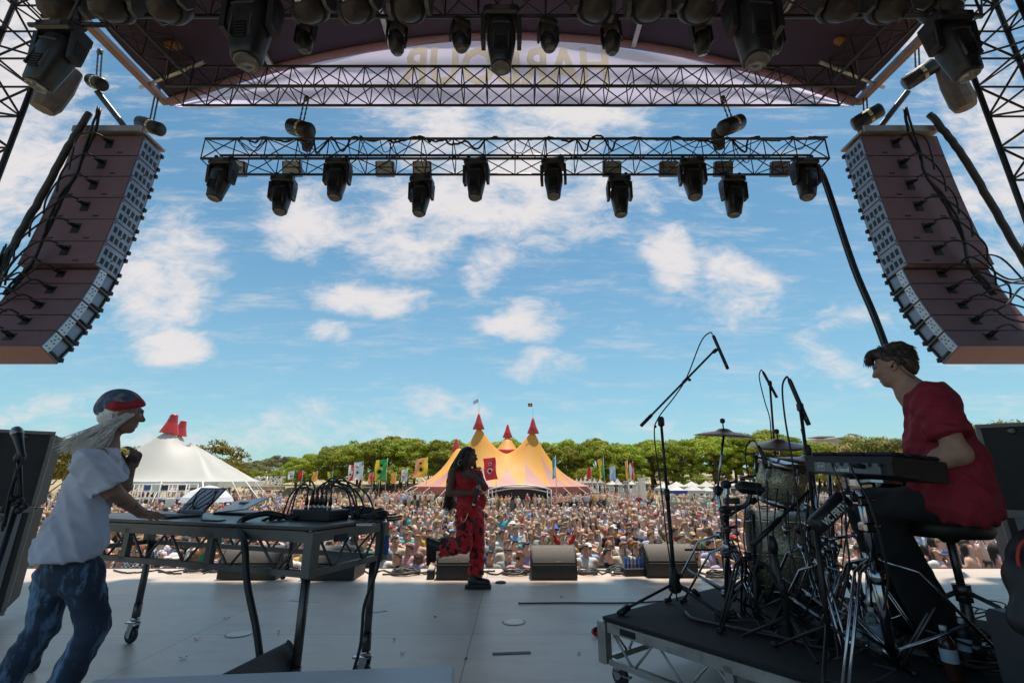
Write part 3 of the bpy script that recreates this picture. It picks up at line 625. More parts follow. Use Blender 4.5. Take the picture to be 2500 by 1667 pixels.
# ---------------------------------------------------------------- line arrays
CABM = mat('mauve grey cabinet', (.17, .088, .105), .6, 0, .14, 2.5, .1, 220)
FLANK = mat('blue grey side plate', (.22, .275, .37), .4, .25, .14, 8)
def line_array(sg, xin, word):
    t = thing('line_array', f'tall curved line array of mauve speaker boxes hanging at the {word} of the stage', 'loudspeaker array', (xin+sg*.67, 7.7, 3.4))
    W_ = 1.34 if sg < 0 else 1.5; xc = xin+sg*W_/2
    F = Vector((0, 8.05, 7.82)); Z = lambda lat, p: Vector((xin+sg*lat, p.y, p.z))
    conns = []
    q = MB(); q.box((xc, 7.78, 7.93), (W_*1.02, .62, .06), bev=.01); q.box((xc, 7.44, 7.93), (W_, .05, .13)); q.build('bumper_frame', mat('grey steel frame', (.3, .27, .26), .5, .5), t)
    b = MB(); pa, pb = Vector((xin+sg*.35, 7.6, 7.95)), Vector((xin+sg*1.0, 7.35, 8.75)); b.box((pa+pb)/2, (.1, .1, (pb-pa).length), frame(pb-pa), bev=.01); b.build('rear_strut', STEEL, t)
    angs = [2.5, 3, 4, 5, 6.5, 8, 12, 16, 20, 24, 28]
    for i, a in enumerate(angs):
        big = i < 6; h, dp = (.50, .52) if big else (.375, .40); a = math.radians(a)
        f = Vector((0, math.cos(a), -math.sin(a))); dn = Vector((0, -math.sin(a), -math.cos(a))); hr = h*.975 if big else h*.90
        ft, fb = F, F+dn*h; rt, rb = F-f*dp+dn*(h-hr)/2, F-f*dp+dn*(h+hr)/2
        q = MB(); c = [Z(l, p) for l in (0, W_) for p in (ft, fb, rb, rt)]
        q.add(c, [f_ if sg > 0 else f_[::-1] for f_ in [(0, 1, 2, 3), (7, 6, 5, 4), (0, 4, 5, 1), (1, 5, 6, 2), (2, 6, 7, 3), (3, 7, 4, 0)]])
        rd = (rb-rt).normalized(); out = -f
        def on(lat, v, s=.0): return Z(lat, rt+rd*(v*hr)+out*s)
        def plate(qq, l0, l1, v0, v1, s, mi):
            vs = [on(l0, v0, s), on(l1, v0, s), on(l1, v1, s), on(l0, v1, s), on(l0, v0, -.002), on(l1, v0, -.002), on(l1, v1, -.002), on(l0, v1, -.002)]
            qq.add(vs, [g if sg > 0 else g[::-1] for g in [(3, 2, 1, 0), (0, 1, 5, 4), (1, 2, 6, 5), (2, 3, 7, 6), (3, 0, 4, 7)]], mi)
        if big:
            for l in (.3, .95): plate(q, l, l+.11, .8, .87, .003, 1)
        plate(q, .0, W_, .97, 1.0, .004, 1)
        if i == 6: plate(q, 0, W_, 0, .12, .004, 1)
        for l in (.2, 1.1): plate(q, l, l+.012, .1, .13, .004, 1)
        cb = q.build('cabinet', [CABM, DARKP], t)
        # connector plate with plugs
        k = MB(); lc = .62; plate(k, lc-.075, lc+.075, .18, .62, .004, 0)
        for e in (-.03, .03):
            pa = on(lc+e, .32, .0); k.tube(pa, pa+out*.1+Vector((0, 0, -.015)), .022, 10, mi=0); k.tube(pa+out*.1+Vector((0, 0, -.015)), pa+out*.15+Vector((0, 0, -.03)), .014, 8, mi=0)
        k.build('connector_plate', [DARKP], cb)
        conns.append((on(lc, .32, .15), out))
        # inner flank
        s = MB(); s1 = -.012
        def fl(u, v, o_): return Z(o_, ft+(rt-ft)*u + (fb+(rb-fb)*u - ft-(rt-ft)*u)*v)
        def fplate(u0, u1, v0, v1, o0, mi):
            vs = [fl(u0, v0, o0), fl(u1, v0, o0), fl(u1, v1, o0), fl(u0, v1, o0), fl(u0, v0, .002), fl(u1, v0, .002), fl(u1, v1, .002), fl(u0, v1, .002)]
            s.add(vs, [g if sg < 0 else g[::-1] for g in [(3, 2, 1, 0), (0, 1, 5, 4), (1, 2, 6, 5), (2, 3, 7, 6), (3, 0, 4, 7)]], mi)
        if big:
            fplate(.04, .97, .03, .97, -.012, 0)
            for r_ in (.2, .6):
                for c_ in range(4): fplate(.14+.2*c_, .27+.2*c_, r_, r_+.24, -.0145, 1)
            for (u, v) in ((.08, .1), (.93, .1), (.08, .9), (.93, .9), (.5, .5)): s.tube(fl(u, v, -.012), fl(u, v, -.026), .012, 6, mi=1)
        else:
            fplate(.0, .98, .03, .97, -.01, 0); fplate(.6, .95, .04, .96, -.02, 2)
            fplate(.1, .58, .05, .1, -.05, 1); fplate(.1, .58, .84, .9, -.05, 1); fplate(.1, .14, .1, .84, -.04, 1)
            for (u, v) in ((.7, .2), (.85, .2), (.7, .5), (.85, .5), (.7, .8), (.85, .8), (.78, .35)): s.tube(fl(u, v, -.02), fl(u, v, -.03), .01, 6, mi=1)
        for v in (.15, .8): s.box(fl(.02, v, -.02), (.05, .05, .07), mi=1)
        s.build('side_plate', [FLANK, DARKP, mat('pale rigging plate', (.5, .54, .6), .35, .4)], cb)
        F = fb
    # cables: one loop per box down to the loom
    g = f'speaker cables on the back of the {word} line array'
    for i, (p, o) in enumerate(conns):
        out = Vector((sg, 0, 0)); dn = Vector((0, -.1, -1)); w = .25+.1*rr.random()
        nx = conns[min(i+1, len(conns)-1)][0] + o*.05
        e = Vector((xin+sg*(.8+.06*i), nx.y-.1, nx.z-.12))
        cable(f'black speaker cable looping from the {ORD[i]} box down the {word} line array', [p, p+o*.12+out*.1+dn*.02, p+o*.14+out*w+dn*(.12+.2*rr.random()), e+o*.06+out*.05, e+dn*.3+out*(.05)], .016, 26, 0, i, g)
    tr = [Vector((xin+sg*.78, 7.3, 8.3))] + [Vector((xin+sg*(.72+.1*rr.random()+.035*i), p.y-.02, p.z+.05)) for i, (p, o) in enumerate(conns[:9])]
    cable(f'thick trunk cable taped down the back of the {word} line array', tr, .026, 60, .006, 3, g)
    cable(f'second trunk cable twisted down the back of the {word} line array', [v+Vector((sg*.05*math.sin(i*1.7), -.035, 0)) for i, v in enumerate(tr)], .02, 60, .006, 4, g)
    if sg < 0: lp = [P(205, 260, 7.35), P(150, 350, 7.3), P(90, 460, 7.3), P(25, 575, 7.2), P(-10, 640, 7.2), P(-60, 760, 7.1)]
    else: lp = [P(2135, 262, 7.35), P(2195, 335, 7.3), P(2260, 440, 7.3), P(2335, 570, 7.2), P(2365, 620, 7.2), P(2420, 740, 7.1)]
    cable(f'fat wrapped multicore loom hanging down the outer edge of the {word} line array', lp, .06, 40, .008, 8, None, mat('wrapped loom', (.05, .045, .045), .6, 0, .3, 20, .3, 60), 'cable_loom', 'cable bundle', 10)
    rr2 = random.Random(9+sg)
    for k in range(5):
        a = lp[3]+Vector((rr2.uniform(-.1, .1), -.05, rr2.uniform(-.1, .1))); b = conns[6+k % 4][0]+Vector((sg*.1, -.1, 0))
        cable(f'slack cable tail between the loom and the lower boxes of the {word} line array', [a, a+Vector((-sg*.1, -.1, -.5-.1*k)), (a+b)/2+Vector((0, -.15, -.5+.1*k)), b+Vector((sg*.15, -.1, .1)), b], .015, 30, 0, k, f'cable tails on the {word} line array')
    return t
line_array(-1, -7.33, 'left'); line_array(1, 6.95, 'right')
# ---------------------------------------------------------------- ground
GZ = -1.8
def sstep(a, b, x): t = min(1, max(0, (x-a)/(b-a))); return t*t*(3-2*t)
def gz(x, y):
    z = GZ + 1.9*sstep(74, 82, y) + .5*sstep(84, 110, y) + 4*sstep(120, 190, y)
    return z + (.18*math.sin(x*.13+1)*math.sin(y*.11) if y > 20 else 0)*sstep(20, 40, y)
def field():
    m = mat('dry field', (.40, .31, .19), .9, 0, .2, .35, .3, 3, col2=(.13, .15, .045), c2scale=.09, c2lo=.53, c2hi=.66)
    q = MB(); xs = sorted(set([-900, -500, -300, -200] + list(range(-140, 141, 7)) + [200, 300, 500, 900])); ys = [-60, -20, 0, 5, 8] + list(range(12, 130, 3)) + [140, 150, 160, 175, 190, 230, 320, 500, 900, 1600]
    vs = [(x, y, gz(x, y)) for x in xs for y in ys]; w = len(ys)
    q.add(vs, [(i*w+j, (i+1)*w+j, (i+1)*w+j+1, i*w+j+1) for i in range(len(xs)-1) for j in range(w-1)], 0, True); return struct(q, 'ground', m)
field()
# ---------------------------------------------------------------- trees
def leafmat(name, col, col2):
    m = mat(name, col, .6, 0, .35, .9, spec=.25, col2=col2, c2scale=.55, c2lo=.4, c2hi=.62); N, L, b = nodes_of(m)
    oi = N.new('ShaderNodeObjectInfo'); hs = N.new('ShaderNodeHueSaturation'); src = b.inputs['Base Color'].links[0].from_socket
    r = N.new('ShaderNodeMapRange'); L.new(oi.outputs['Random'], r.inputs[0]); r.inputs[3].default_value = .7; r.inputs[4].default_value = 1.25; L.new(r.outputs[0], hs.inputs['Value'])
    r2 = N.new('ShaderNodeMapRange'); L.new(oi.outputs['Random'], r2.inputs[0]); r2.inputs[3].default_value = .485; r2.inputs[4].default_value = .51; L.new(r2.outputs[0], hs.inputs['Hue'])
    L.new(src, hs.inputs['Color']); L.new(hs.outputs[0], b.inputs['Base Color']); return translucent(m, .28)
PINE = leafmat('pine needles', (.23, .32, .024), (.38, .39, .045)); OLIVE = leafmat('olive leaves', (.15, .13, .02), (.24, .19, .04)); DRY = leafmat('dry scrub leaves', (.3, .25, .08), (.19, .2, .05)); YEL = leafmat('yellow green leaves', (.3, .27, .02), (.2, .22, .02)); FAR = leafmat('grey green leaves', (.15, .17, .075), (.22, .2, .08))
BARK = mat('bark', (.13, .09, .065), .9, 0, .3, 4, .5, 12)
def crown_mesh(rng, clumps, leaf, per):
    cs = []; C = []
    for (c, r) in clumps:
        d = rng.normal(size=(per, 3)); d /= np.linalg.norm(d, axis=1)[:, None]; d[:, 2] = np.where(d[:, 2] < -.35, -d[:, 2], d[:, 2])
        p = np.array(c) + d*np.array(r)*(rng.uniform(.72, 1.1, per)[:, None])
        C.append(p); cs.append(d)
    P_ = np.concatenate(C); D = np.concatenate(cs); n = len(P_)
    nrm = D + rng.normal(size=(n, 3))*.38; nrm /= np.linalg.norm(nrm, axis=1)[:, None]
    t = np.cross(nrm, rng.normal(size=(n, 3))); t /= np.linalg.norm(t, axis=1)[:, None]; b = np.cross(nrm, t)
    s = (leaf*rng.uniform(.6, 1.3, n))[:, None]
    V = np.stack([P_-t*s*.9, P_-b*s*.45, P_+t*s*.9, P_+b*s*.45], 1).reshape(-1, 3); Q = np.arange(4*n).reshape(n, 4); return V, Q
def make_tree(name, kind, seed):
    rng = np.random.default_rng(seed); t = thing(name, 'x', 'tree'); rd = random.Random(seed)
    clumps = []; q = MB()
    if kind == 'pine':
        H = 9; nt = rd.choice((1, 2)); tips = []
        for k in range(nt):
            a = Vector((rd.uniform(-.3, .3), rd.uniform(-.3, .3), -.3)); lean = Vector((rd.uniform(-.9, .9), rd.uniform(-.9, .9), 0)); b = a+lean*.5+Vector((0, 0, 3)); c = a+lean+Vector((0, 0, 5.6)); q.path([a, b, c], [.28, .22, .15], 8); tips += [b, c]
        for k in range(34):
            an = rd.uniform(0, 6.283); rr_ = 3.6*math.sqrt(rd.random()); z = 4.9+3.5*(1-(rr_/4.4)**2)*rd.uniform(.45, 1.0); c = (rr_*math.cos(an), rr_*math.sin(an), z); r = rd.uniform(.7, 1.25); clumps.append((c, (r, r, r*.72)))
            if k % 3 == 0: s = rd.choice(tips); m_ = (s+Vector(c))/2+Vector((0, 0, -.4)); q.path([s, m_, Vector(c)], [.1, .07, .03], 5)
        for k in range(15):
            an = rd.uniform(0, 6.283); rr_ = rd.uniform(1.3, 3.9); c = (rr_*math.cos(an), rr_*math.sin(an), rd.uniform(2.0, 5.0)); r = rd.uniform(.55, 1.05); clumps.append((c, (r, r, r*.7)))
        m, leaf, per = PINE, .2, 190
    else:
        q.path([(0, 0, -.3), (.1, 0, 1.6), (.3, .1, 3)], [.3, .25, .16], 8)
        for k in range(44):
            an = rd.uniform(0, 6.283); u = rd.uniform(-.35, 1); w = math.sqrt(max(0, 1-u*u)); f = rd.uniform(.55, .95); c = (4*w*f*math.cos(an), 4*w*f*math.sin(an), 3.6+2.9*u*f); r = rd.uniform(.7, 1.3); clumps.append((c, (r, r, r*.75)))
            if k % 5 == 0: q.path([(.1, 0, 1.8), tuple(.5*x for x in c), c], [.12, .07, .03], 5)
        m, leaf, per = {'olive': OLIVE, 'dry': DRY, 'yellow': YEL, 'far': FAR, 'pinebush': PINE}[kind], .21, 120
    V, Q = crown_mesh(rng, clumps, leaf, per); raw_mesh(V, Q, 'crown', m, t, None, False); q.build('trunk', BARK, t, True); return t
HTREE = {'pine': 8.6, 'olive': 6.9, 'dry': 6.9, 'yellow': 6.9, 'far': 6.9, 'pinebush': 6.9}
protos = {}
def tree(kind, x, ytop, d, label, group, wid=1.0, seed=None):
    k = (kind, (hash((x, d)) % 3) if seed is None else seed)
    p = P(x, ytop, d); g = gz(p.x, d); h = p.z-g; s = h/HTREE[kind]
    nm = {'pine': 'pine_tree', 'pinebush': 'shrub'}.get(kind, 'broadleaf_tree')
    if k not in protos: protos[k] = t = make_tree(nm, kind, len(protos)*17+3)
    else: t = dup(protos[k])
    t.location = (p.x, d, g); t.rotation_euler = (0, 0, random.uniform(0, 6.28)); t.scale = (s*wid, s*wid, s); t['label'] = label; t['group'] = group
    if kind == 'pinebush': t['category'] = 'shrub'
    return t
prof = [(670, 1055), (690, 1042), (760, 1026), (830, 1012), (900, 1000), (1000, 1004), (1100, 1010), (1250, 1010), (1350, 1006), (1450, 1016), (1550, 1006), (1620, 996), (1700, 986), (1760, 990), (1800, 1000), (1870, 1016), (1960, 1022)]
def ytop(x):
    for (a, b), (c, d) in zip(prof, prof[1:]):
        if a <= x <= c: return b+(d-b)*(x-a)/(c-a)
    return prof[-1][1]
GP = 'stone pines behind the field'
marks = [(700, 'behind the letter sign end of the bank'), (800, 'behind the red and orange flags'), (880, 'behind the big green flag'), (960, 'behind the big peach flag'), (1060, 'behind the left peaks of the big top'), (1180, 'behind the saddle of the big top'), (1290, 'right beside the big top slope'), (1380, 'behind the green and yellow feather flag'), (1460, 'behind the white pagoda tents'), (1540, 'behind the tall boom microphone stand'), (1620, 'behind the leftmost cymbal'), (1720, 'behind the middle cymbal stand'), (1850, 'behind the drum microphones'), (2050, 'behind the drum pad')]
def mk(x): return min(marks, key=lambda m_: abs(m_[0]-x))[1]
i = 0; seen = {}
for rowi, (d, dy, step, x0) in enumerate(((81, 6, 62, 690), (88, 0, 58, 715), (96, -1, 66, 700))):
    x = x0
    while x < 1990:
        xx = x+random.uniform(-10, 10); k = ('front', 'middle', 'back')[rowi]
        key = (k, mk(xx)); seen[key] = seen.get(key, 0)+1
        tree('pine', xx, ytop(min(max(xx, 670), 1960)) + dy + random.uniform(-2, 9), d+random.uniform(-2, 2), f'green umbrella pine, {k} row, {mk(xx)}' + ('' if seen[key] == 1 else f', {ORD[seen[key]-1]} one along'), GP, random.uniform(.95, 1.2)); x += step
for x in range(700, 1960, 75):
    tree('pinebush', x+random.uniform(-20, 20), 1072+random.uniform(-12, 16), 79+random.uniform(-2, 3), f'low green shrub under the pines, {mk(x)}, ' + ('thin' if x % 2 else 'dense'), 'shrubs under the pines', random.uniform(1.1, 1.5))
tree('olive', 485, 1013, 62, 'big olive brown tree rising behind the right slope of the white tent', None, 1.0)
tree('yellow', 537, 1058, 60, 'bright yellow green round tree at the corner of the white tent', None, .75)
tree('olive', 300, 1018, 60, 'olive tree top showing past the raised fist', None, .8)
tree('olive', 100, 988, 48, 'olive tree behind the left speaker stack', None, .8); tree('olive', 118, 1000, 52, 'yellowish tree behind the right edge of the left speaker stack', None, .8)
for x, y, d, k in ((575, 1060, 130, 'first'), (615, 1052, 140, 'second'), (645, 1045, 150, 'third'), (680, 1050, 150, 'fourth'), (600, 1068, 125, 'fifth'), (560, 1065, 135, 'sixth'), (700, 1052, 140, 'seventh')):
    tree('far', x, y, d, f'{k} hazy grey green tree on the far hill behind the letter sign', 'hazy trees on the far hill', 1.3)
for x, y, k in ((590, 1080, 'left'), (640, 1078, 'middle'), (685, 1070, 'right')): tree('pinebush', x, y, 100, f'{k} one of the green shrubs just behind the letter sign', 'shrubs behind the letter sign', 1.4)
for x, y, d, k, lb in ((1905, 1012, 78, 'pinebush', 'bright green bush right of the middle cymbal'), (1990, 995, 62, 'dry', 'pale dry olive tree right of the far pagoda roofs'), (2060, 1000, 60, 'dry', 'pale dry tree behind the drum pad'), (2120, 985, 58, 'dry', 'dry olive tree beside the drummer chest'), (1950, 1030, 58, 'dry', 'low dry scrub left of the drum pad'), (2030, 1035, 55, 'dry', 'low dry scrub behind the drum pad edge'), (2250, 955, 44, 'dry', 'tall dry tree behind the drummer back'), (2330, 962, 42, 'dry', 'tall olive tree above the right speaker stack'), (2200, 990, 46, 'olive', 'olive tree hidden behind the drummer shoulder')): tree(k, x, y, d, lb, None, 1.05)
# far roofs
for x, y, lb in ((1885, 1002, 'left'), (1938, 1004, 'right')):
    p = P(x, y, 135); t = thing('far_building', f'pale tiered roof pavilion on the skyline, the {lb} one of two', 'building', (p.x, 135, p.z-6)); q = MB(); w = 3.2
    q.box((p.x, 135, p.z-3.6), (w*2, 5, 5)); q.build('wall', mat('pale brick', (.5, .42, .35), .8, 0, .1, 2), t)
    r = MB()
    for k in range(3): r.box((p.x, 135, p.z-.3-.75*k), (w*(1.5+.42*k), 5+.4*k, .3))
    r.build('roof', mat('pale terracotta roof', (.5, .36, .29), .8), t)
# ---------------------------------------------------------------- big top
def big_top():
    cx = P(1152, 1115, 63).x; cy = 63; ev = P(1135, 1119, 53).z; t = thing('big_top_tent', 'yellow and dusty pink big top tent with four red capped peaks', 'circus tent', (cx, cy, GZ))
    Rx, Ry = 11.5, 10.6
    masts = [(P(1100, 950, 58), 'a'), (P(1224, 957, 58.5), 'b'), (P(1050, 961, 68), 'c'), (P(1166, 968, 69), 'd')]
    m = mat('big top cloth', (.68, .315, .045), .62, 0, .06, .5, .12, 1.2); N, L, b = nodes_of(m)
    def mm(op, a, c=0.0):
        n = N.new('ShaderNodeMath'); n.operation = op
        for k, v in ((0, a), (1, c)):
            if hasattr(v, 'is_output'): L.new(v, n.inputs[k])
            else: n.inputs[k].default_value = v
        return n.outputs[0]
    tc = N.new('ShaderNodeTexCoord'); sp = N.new('ShaderNodeSeparateXYZ'); L.new(tc.outputs['Object'], sp.inputs[0])
    xn, yn = mm('DIVIDE', sp.outputs[0], Rx), mm('DIVIDE', sp.outputs[1], Ry); rad = mm('SQRT', mm('ADD', mm('MULTIPLY', xn, xn), mm('MULTIPLY', yn, yn)))
    ang = mm('MULTIPLY', mm('ARCTAN2', yn, xn), 22/6.2832); tri = mm('PINGPONG', mm('ADD', ang, 100.2), .5)
    edge = mm('ADD', .68, mm('MULTIPLY', tri, .64)); f = mm('GREATER_THAN', rad, edge)
    mx = N.new('ShaderNodeMix'); mx.data_type = 'RGBA'; L.new(f, mx.inputs[0]); L.new(b.inputs['Base Color'].links[0].from_socket, mx.inputs[6]); mx.inputs[7].default_value = (.52, .25, .215, 1); L.new(mx.outputs[2], b.inputs['Base Color'])
    def hgt(x, y):
        r = math.hypot((x-cx)/Rx, (y-cy)/Ry); e = max(0, 1-r**2.6); s = 0
        for p, _ in masts: s += math.exp(6*((p.z-ev+.3)/9.2)*math.exp(-math.hypot(x-p.x, y-p.y)/4.6))
        mh = max(((p.z-ev+.3)/9.2)*math.exp(-math.hypot(x-p.x, y-p.y)/4.6) for p, _ in masts)
        return ev + (math.log(s)-math.log(4)*(1-min(1, mh)))/6*9.2*e + .02
    q = MB(); q.grid(lambda u, v: (lambda a, r: (cx+Rx*r*math.cos(a), cy+Ry*r*math.sin(a), hgt(cx+Rx*r*math.cos(a), cy+Ry*r*math.sin(a))))(-math.pi/2+2*math.pi*u, max(.001, v)), 120, 70); q.build('canopy', m, t)
    red = mat('red peak cap', (.5, .035, .035), .4, 0, .1, 2)
    for p, _ in masts:
        h = hgt(p.x, p.y); c = MB(); c.lathe([(.72, -.5), (.75, -.45), (.42, .35), (.2, 1.1), (.12, 1.4), (0, 1.45)], (p.x, p.y, h), None, 18); c.build('peak_cap', red, t)
    rg = MB(); a, b2 = masts[2][0], masts[3][0]; pr = P(1160, 1026, 64); rg.lathe([(2.2, 0), (2.25, .3), (2.25, .7), (2.1, .8)], (pr.x, 65, pr.z-1.15), None, 30); rg.build('ring_collar', red, t)
    k = MB(); k.grid(lambda u, v: (lambda a: (cx+(Rx+.05)*math.cos(a), cy+(Ry+.05)*math.sin(a), ev+.05-v*(.55+.35*abs(math.sin(a*11)))))(2*math.pi*u), 132, 3); k.build('valance', mat('salmon valance', (.52, .16, .12), .7, 0, .15, 2), t)
    po = MB()
    for i in range(26):
        a = 2*math.pi*i/26; 
        if math.sin(a) < .3: po.tube((cx+Rx*math.cos(a), cy+Ry*math.sin(a), GZ), (cx+Rx*math.cos(a), cy+Ry*math.sin(a), ev), .05, 5)
    po.build('side_poles', mat('grey pole', (.35, .34, .33), .5, .4), t)['kind'] = 'stuff'
    g = MB()
    for i in range(26):
        a = 2*math.pi*(i+.3)/26
        if math.sin(a) < .45: g.tube((cx+(Rx+3.6)*math.cos(a), cy+(Ry+3.6)*math.sin(a), GZ), (cx+Rx*math.cos(a), cy+Ry*math.sin(a), ev), .03, 4)
    g.build('guy_ropes', WHITEP, t)['kind'] = 'stuff'
    for p, lab in ((masts[0][0], 0), (masts[1][0], 1)):
        h = hgt(p.x, p.y)+1.4; f_ = MB(); f_.tube((p.x, p.y, h-.3), (p.x, p.y, h+2.0), .025, 5); fl = f_.build('flag_pole', WHITEP, t)
        c = MB()
        if lab: c.box((p.x+-.3, p.y, h+1.8), (.6, .02, .22), mi=0); c.box((p.x-.3, p.y, h+1.58), (.6, .02, .22), mi=1); c.box((p.x-.3, p.y-.012, h+1.69), (.2, .012, .2), mi=2); c.build('small_flag', [mat('black cloth', (.02, .02, .02), .8), mat('red cloth', (.55, .04, .04), .8), mat('yellow cloth', (.75, .5, .04), .8)], fl)
        else: c.grid(lambda u, v: (p.x-.05-u*.7, p.y+.06*math.sin(u*7), h+1.5+v*.45-u*.3), 8, 3); c.build('small_flag', mat('pale blue cloth', (.45, .58, .72), .8), fl)
    # open stage front
    s = thing('tent_stage', 'white arched truss stage front with a dark interior before the big top', 'stage', (cx, 52, GZ)); x0, x1 = P(1122, 1130, 50.5).x, P(1266, 1130, 50.5).x; zt = P(1190, 1113, 50.5).z; ze = P(1122, 1124, 50.5).z
    wt = mat('white truss', (.6, .6, .6), .4, .3)
    for dz in (0, -.35):
        q = MB(); q.path([(x0+(x1-x0)*i/14, 50.5, ze+dz+(zt-ze)*(1-(2*i/14-1)**2)) for i in range(15)], .07, 6); q.build('arch_beam', wt, s)
    for x in (x0, x0+.4, x1-.4, x1): q = MB(); q.tube((x, 50.5, GZ), (x, 50.5, ze), .06, 6); q.build('post', wt, s)
    q = MB(); q.box(((x0+x1)/2, 54, (GZ+ze)/2), (x1-x0-.9, .2, ze-GZ+.5)); q.box((x0+.5, 52.3, (GZ+ze)/2), (.1, 3.4, ze-GZ)); q.box((x1-.5, 52.3, (GZ+ze)/2), (.1, 3.4, ze-GZ)); q.box(((x0+x1)/2, 52.3, ze+.1), (x1-x0-.9, 3.5, .1)); q.build('dark_backdrop', mat('dark interior fill', (.03, .025, .03), .9), s)
    q = MB(); q.box(((x0+x1)/2, 52.3, GZ+.55), (x1-x0-1.1, 3.2, 1.1)); q.build('platform', mat('grey deck', (.16, .16, .16), .7), s)
    q = MB(); q.prism([((x1-x0)*i/14, (zt-ze)*(1-(2*i/14-1)**2)-.4) for i in range(15)]+[(x1-x0, -.9), (0, -.9)], (x0, 50.75, ze), (1, 0, 0), (0, 0, 1), (0, .1, 0)); q.build('arch_shade_fill', mat('dark interior fill', (0, 0, 0)), s)  # dark sheet added in the arch to stand for the shaded interior
    for i in range(1, 4): q = MB(); xx = x0+(x1-x0)*i/4; q.tube((xx, 53.8, GZ), (xx, 53.8, ze), .04, 5); q.build('drape_pole', STEEL, s)
big_top()
# ---------------------------------------------------------------- white tent
def white_tent():
    ce = P(388, 1108, 38); cx, cy = ce.x, 39.5; ev = P(556, 1106, 34.5).z; hx, hy = 4.75, 5.0
    t = thing('white_tent', 'large white peaked tent with two red mast caps, left of the field', 'marquee', (cx, cy, GZ))
    masts = [P(391, 985, 38), P(414, 993, 41.5)]
    m = translucent(mat('white tent cloth', (.58, .57, .54), .55, 0, .06, .6, .12, .9), .15)
    th = math.radians(9); c_, s_ = math.cos(th), math.sin(th)
    def fn(u, v):
        a = 2*math.pi*u; ca, sa = math.cos(a), math.sin(a); k = max(abs(ca), abs(sa)); ex, ey = ca/k, sa/k; bl = .12; ex = ex*(1-bl)+ca*bl*1.2; ey = ey*(1-bl)+sa*bl*1.2
        lx, ly = ex*hx*v, ey*hy*v; x, y = cx+lx*c_-ly*s_, cy+lx*s_+ly*c_; tt = 0
        best = 0
        for p in masts:
            # distance to mast relative to distance to the eave in that direction
            bx, by = cx+ex*hx*c_-ey*hy*s_, cy+ex*hx*s_+ey*hy*c_
            w = 1-math.hypot(x-p.x, y-p.y)/max(.1, math.hypot(bx-p.x, by-p.y)); best = max(best, (p.z-ev)*max(0, w)**1.12)
        return (x, y, ev+best*(1-v**6))
    q = MB(); q.grid(fn, 96, 40); q.build('canopy', m, t)
    v_ = MB(); v_.grid(lambda u, v: (lambda p: (p[0]+.01, p[1]-.02, ev+.03-v*.42-.05*abs(math.sin(u*60))))(fn(u, 1.0)), 96, 2); v_.build('valance', mat('ivory valance', (.66, .64, .58), .7), t)
    red = mat('red peak cap', (0, 0, 0))
    for i, p in enumerate(masts):
        h = p.z; c = MB(); c.lathe([(.66, -.35), (.68, -.3), (.4, .5), (.27, 1.15), (.2, 1.2), (0, 1.2)] if i == 0 else [(.55, -.3), (.56, -.25), (.35, .4), (.24, 1.0), (0, 1.05)], (p.x, p.y, h), Euler((0, .1, 0)).to_matrix(), 12, smooth=False); c.build('peak_cap', red, t)
    for i in range(14):
        p = fn(i/14, 1.0); q = MB(); q.tube((p[0], p[1], GZ), (p[0], p[1], ev), .045, 6); q.build('side_pole', mat('grey pole', (0, 0, 0)), t)
        o = Vector((p[0]-cx, p[1]-cy, 0)).normalized()*2.6; q = MB(); q.tube((p[0]+o.x, p[1]+o.y, GZ), (p[0], p[1], ev), .03 if i % 3 else .06, 5); q.build('guy_rope', WHITEP, t)
    # scaffold bar under it
    a, b = P(290, 1112, 33), P(420, 1160, 33); s = thing('scaffold_stand', 'white scaffold frame with dark and blue panels under the white tent', 'scaffold', ((a.x+b.x)/2, 33, GZ)); q = MB(); zt = a.z
    n = 7
    for i in range(n+1):
        x = a.x+(b.x-a.x)*i/n
        for y in (33, 34.2): q.tube((x, y, GZ), (x, y, zt), .04, 5)
    for k in range(7):
        z = GZ+(zt-GZ)*k/6
        for y in (33, 34.2): q.tube((a.x, y, z), (b.x, y, z), .035, 5)
    q.build('frame', WHITEP, s); pm = [mat('dark panel', (.03, .035, .045), .4), mat('blue screen panel', (.03, .1, .3), .3), mat('white panel', (.7, .7, .7), .5)]
    for i in range(n):
        for k in (3, 5):
            if (i*3+k) % 4 == 0: continue
            x = a.x+(b.x-a.x)*(i+.5)/n; z = GZ+(zt-GZ)*(k+.5)/6; p = MB(); p.box((x, 33.05, z), ((b.x-a.x)/n*.82, .06, (zt-GZ)/6*.75)); p.build('panel', pm[(i+k) % 3 if (i+k) % 3 < 2 else (i % 2)*2], s)
    p = P(477, 1140, 22); u = thing('umbrella', 'pale white umbrella standing in the crowd by the laptop', 'umbrella', (p.x, 22, GZ)); q = MB(); q.lathe([(1.1, -.45), (1.0, -.25), (.7, .02), (.3, .2), (0, .26)], (p.x, 22, P(477, 1128, 22).z), None, 8, smooth=False); q.build('canopy', mat('umbrella cloth', (.66, .68, .74), .6), u); q = MB(); q.tube((p.x, 22, GZ), (p.x, 22, p.z), .03, 6); q.build('pole', STEEL, u)
white_tent()
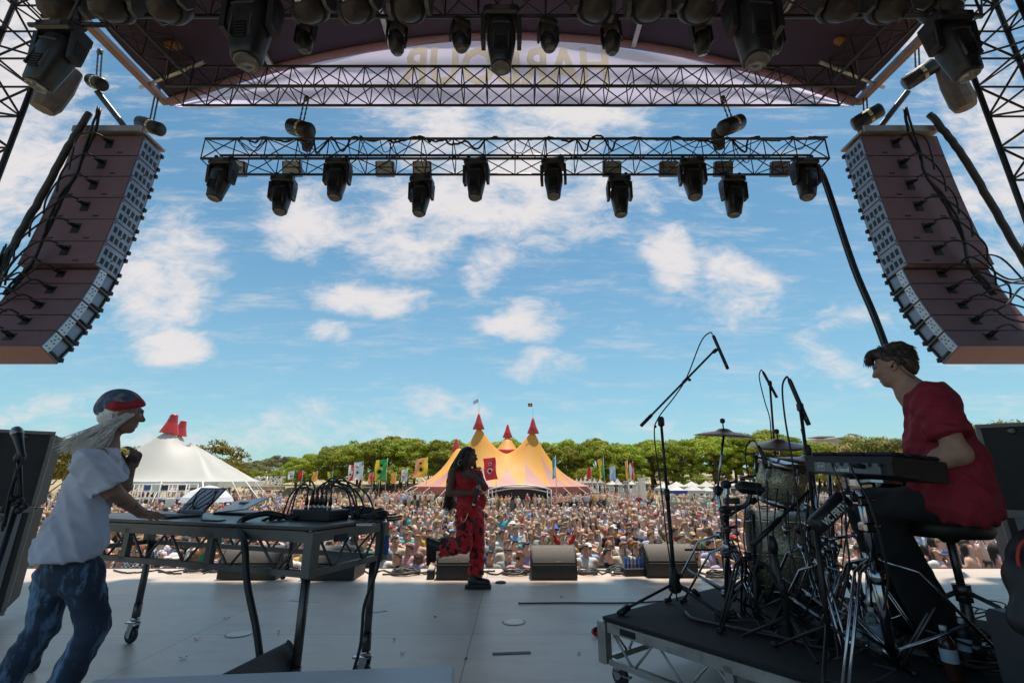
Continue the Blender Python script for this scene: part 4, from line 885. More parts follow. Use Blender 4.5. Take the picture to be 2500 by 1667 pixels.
# ---------------------------------------------------------------- letters, flags, small tents
def sign():
    d = 76.5; t = thing('letter_sign', 'big white free-standing letters SCI FEST on the bank', 'sign', (P(614, 1115, d).x, d, gz(0, d)))
    wh = mat('white letters', (.88, .88, .86), .5)
    for ch, x in zip('SCIFEST', (588, 600, 610, 622, 630, 638, 646)):
        p0, p1 = P(x, 1115, d), P(x, 1095, d); h = (p1.z-p0.z)
        text_mesh(ch, h/.70, .15, 'letter', wh, t, place((p0.x, d, (p0.z+p1.z)/2), (1, 0, 0), (0, 0, 1), (0, -1, 0)), True, False, .95)
    q = MB(); a, b = P(580, 1117, d), P(652, 1117, d); q.box(((a.x+b.x)/2, d+.1, a.z-.25), (b.x-a.x, .8, .5)); q.build('plinth', mat('sandy plinth', (.42, .35, .27), .8), t)
sign()
CL = {k: translucent(mat(k+' flag cloth', v, .7, 0, .12, 1.5), .35) for k, v in dict(red=(.55, .03, .06), blue=(.38, .58, .78), orange=(.75, .33, .10), yellow=(.78, .52, .04), green=(.03, .32, .10), peach=(.72, .36, .22), white=(.75, .75, .75), teal=(.04, .3, .26)).items()}
def flag(x0, y0, x1, y1, d, c1, c2, label, side=1, curve=0.0, ph=0):
    a, b = P(x0, y0, d), P(x1, y1, d); w = abs(b.x-a.x); h = a.z-b.z; px = max(a.x, b.x) if side > 0 else min(a.x, b.x); g = gz(px, d)
    t = thing('feather_flag', label, 'flag', (px, d, g), group='festival flags on poles'); q = MB(); q.tube((px, d, g), (px, d, a.z+.1), .035, 6, .02); q.build('pole', mat('pale pole', (.55, .53, .5), .5), t)
    s = -side
    def cl(u, v): return (px+s*(u*w)+curve*(v-.5)*w*.6+.06*math.sin(v*6+ph)*w, d+.22*math.sin(u*4+v*5+ph)*min(1, w), b.z+v*h-u*.08*h)
    q = MB(); q.grid(cl, 8, 16)
    for i in range(len(q.m)):
        u, v = (i//16)/8, (i % 16)/16
        q.m[i] = 1 if (u > .45+.25*math.sin(v*7+ph)) else 0
    q.build('cloth', [CL[c1], CL[c2]], t)
    if w > .8:
        e = MB()
        for v, r in ((.72, .16), (.4, .24)):
            n = 16; c = Vector(cl(.5, v)); r *= w; 
            e.lathe([(r, -.02), (r, .02), (r*.5, .02), (r*.5, -.02), (r, -.02)], (c.x, c.y-.13, c.z), Euler((math.pi/2, 0, 0)).to_matrix(), 18)
        e.build('emblem', CL['white' if c1 in ('red', 'blue') else c1], t)
    return t
def c2(X, Y): return ((580+X/4.356)/1.063, (1080+Y/4.356)/1.063)
def c3(X, Y): return ((1380+X/5.6)/1.063, (1080+Y/5.6)/1.063)
def c4(X, Y): return ((950+X/3.016)/1.063, (940+Y/3.016)/1.063)
for cf, q in [(c2, r) for r in [(545, 300, 590, 390, 72, 'blue', 'white', 'pale blue flag over the sandy bank, leftmost of all the flags'), (655, 300, 685, 390, 72, 'red', 'red', 'small red flag right of the letter sign'), (800, 305, 840, 405, 72, 'orange', 'yellow', 'small orange and yellow flag between a red and a green one'), (965, 305, 1005, 410, 72, 'green', 'yellow', 'small green flag with yellow top on the bank'),
    (1185, 228, 1245, 400, 66, 'red', 'white', 'billowing red flag with white edges beside the pale blue one'), (1245, 200, 1320, 385, 64, 'blue', 'white', 'tall pale blue flag left of the big green flag'), (1300, 245, 1328, 390, 68, 'yellow', 'yellow', 'narrow yellow flag behind the tall pale blue one'), (1395, 320, 1435, 430, 70, 'red', 'peach', 'small pinkish red flag before the big green one'), (1470, 172, 1580, 388, 58, 'green', 'yellow', 'big green and yellow flag with ring emblems'), (1455, 380, 1510, 416, 72, 'yellow', 'green', 'small yellow and green flag low under the big green one'), (1640, 315, 1680, 430, 68, 'orange', 'yellow', 'small orange flag right of the big green one'), (1745, 280, 1800, 410, 64, 'blue', 'white', 'pale blue feather flag left of the big peach flag'), (1890, 157, 2010, 360, 54, 'yellow', 'peach', 'big peach and yellow flag left of the big top')]] + \
    [(c4, (702, 530, 788, 690, 44, 'red', 'red', 'dark red flag with white rings before the big top, beside the singer')), (c4, (1200, 525, 1230, 680, 44, 'blue', 'teal', 'slim pale blue flag on the right side of the big top'))] + \
    [(c3, r) for r in [(300, 340, 358, 488, 66, 'red', 'red', 'leaning red feather flag just right of the big top'), (450, 210, 535, 470, 60, 'green', 'yellow', 'green and yellow feather flag over the white pagoda tents'), (600, 320, 690, 510, 60, 'blue', 'blue', 'wide pale blue flag over the white tents'), (815, 240, 866, 490, 60, 'orange', 'yellow', 'tall orange feather flag beside a red one'), (872, 266, 942, 500, 58, 'red', 'white', 'red feather flag with white edge, rightmost of the flags')]]:
    (xa, ya), (xb, yb) = cf(q[0], q[1]), cf(q[2], q[3]); flag(xa, ya, xb, yb, q[4], q[5], q[6], q[7], 1, random.uniform(-.5, .3), random.uniform(0, 6))
def gazebo(X, Ya, Ye, hw, d, label, wall=False, col='white tent cloth', group='white market tents right of the field', banner_=None):
    (xa, ya), (xe, ye), (xl, _) = c3(X, Ya), c3(X, Ye), c3(X-hw, Ye); a, e, l = P(xa, ya, d), P(xe, ye, d), P(xl, ye, d); w = e.x-l.x; g = gz(a.x, d)
    t = thing('gazebo', label, 'market tent', (a.x, d, g), group=group); q = MB(); n = 4; m = mat(col, (.7, .7, .7), .55)
    def roof(u, v):
        k = int(u*4) % 4; cs = [(-1, -1), (1, -1), (1, 1), (-1, 1), (-1, -1)]; f = u*4-int(u*4) if u < 1 else 1; k = k if u < 1 else 3
        x = cs[k][0]*(1-f)+cs[k+1][0]*f; y = cs[k][1]*(1-f)+cs[k+1][1]*f; return (a.x+x*w*v, d+y*w*v, e.z+(a.z-e.z)*(1-v)**1.25)
    q.grid(roof, 16, 8, smooth=False); q.build('roof', m, t)
    v_ = MB(); 
    for sx, sy in ((0, -1), (0, 1), (1, 0), (-1, 0)): v_.box((a.x+sx*w, d+sy*w, e.z-.12), (w*2+.02 if sx == 0 else .03, .03 if sx == 0 else w*2, .28))
    v_.build('valance', mat(banner_, (.03, .06, .35), .7) if banner_ else m, t)
    for sx in (-1, 1):
        for sy in (-1, 1): p = MB(); p.tube((a.x+sx*w*.97, d+sy*w*.97, g), (a.x+sx*w*.97, d+sy*w*.97, e.z), .03, 6); p.build('leg', WHITEP, t)
    if wall: p = MB(); p.box((a.x, d-w+.04, (g+e.z)/2-.15), (w*1.94, .03, e.z-g-.35)); p.build('wall', mat('white side wall', (.64, .64, .63), .6), t)
    return t
for q in [(1340, 545, 622, 100, 50, 'white market tent half hidden by the tall microphone stand'), (1520, 530, 602, 118, 56, 'white market tent at the back left of the row'), (1500, 572, 655, 115, 47, 'ivory market tent with a blue band', False, 'ivory tent cloth', None, 'blue band cloth'), (1722, 528, 600, 118, 56, 'white market tent at the back middle of the row'), (1742, 570, 655, 118, 47, 'white market tent second from the cymbal stand'), (1922, 522, 602, 98, 52, 'white market tent beside the cymbal stand'), (1935, 590, 662, 80, 48, 'small cream market tent in front beside the cymbal stand', False, 'ivory tent cloth'), (2090, 545, 605, 60, 54, 'white market tent behind the cymbal stand'), (2300, 525, 590, 110, 50, 'white market tent right of the cymbal stand')]:
    gazebo(*q[:6], **dict(zip(('wall', 'col', 'group', 'banner_'), [v if v is not None else 'white market tents right of the field' for v in q[6:]])))
MATS['ivory tent cloth'].node_tree.nodes['Mix'].inputs[6].default_value = (.55, .53, .48, 1)
for i, X in enumerate((155, 213, 268, 335, 400, 475)): gazebo(X, 480, 548, 32, 70, f'small white pagoda tent with a pointed top, {ORD[i]} from the big top', False, 'white tent cloth', 'white pagoda tents in a row')
for i, (X, Ya) in enumerate(((640, 512), (712, 485))): gazebo(X, Ya, 575, 62, 64, f'white walled pagoda tent, the {("left", "right")[i]} one of a pair', True, 'white tent cloth', 'white walled pagoda tents')
gazebo(905, 520, 572, 55, 62, 'low white walled tent left of the white container', True)
def panel(X0, Y0, X1, Y1, d, label, col, name='poster_board', cat='board', dots=True):
    (xa, ya), (xb, yb) = c3(X0, Y0), c3(X1, Y1); a, b = P(xa, ya, d), P(xb, yb, d); g = gz(a.x, d); t = thing(name, label, cat, ((a.x+b.x)/2, d, g)); q = MB(); q.box(((a.x+b.x)/2, d, (a.z+b.z)/2), (b.x-a.x, .12, a.z-b.z)); q.build('panel', col, t)
    for x in (a.x+.05, b.x-.05): p = MB(); p.tube((x, d+.1, g), (x, d+.1, a.z), .04, 6); p.build('leg', WHITEP, t)
    if dots:
        for k in range(2): p = MB(); p.box((a.x+(b.x-a.x)*(.28+.44*k), d-.08, (a.z+b.z)/2), ((b.x-a.x)*.3, .03, (a.z-b.z)*.6)); p.build('poster', mat('grey poster', (.3, .28, .27), .6, 0, .5, 3), t)
for i, X in enumerate((250, 305, 375, 445, 510)): panel(X, 548, X+50, 585, 67, f'grey photo panel below the white pagodas, {ORD[i]} from the big top', mat('white panel', (0, 0, 0)))
panel(795, 522, 870, 576, 60, 'grey photo board above the white tents', mat('white panel', (0, 0, 0))); panel(793, 588, 835, 622, 60, 'dark poster board beside the low white tent', mat('dark panel', (0, 0, 0))); panel(885, 582, 915, 626, 58, 'dark poster on the low white tent', mat('dark panel', (0, 0, 0)), dots=False)
p0, p1 = P(*c3(1015, 540), 62), P(*c3(1105, 636), 62); t = thing('container', 'white box container between the tents and the pines', 'container', ((p0.x+p1.x)/2, 63, GZ)); q = MB(); q.box(((p0.x+p1.x)/2, 63.2, (GZ+p0.z)/2), (p1.x-p0.x, 2.4, p0.z-GZ), bev=.05); q.build('body', WHITEP, t); q = MB(); q.box((p0.x+.4, 62.3, p0.z+.3), (.8, 1, .5)); q.build('roof_unit', mat('white panel', (0, 0, 0)), t)
# crowd barriers
def barrier(x, y, rot, label):
    t = thing('crowd_barrier', label, 'barrier', (x, y, GZ), (0, 0, rot), 'grey barriers in front of the market tents'); q = MB(); w, h = 2.4, 1.9
    for a, b in (((-w/2, 0, .1), (-w/2, 0, h)), ((w/2, 0, .1), (w/2, 0, h)), ((-w/2, 0, h), (w/2, 0, h)), ((-w/2, 0, .2), (w/2, 0, .2)), ((-w/2, 0, h*.5), (w/2, 0, h*.5))): q.tube(a, b, .025, 6)
    q.build('frame', ALU, t, True); q = MB()
    for i in range(1, 20): q.tube((-w/2+w*i/20, 0, .2), (-w/2+w*i/20, 0, h), .012, 4, cap=False)
    q.build('mesh_infill', mat('grey mesh', (.35, .36, .33), .5, .3), t, True); q = MB(); q.box((0, .05, h*.42), (w*.98, .01, h*.7)); q.build('scrim', mat('grey green scrim', (.36, .38, .33), .8), t, True)
for i in range(9): a = P(1575+i*58, 1170, 37); barrier(a.x, 37+.35*i*0+random.uniform(-.1, .1), random.uniform(-.03, .03), f'grey mesh barrier before the market tents, {ORD[i]} from the boom microphone stand')
# ---------------------------------------------------------------- floor wedges along the stage front
GRILLE = mat('speaker grille', (.125, .112, .105), .55, .3, .2, 60, .3, 400)
CABB = mat('black speaker paint', (.03, .027, .027), .6, 0, .25, 20, .25, 260)
def wedge(name, label, x0, x1, yb, d=None, ht=.40, group='wedge monitors along the stage front', rot=0, w=None):
    a, b = PZ(x0, yb, 0), PZ(x1, yb, 0); c = (a+b)/2; w = w or (b-a).length; t = thing(name, label, 'stage monitor', (c.x, c.y, 0), (0, 0, rot), group)
    h, dp = ht, ht*1.25
    # profile in (depth, height): vertical back towards us, curved grille slope facing away/up
    pr = [(0, .012), (dp, .012), (dp, h*.28), (dp*.8, h*.72), (dp*.56, h*.93), (dp*.36, h), (.03, h*.52), (0, h*.47)]
    q = MB(); q.prism(pr, (-w/2, 0, 0), (0, 1, 0), (0, 0, 1), (w, 0, 0)); q.build('cabinet', CABB, t, True)
    g = MB(); g.grid(lambda u, v: (-w/2+.012+(w-.024)*u, .008+(dp*.42-.008)*v, h*.50+.012+(h*1.0-h*.50)*math.sin(v*math.pi/2)**.8), 6, 10)
    g.build('grille', GRILLE, t, True)
    for sx in (-1, 1):
        s = MB(); s.path([(sx*(w/2-.008), .0+dp*.42*v, h*.5+.01+(h*.5)*math.sin(v*math.pi/2)**.8) for v in [i/8 for i in range(9)]], .012, 6); s.build('edge_trim', GREYP, t, True)
        r = MB(); r.lathe([(.075, 0), (.075, .006), (.06, .008), (.03, .002), (0, .002)], (sx*(w/2+.0015), dp*.42, h*.55), Euler((0, sx*math.pi/2, 0)).to_matrix(), 20); r.build('side_port', GREYP, t, True)
    bd = MB(); bd.box((.06, .035, h*.60), (.045, .006, .045), (-.95, 0, 0), 0); bd.box((.06, .031, h*.605), (.03, .006, .03), (-.95, 0, 0), 1); o = bd.build('badge', [mat('gold badge', (.75, .42, .06), .4), DARKP], t, True)
    return t
for x0, x1, yb, lb in ((496, 632, 1332, 'black wedge monitor under the left half of the desk'), (690, 812, 1333, 'black wedge monitor behind the near leg of the desk'), (1001, 1106, 1332, 'black wedge monitor behind the singer'), (1221, 1327, 1332, 'black wedge monitor right of the singer'), (1490, 1606, 1327, 'black wedge monitor behind the tall microphone stand')):
    wedge('wedge_monitor', lb, x0, x1, yb)
# near wedge at the bottom edge, cables going into it
pz = PZ(560, 1560, .0); 
t = wedge('wedge_monitor', 'black wedge monitor in front of the desk, cable plugged in its top', 512, 618, 1600, None, .36, None, 0, .52); t.location = P(618, 1575, 2.75).xy.to_3d(); t.rotation_euler = (0, 0, math.radians(78)); t.scale = (1, .55, 1.1)
# ---------------------------------------------------------------- coils and odds along the stage edge
def coil(x, y, r, label, z=0, turns=6, group='coiled cables on the stage front', m=None, th=.011, sy=.8):
    c = PZ(x, y, z); rd = random.Random(int(x*7+y)); pts = []
    for i in range(turns*14):
        a = 2*math.pi*i/14; rr_ = r*(1+.12*math.sin(i*.37)+rd.uniform(-.05, .05)); pts.append((c.x+rr_*math.cos(a)+rd.uniform(-.02, .02), c.y+rr_*sy*math.sin(a), z+th+.05*(i/(turns*14))*rd.uniform(.6, 1.4)))
    pts += [(c.x+r*1.5, c.y-.05, z+th), (c.x+r*2.3, c.y+.1, z+th)]
    return cable(label, pts, th, len(pts)*2, 0, 0, group, m or mat('grey black cable', (.045, .042, .042), .45, 0, .2, 20), 'cable_coil', 'cable', 6)
for x, y, r, lb in ((455, 1311, .17, 'coil of black cable at the stage edge left of the wedge under the desk'), (655, 1316, .17, 'coil of black cable between the two wedges behind the desk'), (1185, 1318, .17, 'big coil of black cable between the two central wedges'), (930, 1318, .19, 'messy coil of cable left of the small power box'), (1350, 1318, .13, 'small coil of cable right of the central wedge'), (1420, 1314, .15, 'coil of cable by the blue plug stage box'), (1660, 1325, .2, 'coil of cable behind the drum riser corner')): coil(x, y, r, lb)
rr = random.Random(21)
for k in range(14):
    x = 260+k*103; pts = [PZ(x+i*26, 1312+rr.uniform(-4, 9), 0)+Vector((0, 0, .012)) for i in range(7)]; cable('black cable lying along the stage front edge', pts, .011, 30, .004, k, 'cables lying along the stage front')
cable('cable running across the floor to the drum riser', [PZ(1190, 1387, 0)+Vector((0, 0, .01)), PZ(1300, 1386, 0)+Vector((0, 0, .01)), PZ(1440, 1386, 0)+Vector((0, 0, .01)), PZ(1560, 1380, 0)+Vector((0, 0, .01))], .008, 20)
def small_box(name, label, x, y, w, d, h, cat, m=BLACKP, rot=0.1):
    c = PZ(x, y, 0); t = thing(name, label, cat, tuple(c), (0, 0, rot)); q = MB(); q.box((0, 0, h/2), (w, d, h), bev=.008); q.build('case', m, t, True); return t
t = small_box('power_box', 'small grey topped power box beside the wedge behind the singer', 990, 1326, .10, .28, .12, 'power box'); q = MB(); q.box((0, 0, .124), (.085, .25, .008), bev=.003); q.build('lid', mat('pale grey lid', (.42, .4, .4), .5), t, True)
t = small_box('stage_box', 'black stage box with upright blue plugs on the stage edge', 1458, 1320, .34, .2, .1, 'stage box')
BLUE = mat('blue plug', (.03, .14, .5), .4)
for k in range(5):
    q = MB(); q.lathe([(.022, .1), (.024, .14), (.018, .15), (.018, .2), (.012, .24), (0, .245)], (-.12+.055*k, 0, 0), None, 10); q.build('plug', BLUE if k != 2 else mat('grey plug', (.3, .3, .3), .4), t, True)
for k in range(3): cable('cable arcing out of a blue plug at the stage edge', [t.location+Vector((-.12+.11*k, 0, .24)), t.location+Vector((-.1+.11*k, .05, .36)), t.location+Vector((.02+.12*k, .2, .3)), t.location+Vector((.1+.12*k, .35, .02))], .007, 18, 0, 0, 'cables arcing from the blue plugs')
def mic_handheld(label, c, axis, name='microphone', L=.17):
    t = thing(name, label, 'microphone', tuple(c)); M = frame(axis); q = MB(); q.lathe([(0, -L/2), (.011, -L/2), (.014, -L/2+.03), (.021, L/2-.02), (.024, L/2)], c, M, 14); q.build('body', BLACKP, t); q = MB(); q.lathe([(.024, L/2), (.027, L/2+.01), (.027, L/2+.03), (.02, L/2+.05), (0, L/2+.056)], c, M, 14); q.build('mesh_head', mat('steel mesh', (.3, .3, .32), .35, .8, .4, 300), t); return t
c = PZ(1425, 1322, 0)+Vector((0, 0, .03)); mic_handheld('black handheld microphone lying on the floor right of the central wedge', c, (-1, .1, 0)); cable('cable trailing from the microphone lying on the floor', [c+Vector((.1, 0, -.01)), c+Vector((.3, .05, -.02)), c+Vector((.45, .3, -.02)), c+Vector((.2, .5, -.02))], .008, 20)
q = MB(); c = PZ(1150, 1338, 0); q.lathe([(.07, 0), (.07, .012), (.05, .02), (0, .02)], c, None, 18); solo(q, 'rubber_puck', RUBBER, 'flat round black rubber puck on the floor right of the singer boot', 'rubber puck')
# red clip near riser
c = PZ(1374, 1460, 0)+Vector((0, 0, .02)); t = thing('spring_clamp', 'small red and black spring clamp on the floor by the riser corner', 'clamp', tuple(c)); q = MB(); q.lathe([(.05, 0), (.06, .012), (.05, .024), (.04, .012), (.05, 0)], c, Euler((.4, 0, 0)).to_matrix(), 16); q.build('red_loop', mat('red plastic', (.5, .02, .03), .4), t); q = MB(); q.box(c+Vector((.09, 0, .01)), (.12, .03, .02), (0, 0, .15), bev=.006); q.build('handle', BLACKP, t)
# ---------------------------------------------------------------- desk
def deck(name, label, cat, C, tdir, sdir, L, Dp, ztop, zrail, legs, mtop, casters=True, raild=.28, metal=None):
    "folding truss deck: C near corner, tdir along the near edge, sdir away"
    AL = metal or ALU
    C = Vector((*C, 0)); td = Vector((*tdir, 0)).normalized(); sd_ = Vector((*sdir, 0)).normalized(); U = Vector((0, 0, 1)); t = thing(name, label, cat, tuple(C))
    def pt(a, b, z): return C+td*a+sd_*b+U*z
    rot = Matrix((td, sd_, U)).transposed()
    if td.cross(sd_).z < 0: rot = Matrix((td, sd_, -U)).transposed()
    q = MB(); q.box(pt(L/2, Dp/2, ztop-.011), (L+.012, Dp+.012, .022), rot, bev=.004); q.build('deck_board', mtop, t)
    zu, zl = ztop-.055, ztop-.055-raild
    for (a0, b0, a1, b1) in ((0, 0, L, 0), (0, Dp, L, Dp), (0, 0, 0, Dp), (L, 0, L, Dp)):
        p, r = pt(a0, b0, 0), pt(a1, b1, 0); ln = (r-p).length; ax = (r-p)/ln; cr = frame(ax, U)
        i = .0; k = MB()
        ins = Vector((0, 0, 0))
        for z, hh in ((zu, .062), (zl, .035)): k.box((p+r)/2+U*z, (hh, .036, ln-.09 if (a0 != a1) else ln-.09), cr)
        n = max(2, round(ln/.21)); n += n % 2
        for j in range(n):
            u0, u1 = p+ax*(.05+(ln-.1)*j/n), p+ax*(.05+(ln-.1)*(j+1)/n); z0, z1_ = (zu, zl) if j % 2 == 0 else (zl, zu); k.tube(u0+U*z0, u1+U*z1_, .0085, 6)
        if ln > 1.5:
            for f in (.33, .66): k.box(p+ax*ln*f+U*((zu+zl)/2), (raild, .036, .05), cr)
        k.build('truss_rail', AL, t)
    for (a, b) in ((0, 0), (L, 0), (0, Dp), (L, Dp)):
        k = MB(); k.box(pt(a, b, (zu+zl)/2+.005), (.07, .07, raild+.05), rot, bev=.006); k.build('corner_post', AL, t)
    for (a, b, ok) in legs:
        if zrail is not None:
            lg = MB(); lg.tube(pt(a, b, zl), pt(a, b, .2), .026, 12); lg.tube(pt(a, b, .3), pt(a, b, .19), .031, 12); lo = lg.build('leg', STEEL, t)
        else: lo = None
        zt = .2 if zrail is not None else zl-.02
        cst = MB(); w = .062; o = pt(a, b, 0); off = td*.02
        cst.lathe([(.025, zt), (.035, zt-.01), (.035, zt-.03), (.02, zt-.04)], o, None, 14)
        for s in (-1, 1): cst.prism([(-.03, zt-.04), (.03, zt-.04), (.035, w+.0), (.01, w-.02), (-.01, w-.02)], o+sd_*(s*.028-.003)+td*.0, td, U, sd_*.006)
        cst.box(o+td*.05+U*(zt-.055), (.09, .04, .012), rot, bev=.003)
        co = cst.build('caster', CHROME, t)
        wl = MB(); wl.lathe([(.02, -.018), (w*.9, -.018), (w, -.01), (w, .01), (w*.9, .018), (.02, .018)], o+U*w+td*.01, frame(sd_), 24); wl.build('wheel', mat('blue black wheel', (.012, .014, .03), .45), co)
    return t, pt
TB = dict(C=(-1.18, 2.93), t=(-.94, .34), s=(.34, .94), L=2.44, D=.7, z=1.03)
desk, dpt = deck('desk', 'folding truss deck on tall castered legs used as an equipment desk', 'equipment desk', TB['C'], TB['t'], TB['s'], TB['L'], TB['D'], TB['z'], 1, [(.04, .03, 1), (.04, .67, 1), (2.36, .03, 1), (2.36, .67, 1)], mat('black deck ply', (.03, .03, .033), .35, 0, .3, 8, .1, 60, spec=.6), raild=.2, metal=mat('dull dark aluminium', (.13, .125, .125), .45, .6, .3, 6, .05, 30))
q = MB(); Cn = Vector((*TB['C'], 0)); tdv = Vector((*TB['t'], 0)); sdv = Vector((*TB['s'], 0))
lb_ = MB(); lb_.box(dpt(.0, .0, 0)+Vector((0, 0, .95))+sdv*.22-tdv*(-.0)+Vector((.02, -.0, 0)), (.006, .12, .04), Matrix((tdv.normalized(), sdv.normalized(), Vector((0, 0, -1)))).transposed()); lb_.build('maker_plate', DARKP, desk)
TZ = TB['z']
def tab(a, b, z=0): return dpt(a, b, TZ+z)
TM = lambda a, b, z=0, r=0: place(tab(a, b, z), Matrix.Rotation(r, 3, 'Z') @ (-tdv.normalized()), Matrix.Rotation(r, 3, 'Z') @ sdv.normalized(), (0, 0, 1))
def on_table(x, y):
    p = PZ(x, y, TZ); return p
# laptop with reflections modelled as dark squiggles on the glass, screen turned to us
def laptop():
    p = on_table(395, 1187); t = thing('laptop', 'open laptop with mirrored dark bars modelled on its glossy screen, on the desk by the man', 'laptop', tuple(p), (0, 0, math.radians(-28)))
    q = MB(); q.box((0, 0, .009), (.36, .25, .016), bev=.005); q.box((0, -.03, .0185), (.3, .12, .002), mi=1); q.build('keyboard_base', [mat('dark grey alu', (.06, .06, .065), .35, .6), DARKP], t, True)
    a = math.radians(50); M = Euler((a, 0, 0)).to_matrix(); hp = Vector((0, .12, .02)); q = MB(); q.box(hp+M @ Vector((0, .12, 0)), (.36, .245, .008), M, bev=.003); lid = q.build('screen', mat('dark grey alu', (0, 0, 0)), t, True)
    s = MB(); s.box(hp+M @ Vector((0, .122, .0048)), (.33, .205, .001), M); gl = mat('glossy screen', (.30, .24, .25), .08, .2, .1, 2); s.build('glass', gl, lid, True)
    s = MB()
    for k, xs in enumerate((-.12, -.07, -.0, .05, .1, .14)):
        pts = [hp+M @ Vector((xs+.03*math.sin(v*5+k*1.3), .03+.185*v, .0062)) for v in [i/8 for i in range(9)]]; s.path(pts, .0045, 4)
    s.path([hp+M @ Vector((-.15+.3*i/8, .06+.03*math.sin(i), .0062)) for i in range(9)], .0045, 4); s.build('modelled_reflection', DARKP, lid, True)  # thin dark tubes on the glass stand in for the reflection
    return t
laptop()
p = on_table(553, 1180); t = thing('tablet_computer', 'pale silver laptop lying half open on the desk with a phone on it', 'laptop', tuple(p), (0, 0, math.radians(-20))); q = MB(); q.box((0, 0, .01), (.34, .24, .018), bev=.005); q.build('base', mat('dark grey alu', (0, 0, 0)), t, True); M = Euler((math.radians(20), math.radians(-6), 0)).to_matrix(); q = MB(); q.box(Vector((0, -.11, .022))+M @ Vector((0, .12, .006)), (.35, .245, .012), M, bev=.005); q.build('lid', mat('pale silver', (.58, .6, .63), .35, .3), t, True)
c = Vector((0, -.11, .022))+M @ Vector((.02, .13, .018)); t2 = thing('phone', 'small black phone lying on the pale silver laptop', 'phone', tuple(p+Matrix.Rotation(math.radians(-20), 3, 'Z') @ c), (math.radians(18), 0, math.radians(20))); q = MB(); q.box((0, 0, 0), (.08, .04, .009), bev=.004); q.build('body', BLACKP, t2, True)
p = on_table(490, 1196); q = MB(); q.box(p+Vector((0, 0, .006)), (.15, .07, .008), (0, 0, -.3), bev=.003); solo(q, 'phone', mat('dark grey alu', (0, 0, 0)), 'thin dark phone lying flat between the two laptops', 'phone')
def plug_box():
    p = on_table(735, 1193); r = math.atan2(-TB['t'][1], -TB['t'][0]); t = thing('stage_box', 'black stage box with upright silver plugs on the desk', 'stage box', tuple(p), (0, 0, r)); q = MB(); q.box((0, 0, .035), (.33, .2, .07), bev=.006); q.build('case', BLACKP, t, True); M = Matrix.Translation(p) @ Matrix.Rotation(r, 4, 'Z'); ends = []
    for row in range(2):
        for k in range(6 if row == 0 else 3):
            c = (-.11+.042*k, -.03+.06*row, 0); q = MB(); q.lathe([(.012, .07), (.012, .1)], c, None, 10, mi=0); q.lathe([(.0125, .1), (.0115, .135), (.006, .16), (.005, .175)], c, None, 10, mi=1); q.build('plug', [mat('nickel', (.5, .47, .43), .3, .9), BLACKP], t, True); ends.append(M @ Vector((c[0], c[1], .172)))
    rd = random.Random(3)
    for i, e in enumerate(ends[::1]):
        sg = -1 if i in (0, 1, 6) else 1; far = M @ Vector((sg*rd.uniform(.25, .5), rd.uniform(-.06, .12), .012)); hgt = rd.uniform(.04, .12); mid = (e+far)/2; mid.z = e.z+hgt*.7
        cable('black cable arching out of the plugs of the desk stage box', [e, e+Vector((0, 0, hgt*.55)), Vector((e.x*.7+far.x*.3, e.y*.7+far.y*.3, e.z+hgt)), Vector((e.x*.25+far.x*.75, e.y*.25+far.y*.75, e.z+hgt*.1)), far], .0062, 30, 0, 0, 'cables arching over the desk stage box')
    return t
plug_box()
for k, (x, y, r, lb) in enumerate(((842, 1190, .10, 'coil of black cable piled on the right end of the desk'), (815, 1185, .13, 'wider loose coil of black cable beside the desk stage box'), (860, 1196, .07, 'small tight coil hanging over the right corner of the desk'))): coil(x, y, r, lb, TZ, 5, 'cable coils on the desk', CAB, .0085, .6)
for k in range(5): p = on_table(600+k*18, 1196-k); cable('black cable bunched on the desk left of the plugs', [p, p+Vector((.08, .04, .03)), p+Vector((.18, .02, .015)), p+Vector((.26, .06, .03)), p+Vector((.33, .03, .01))], .009, 20, .002, k, 'cables bunched along the middle of the desk')
p = on_table(595, 1196); cable('thick black multicore cable dropping from the desk into the near wedge', [p+Vector((.16, .02, .03)), p+Vector((.04, -.03, .05)), p+Vector((-.06, -.13, .0)), P(562, 1250, 3.0), P(568, 1340, 2.95), P(588, 1440, 2.92), P(598, 1520, 2.9), P(600, 1560, 2.9)], .019, 50, 0, 0, None, None, 'cable', 'cable', 10)
cable('cable hanging from the desk corner down to the floor', [tab(.02, .68, .02), P(878, 1215, 3.4), P(868, 1300, 3.4), P(838, 1385, 3.35), P(832, 1440, 3.35), P(826, 1490, 3.3), P(800, 1580, 3.2)], .011, 40)
for k, (x, y, lb) in enumerate(((660, 1310, 'upper'), (650, 1332, 'lower'))):
    p = P(x, y-8, 3.0); q = MB(); q.ball(p, .016, 10); q.path([p, p+Vector((.01, 0, .05)), P(672, 1240, 3.0)], .004, 5); solo(q, 'hanging_plug', BLACKP, f'small round black plug dangling under the desk rail, the {lb} one', 'plug')
p = on_table(838, 1210); q = MB(); q.lathe([(.009, -.05), (.011, -.04), (.011, .04), (.008, .06)], p+Vector((0, 0, .012)), frame((1, .1, 0)), 10); solo(q, 'cable_connector', mat('nickel', (0, 0, 0)), 'loose nickel cable connector lying near the desk right corner', 'connector')
q = MB(); c = tab(.0, .7, -.18)+Vector((.03, 0, 0)); q.lathe([(.0, -.07), (.022, -.06), (.026, .0), (.02, .06), (0, .07)], c, None, 10); solo(q, 'blue_tape', BLUE, 'bright blue strap tied to the far right leg of the desk', 'strap')
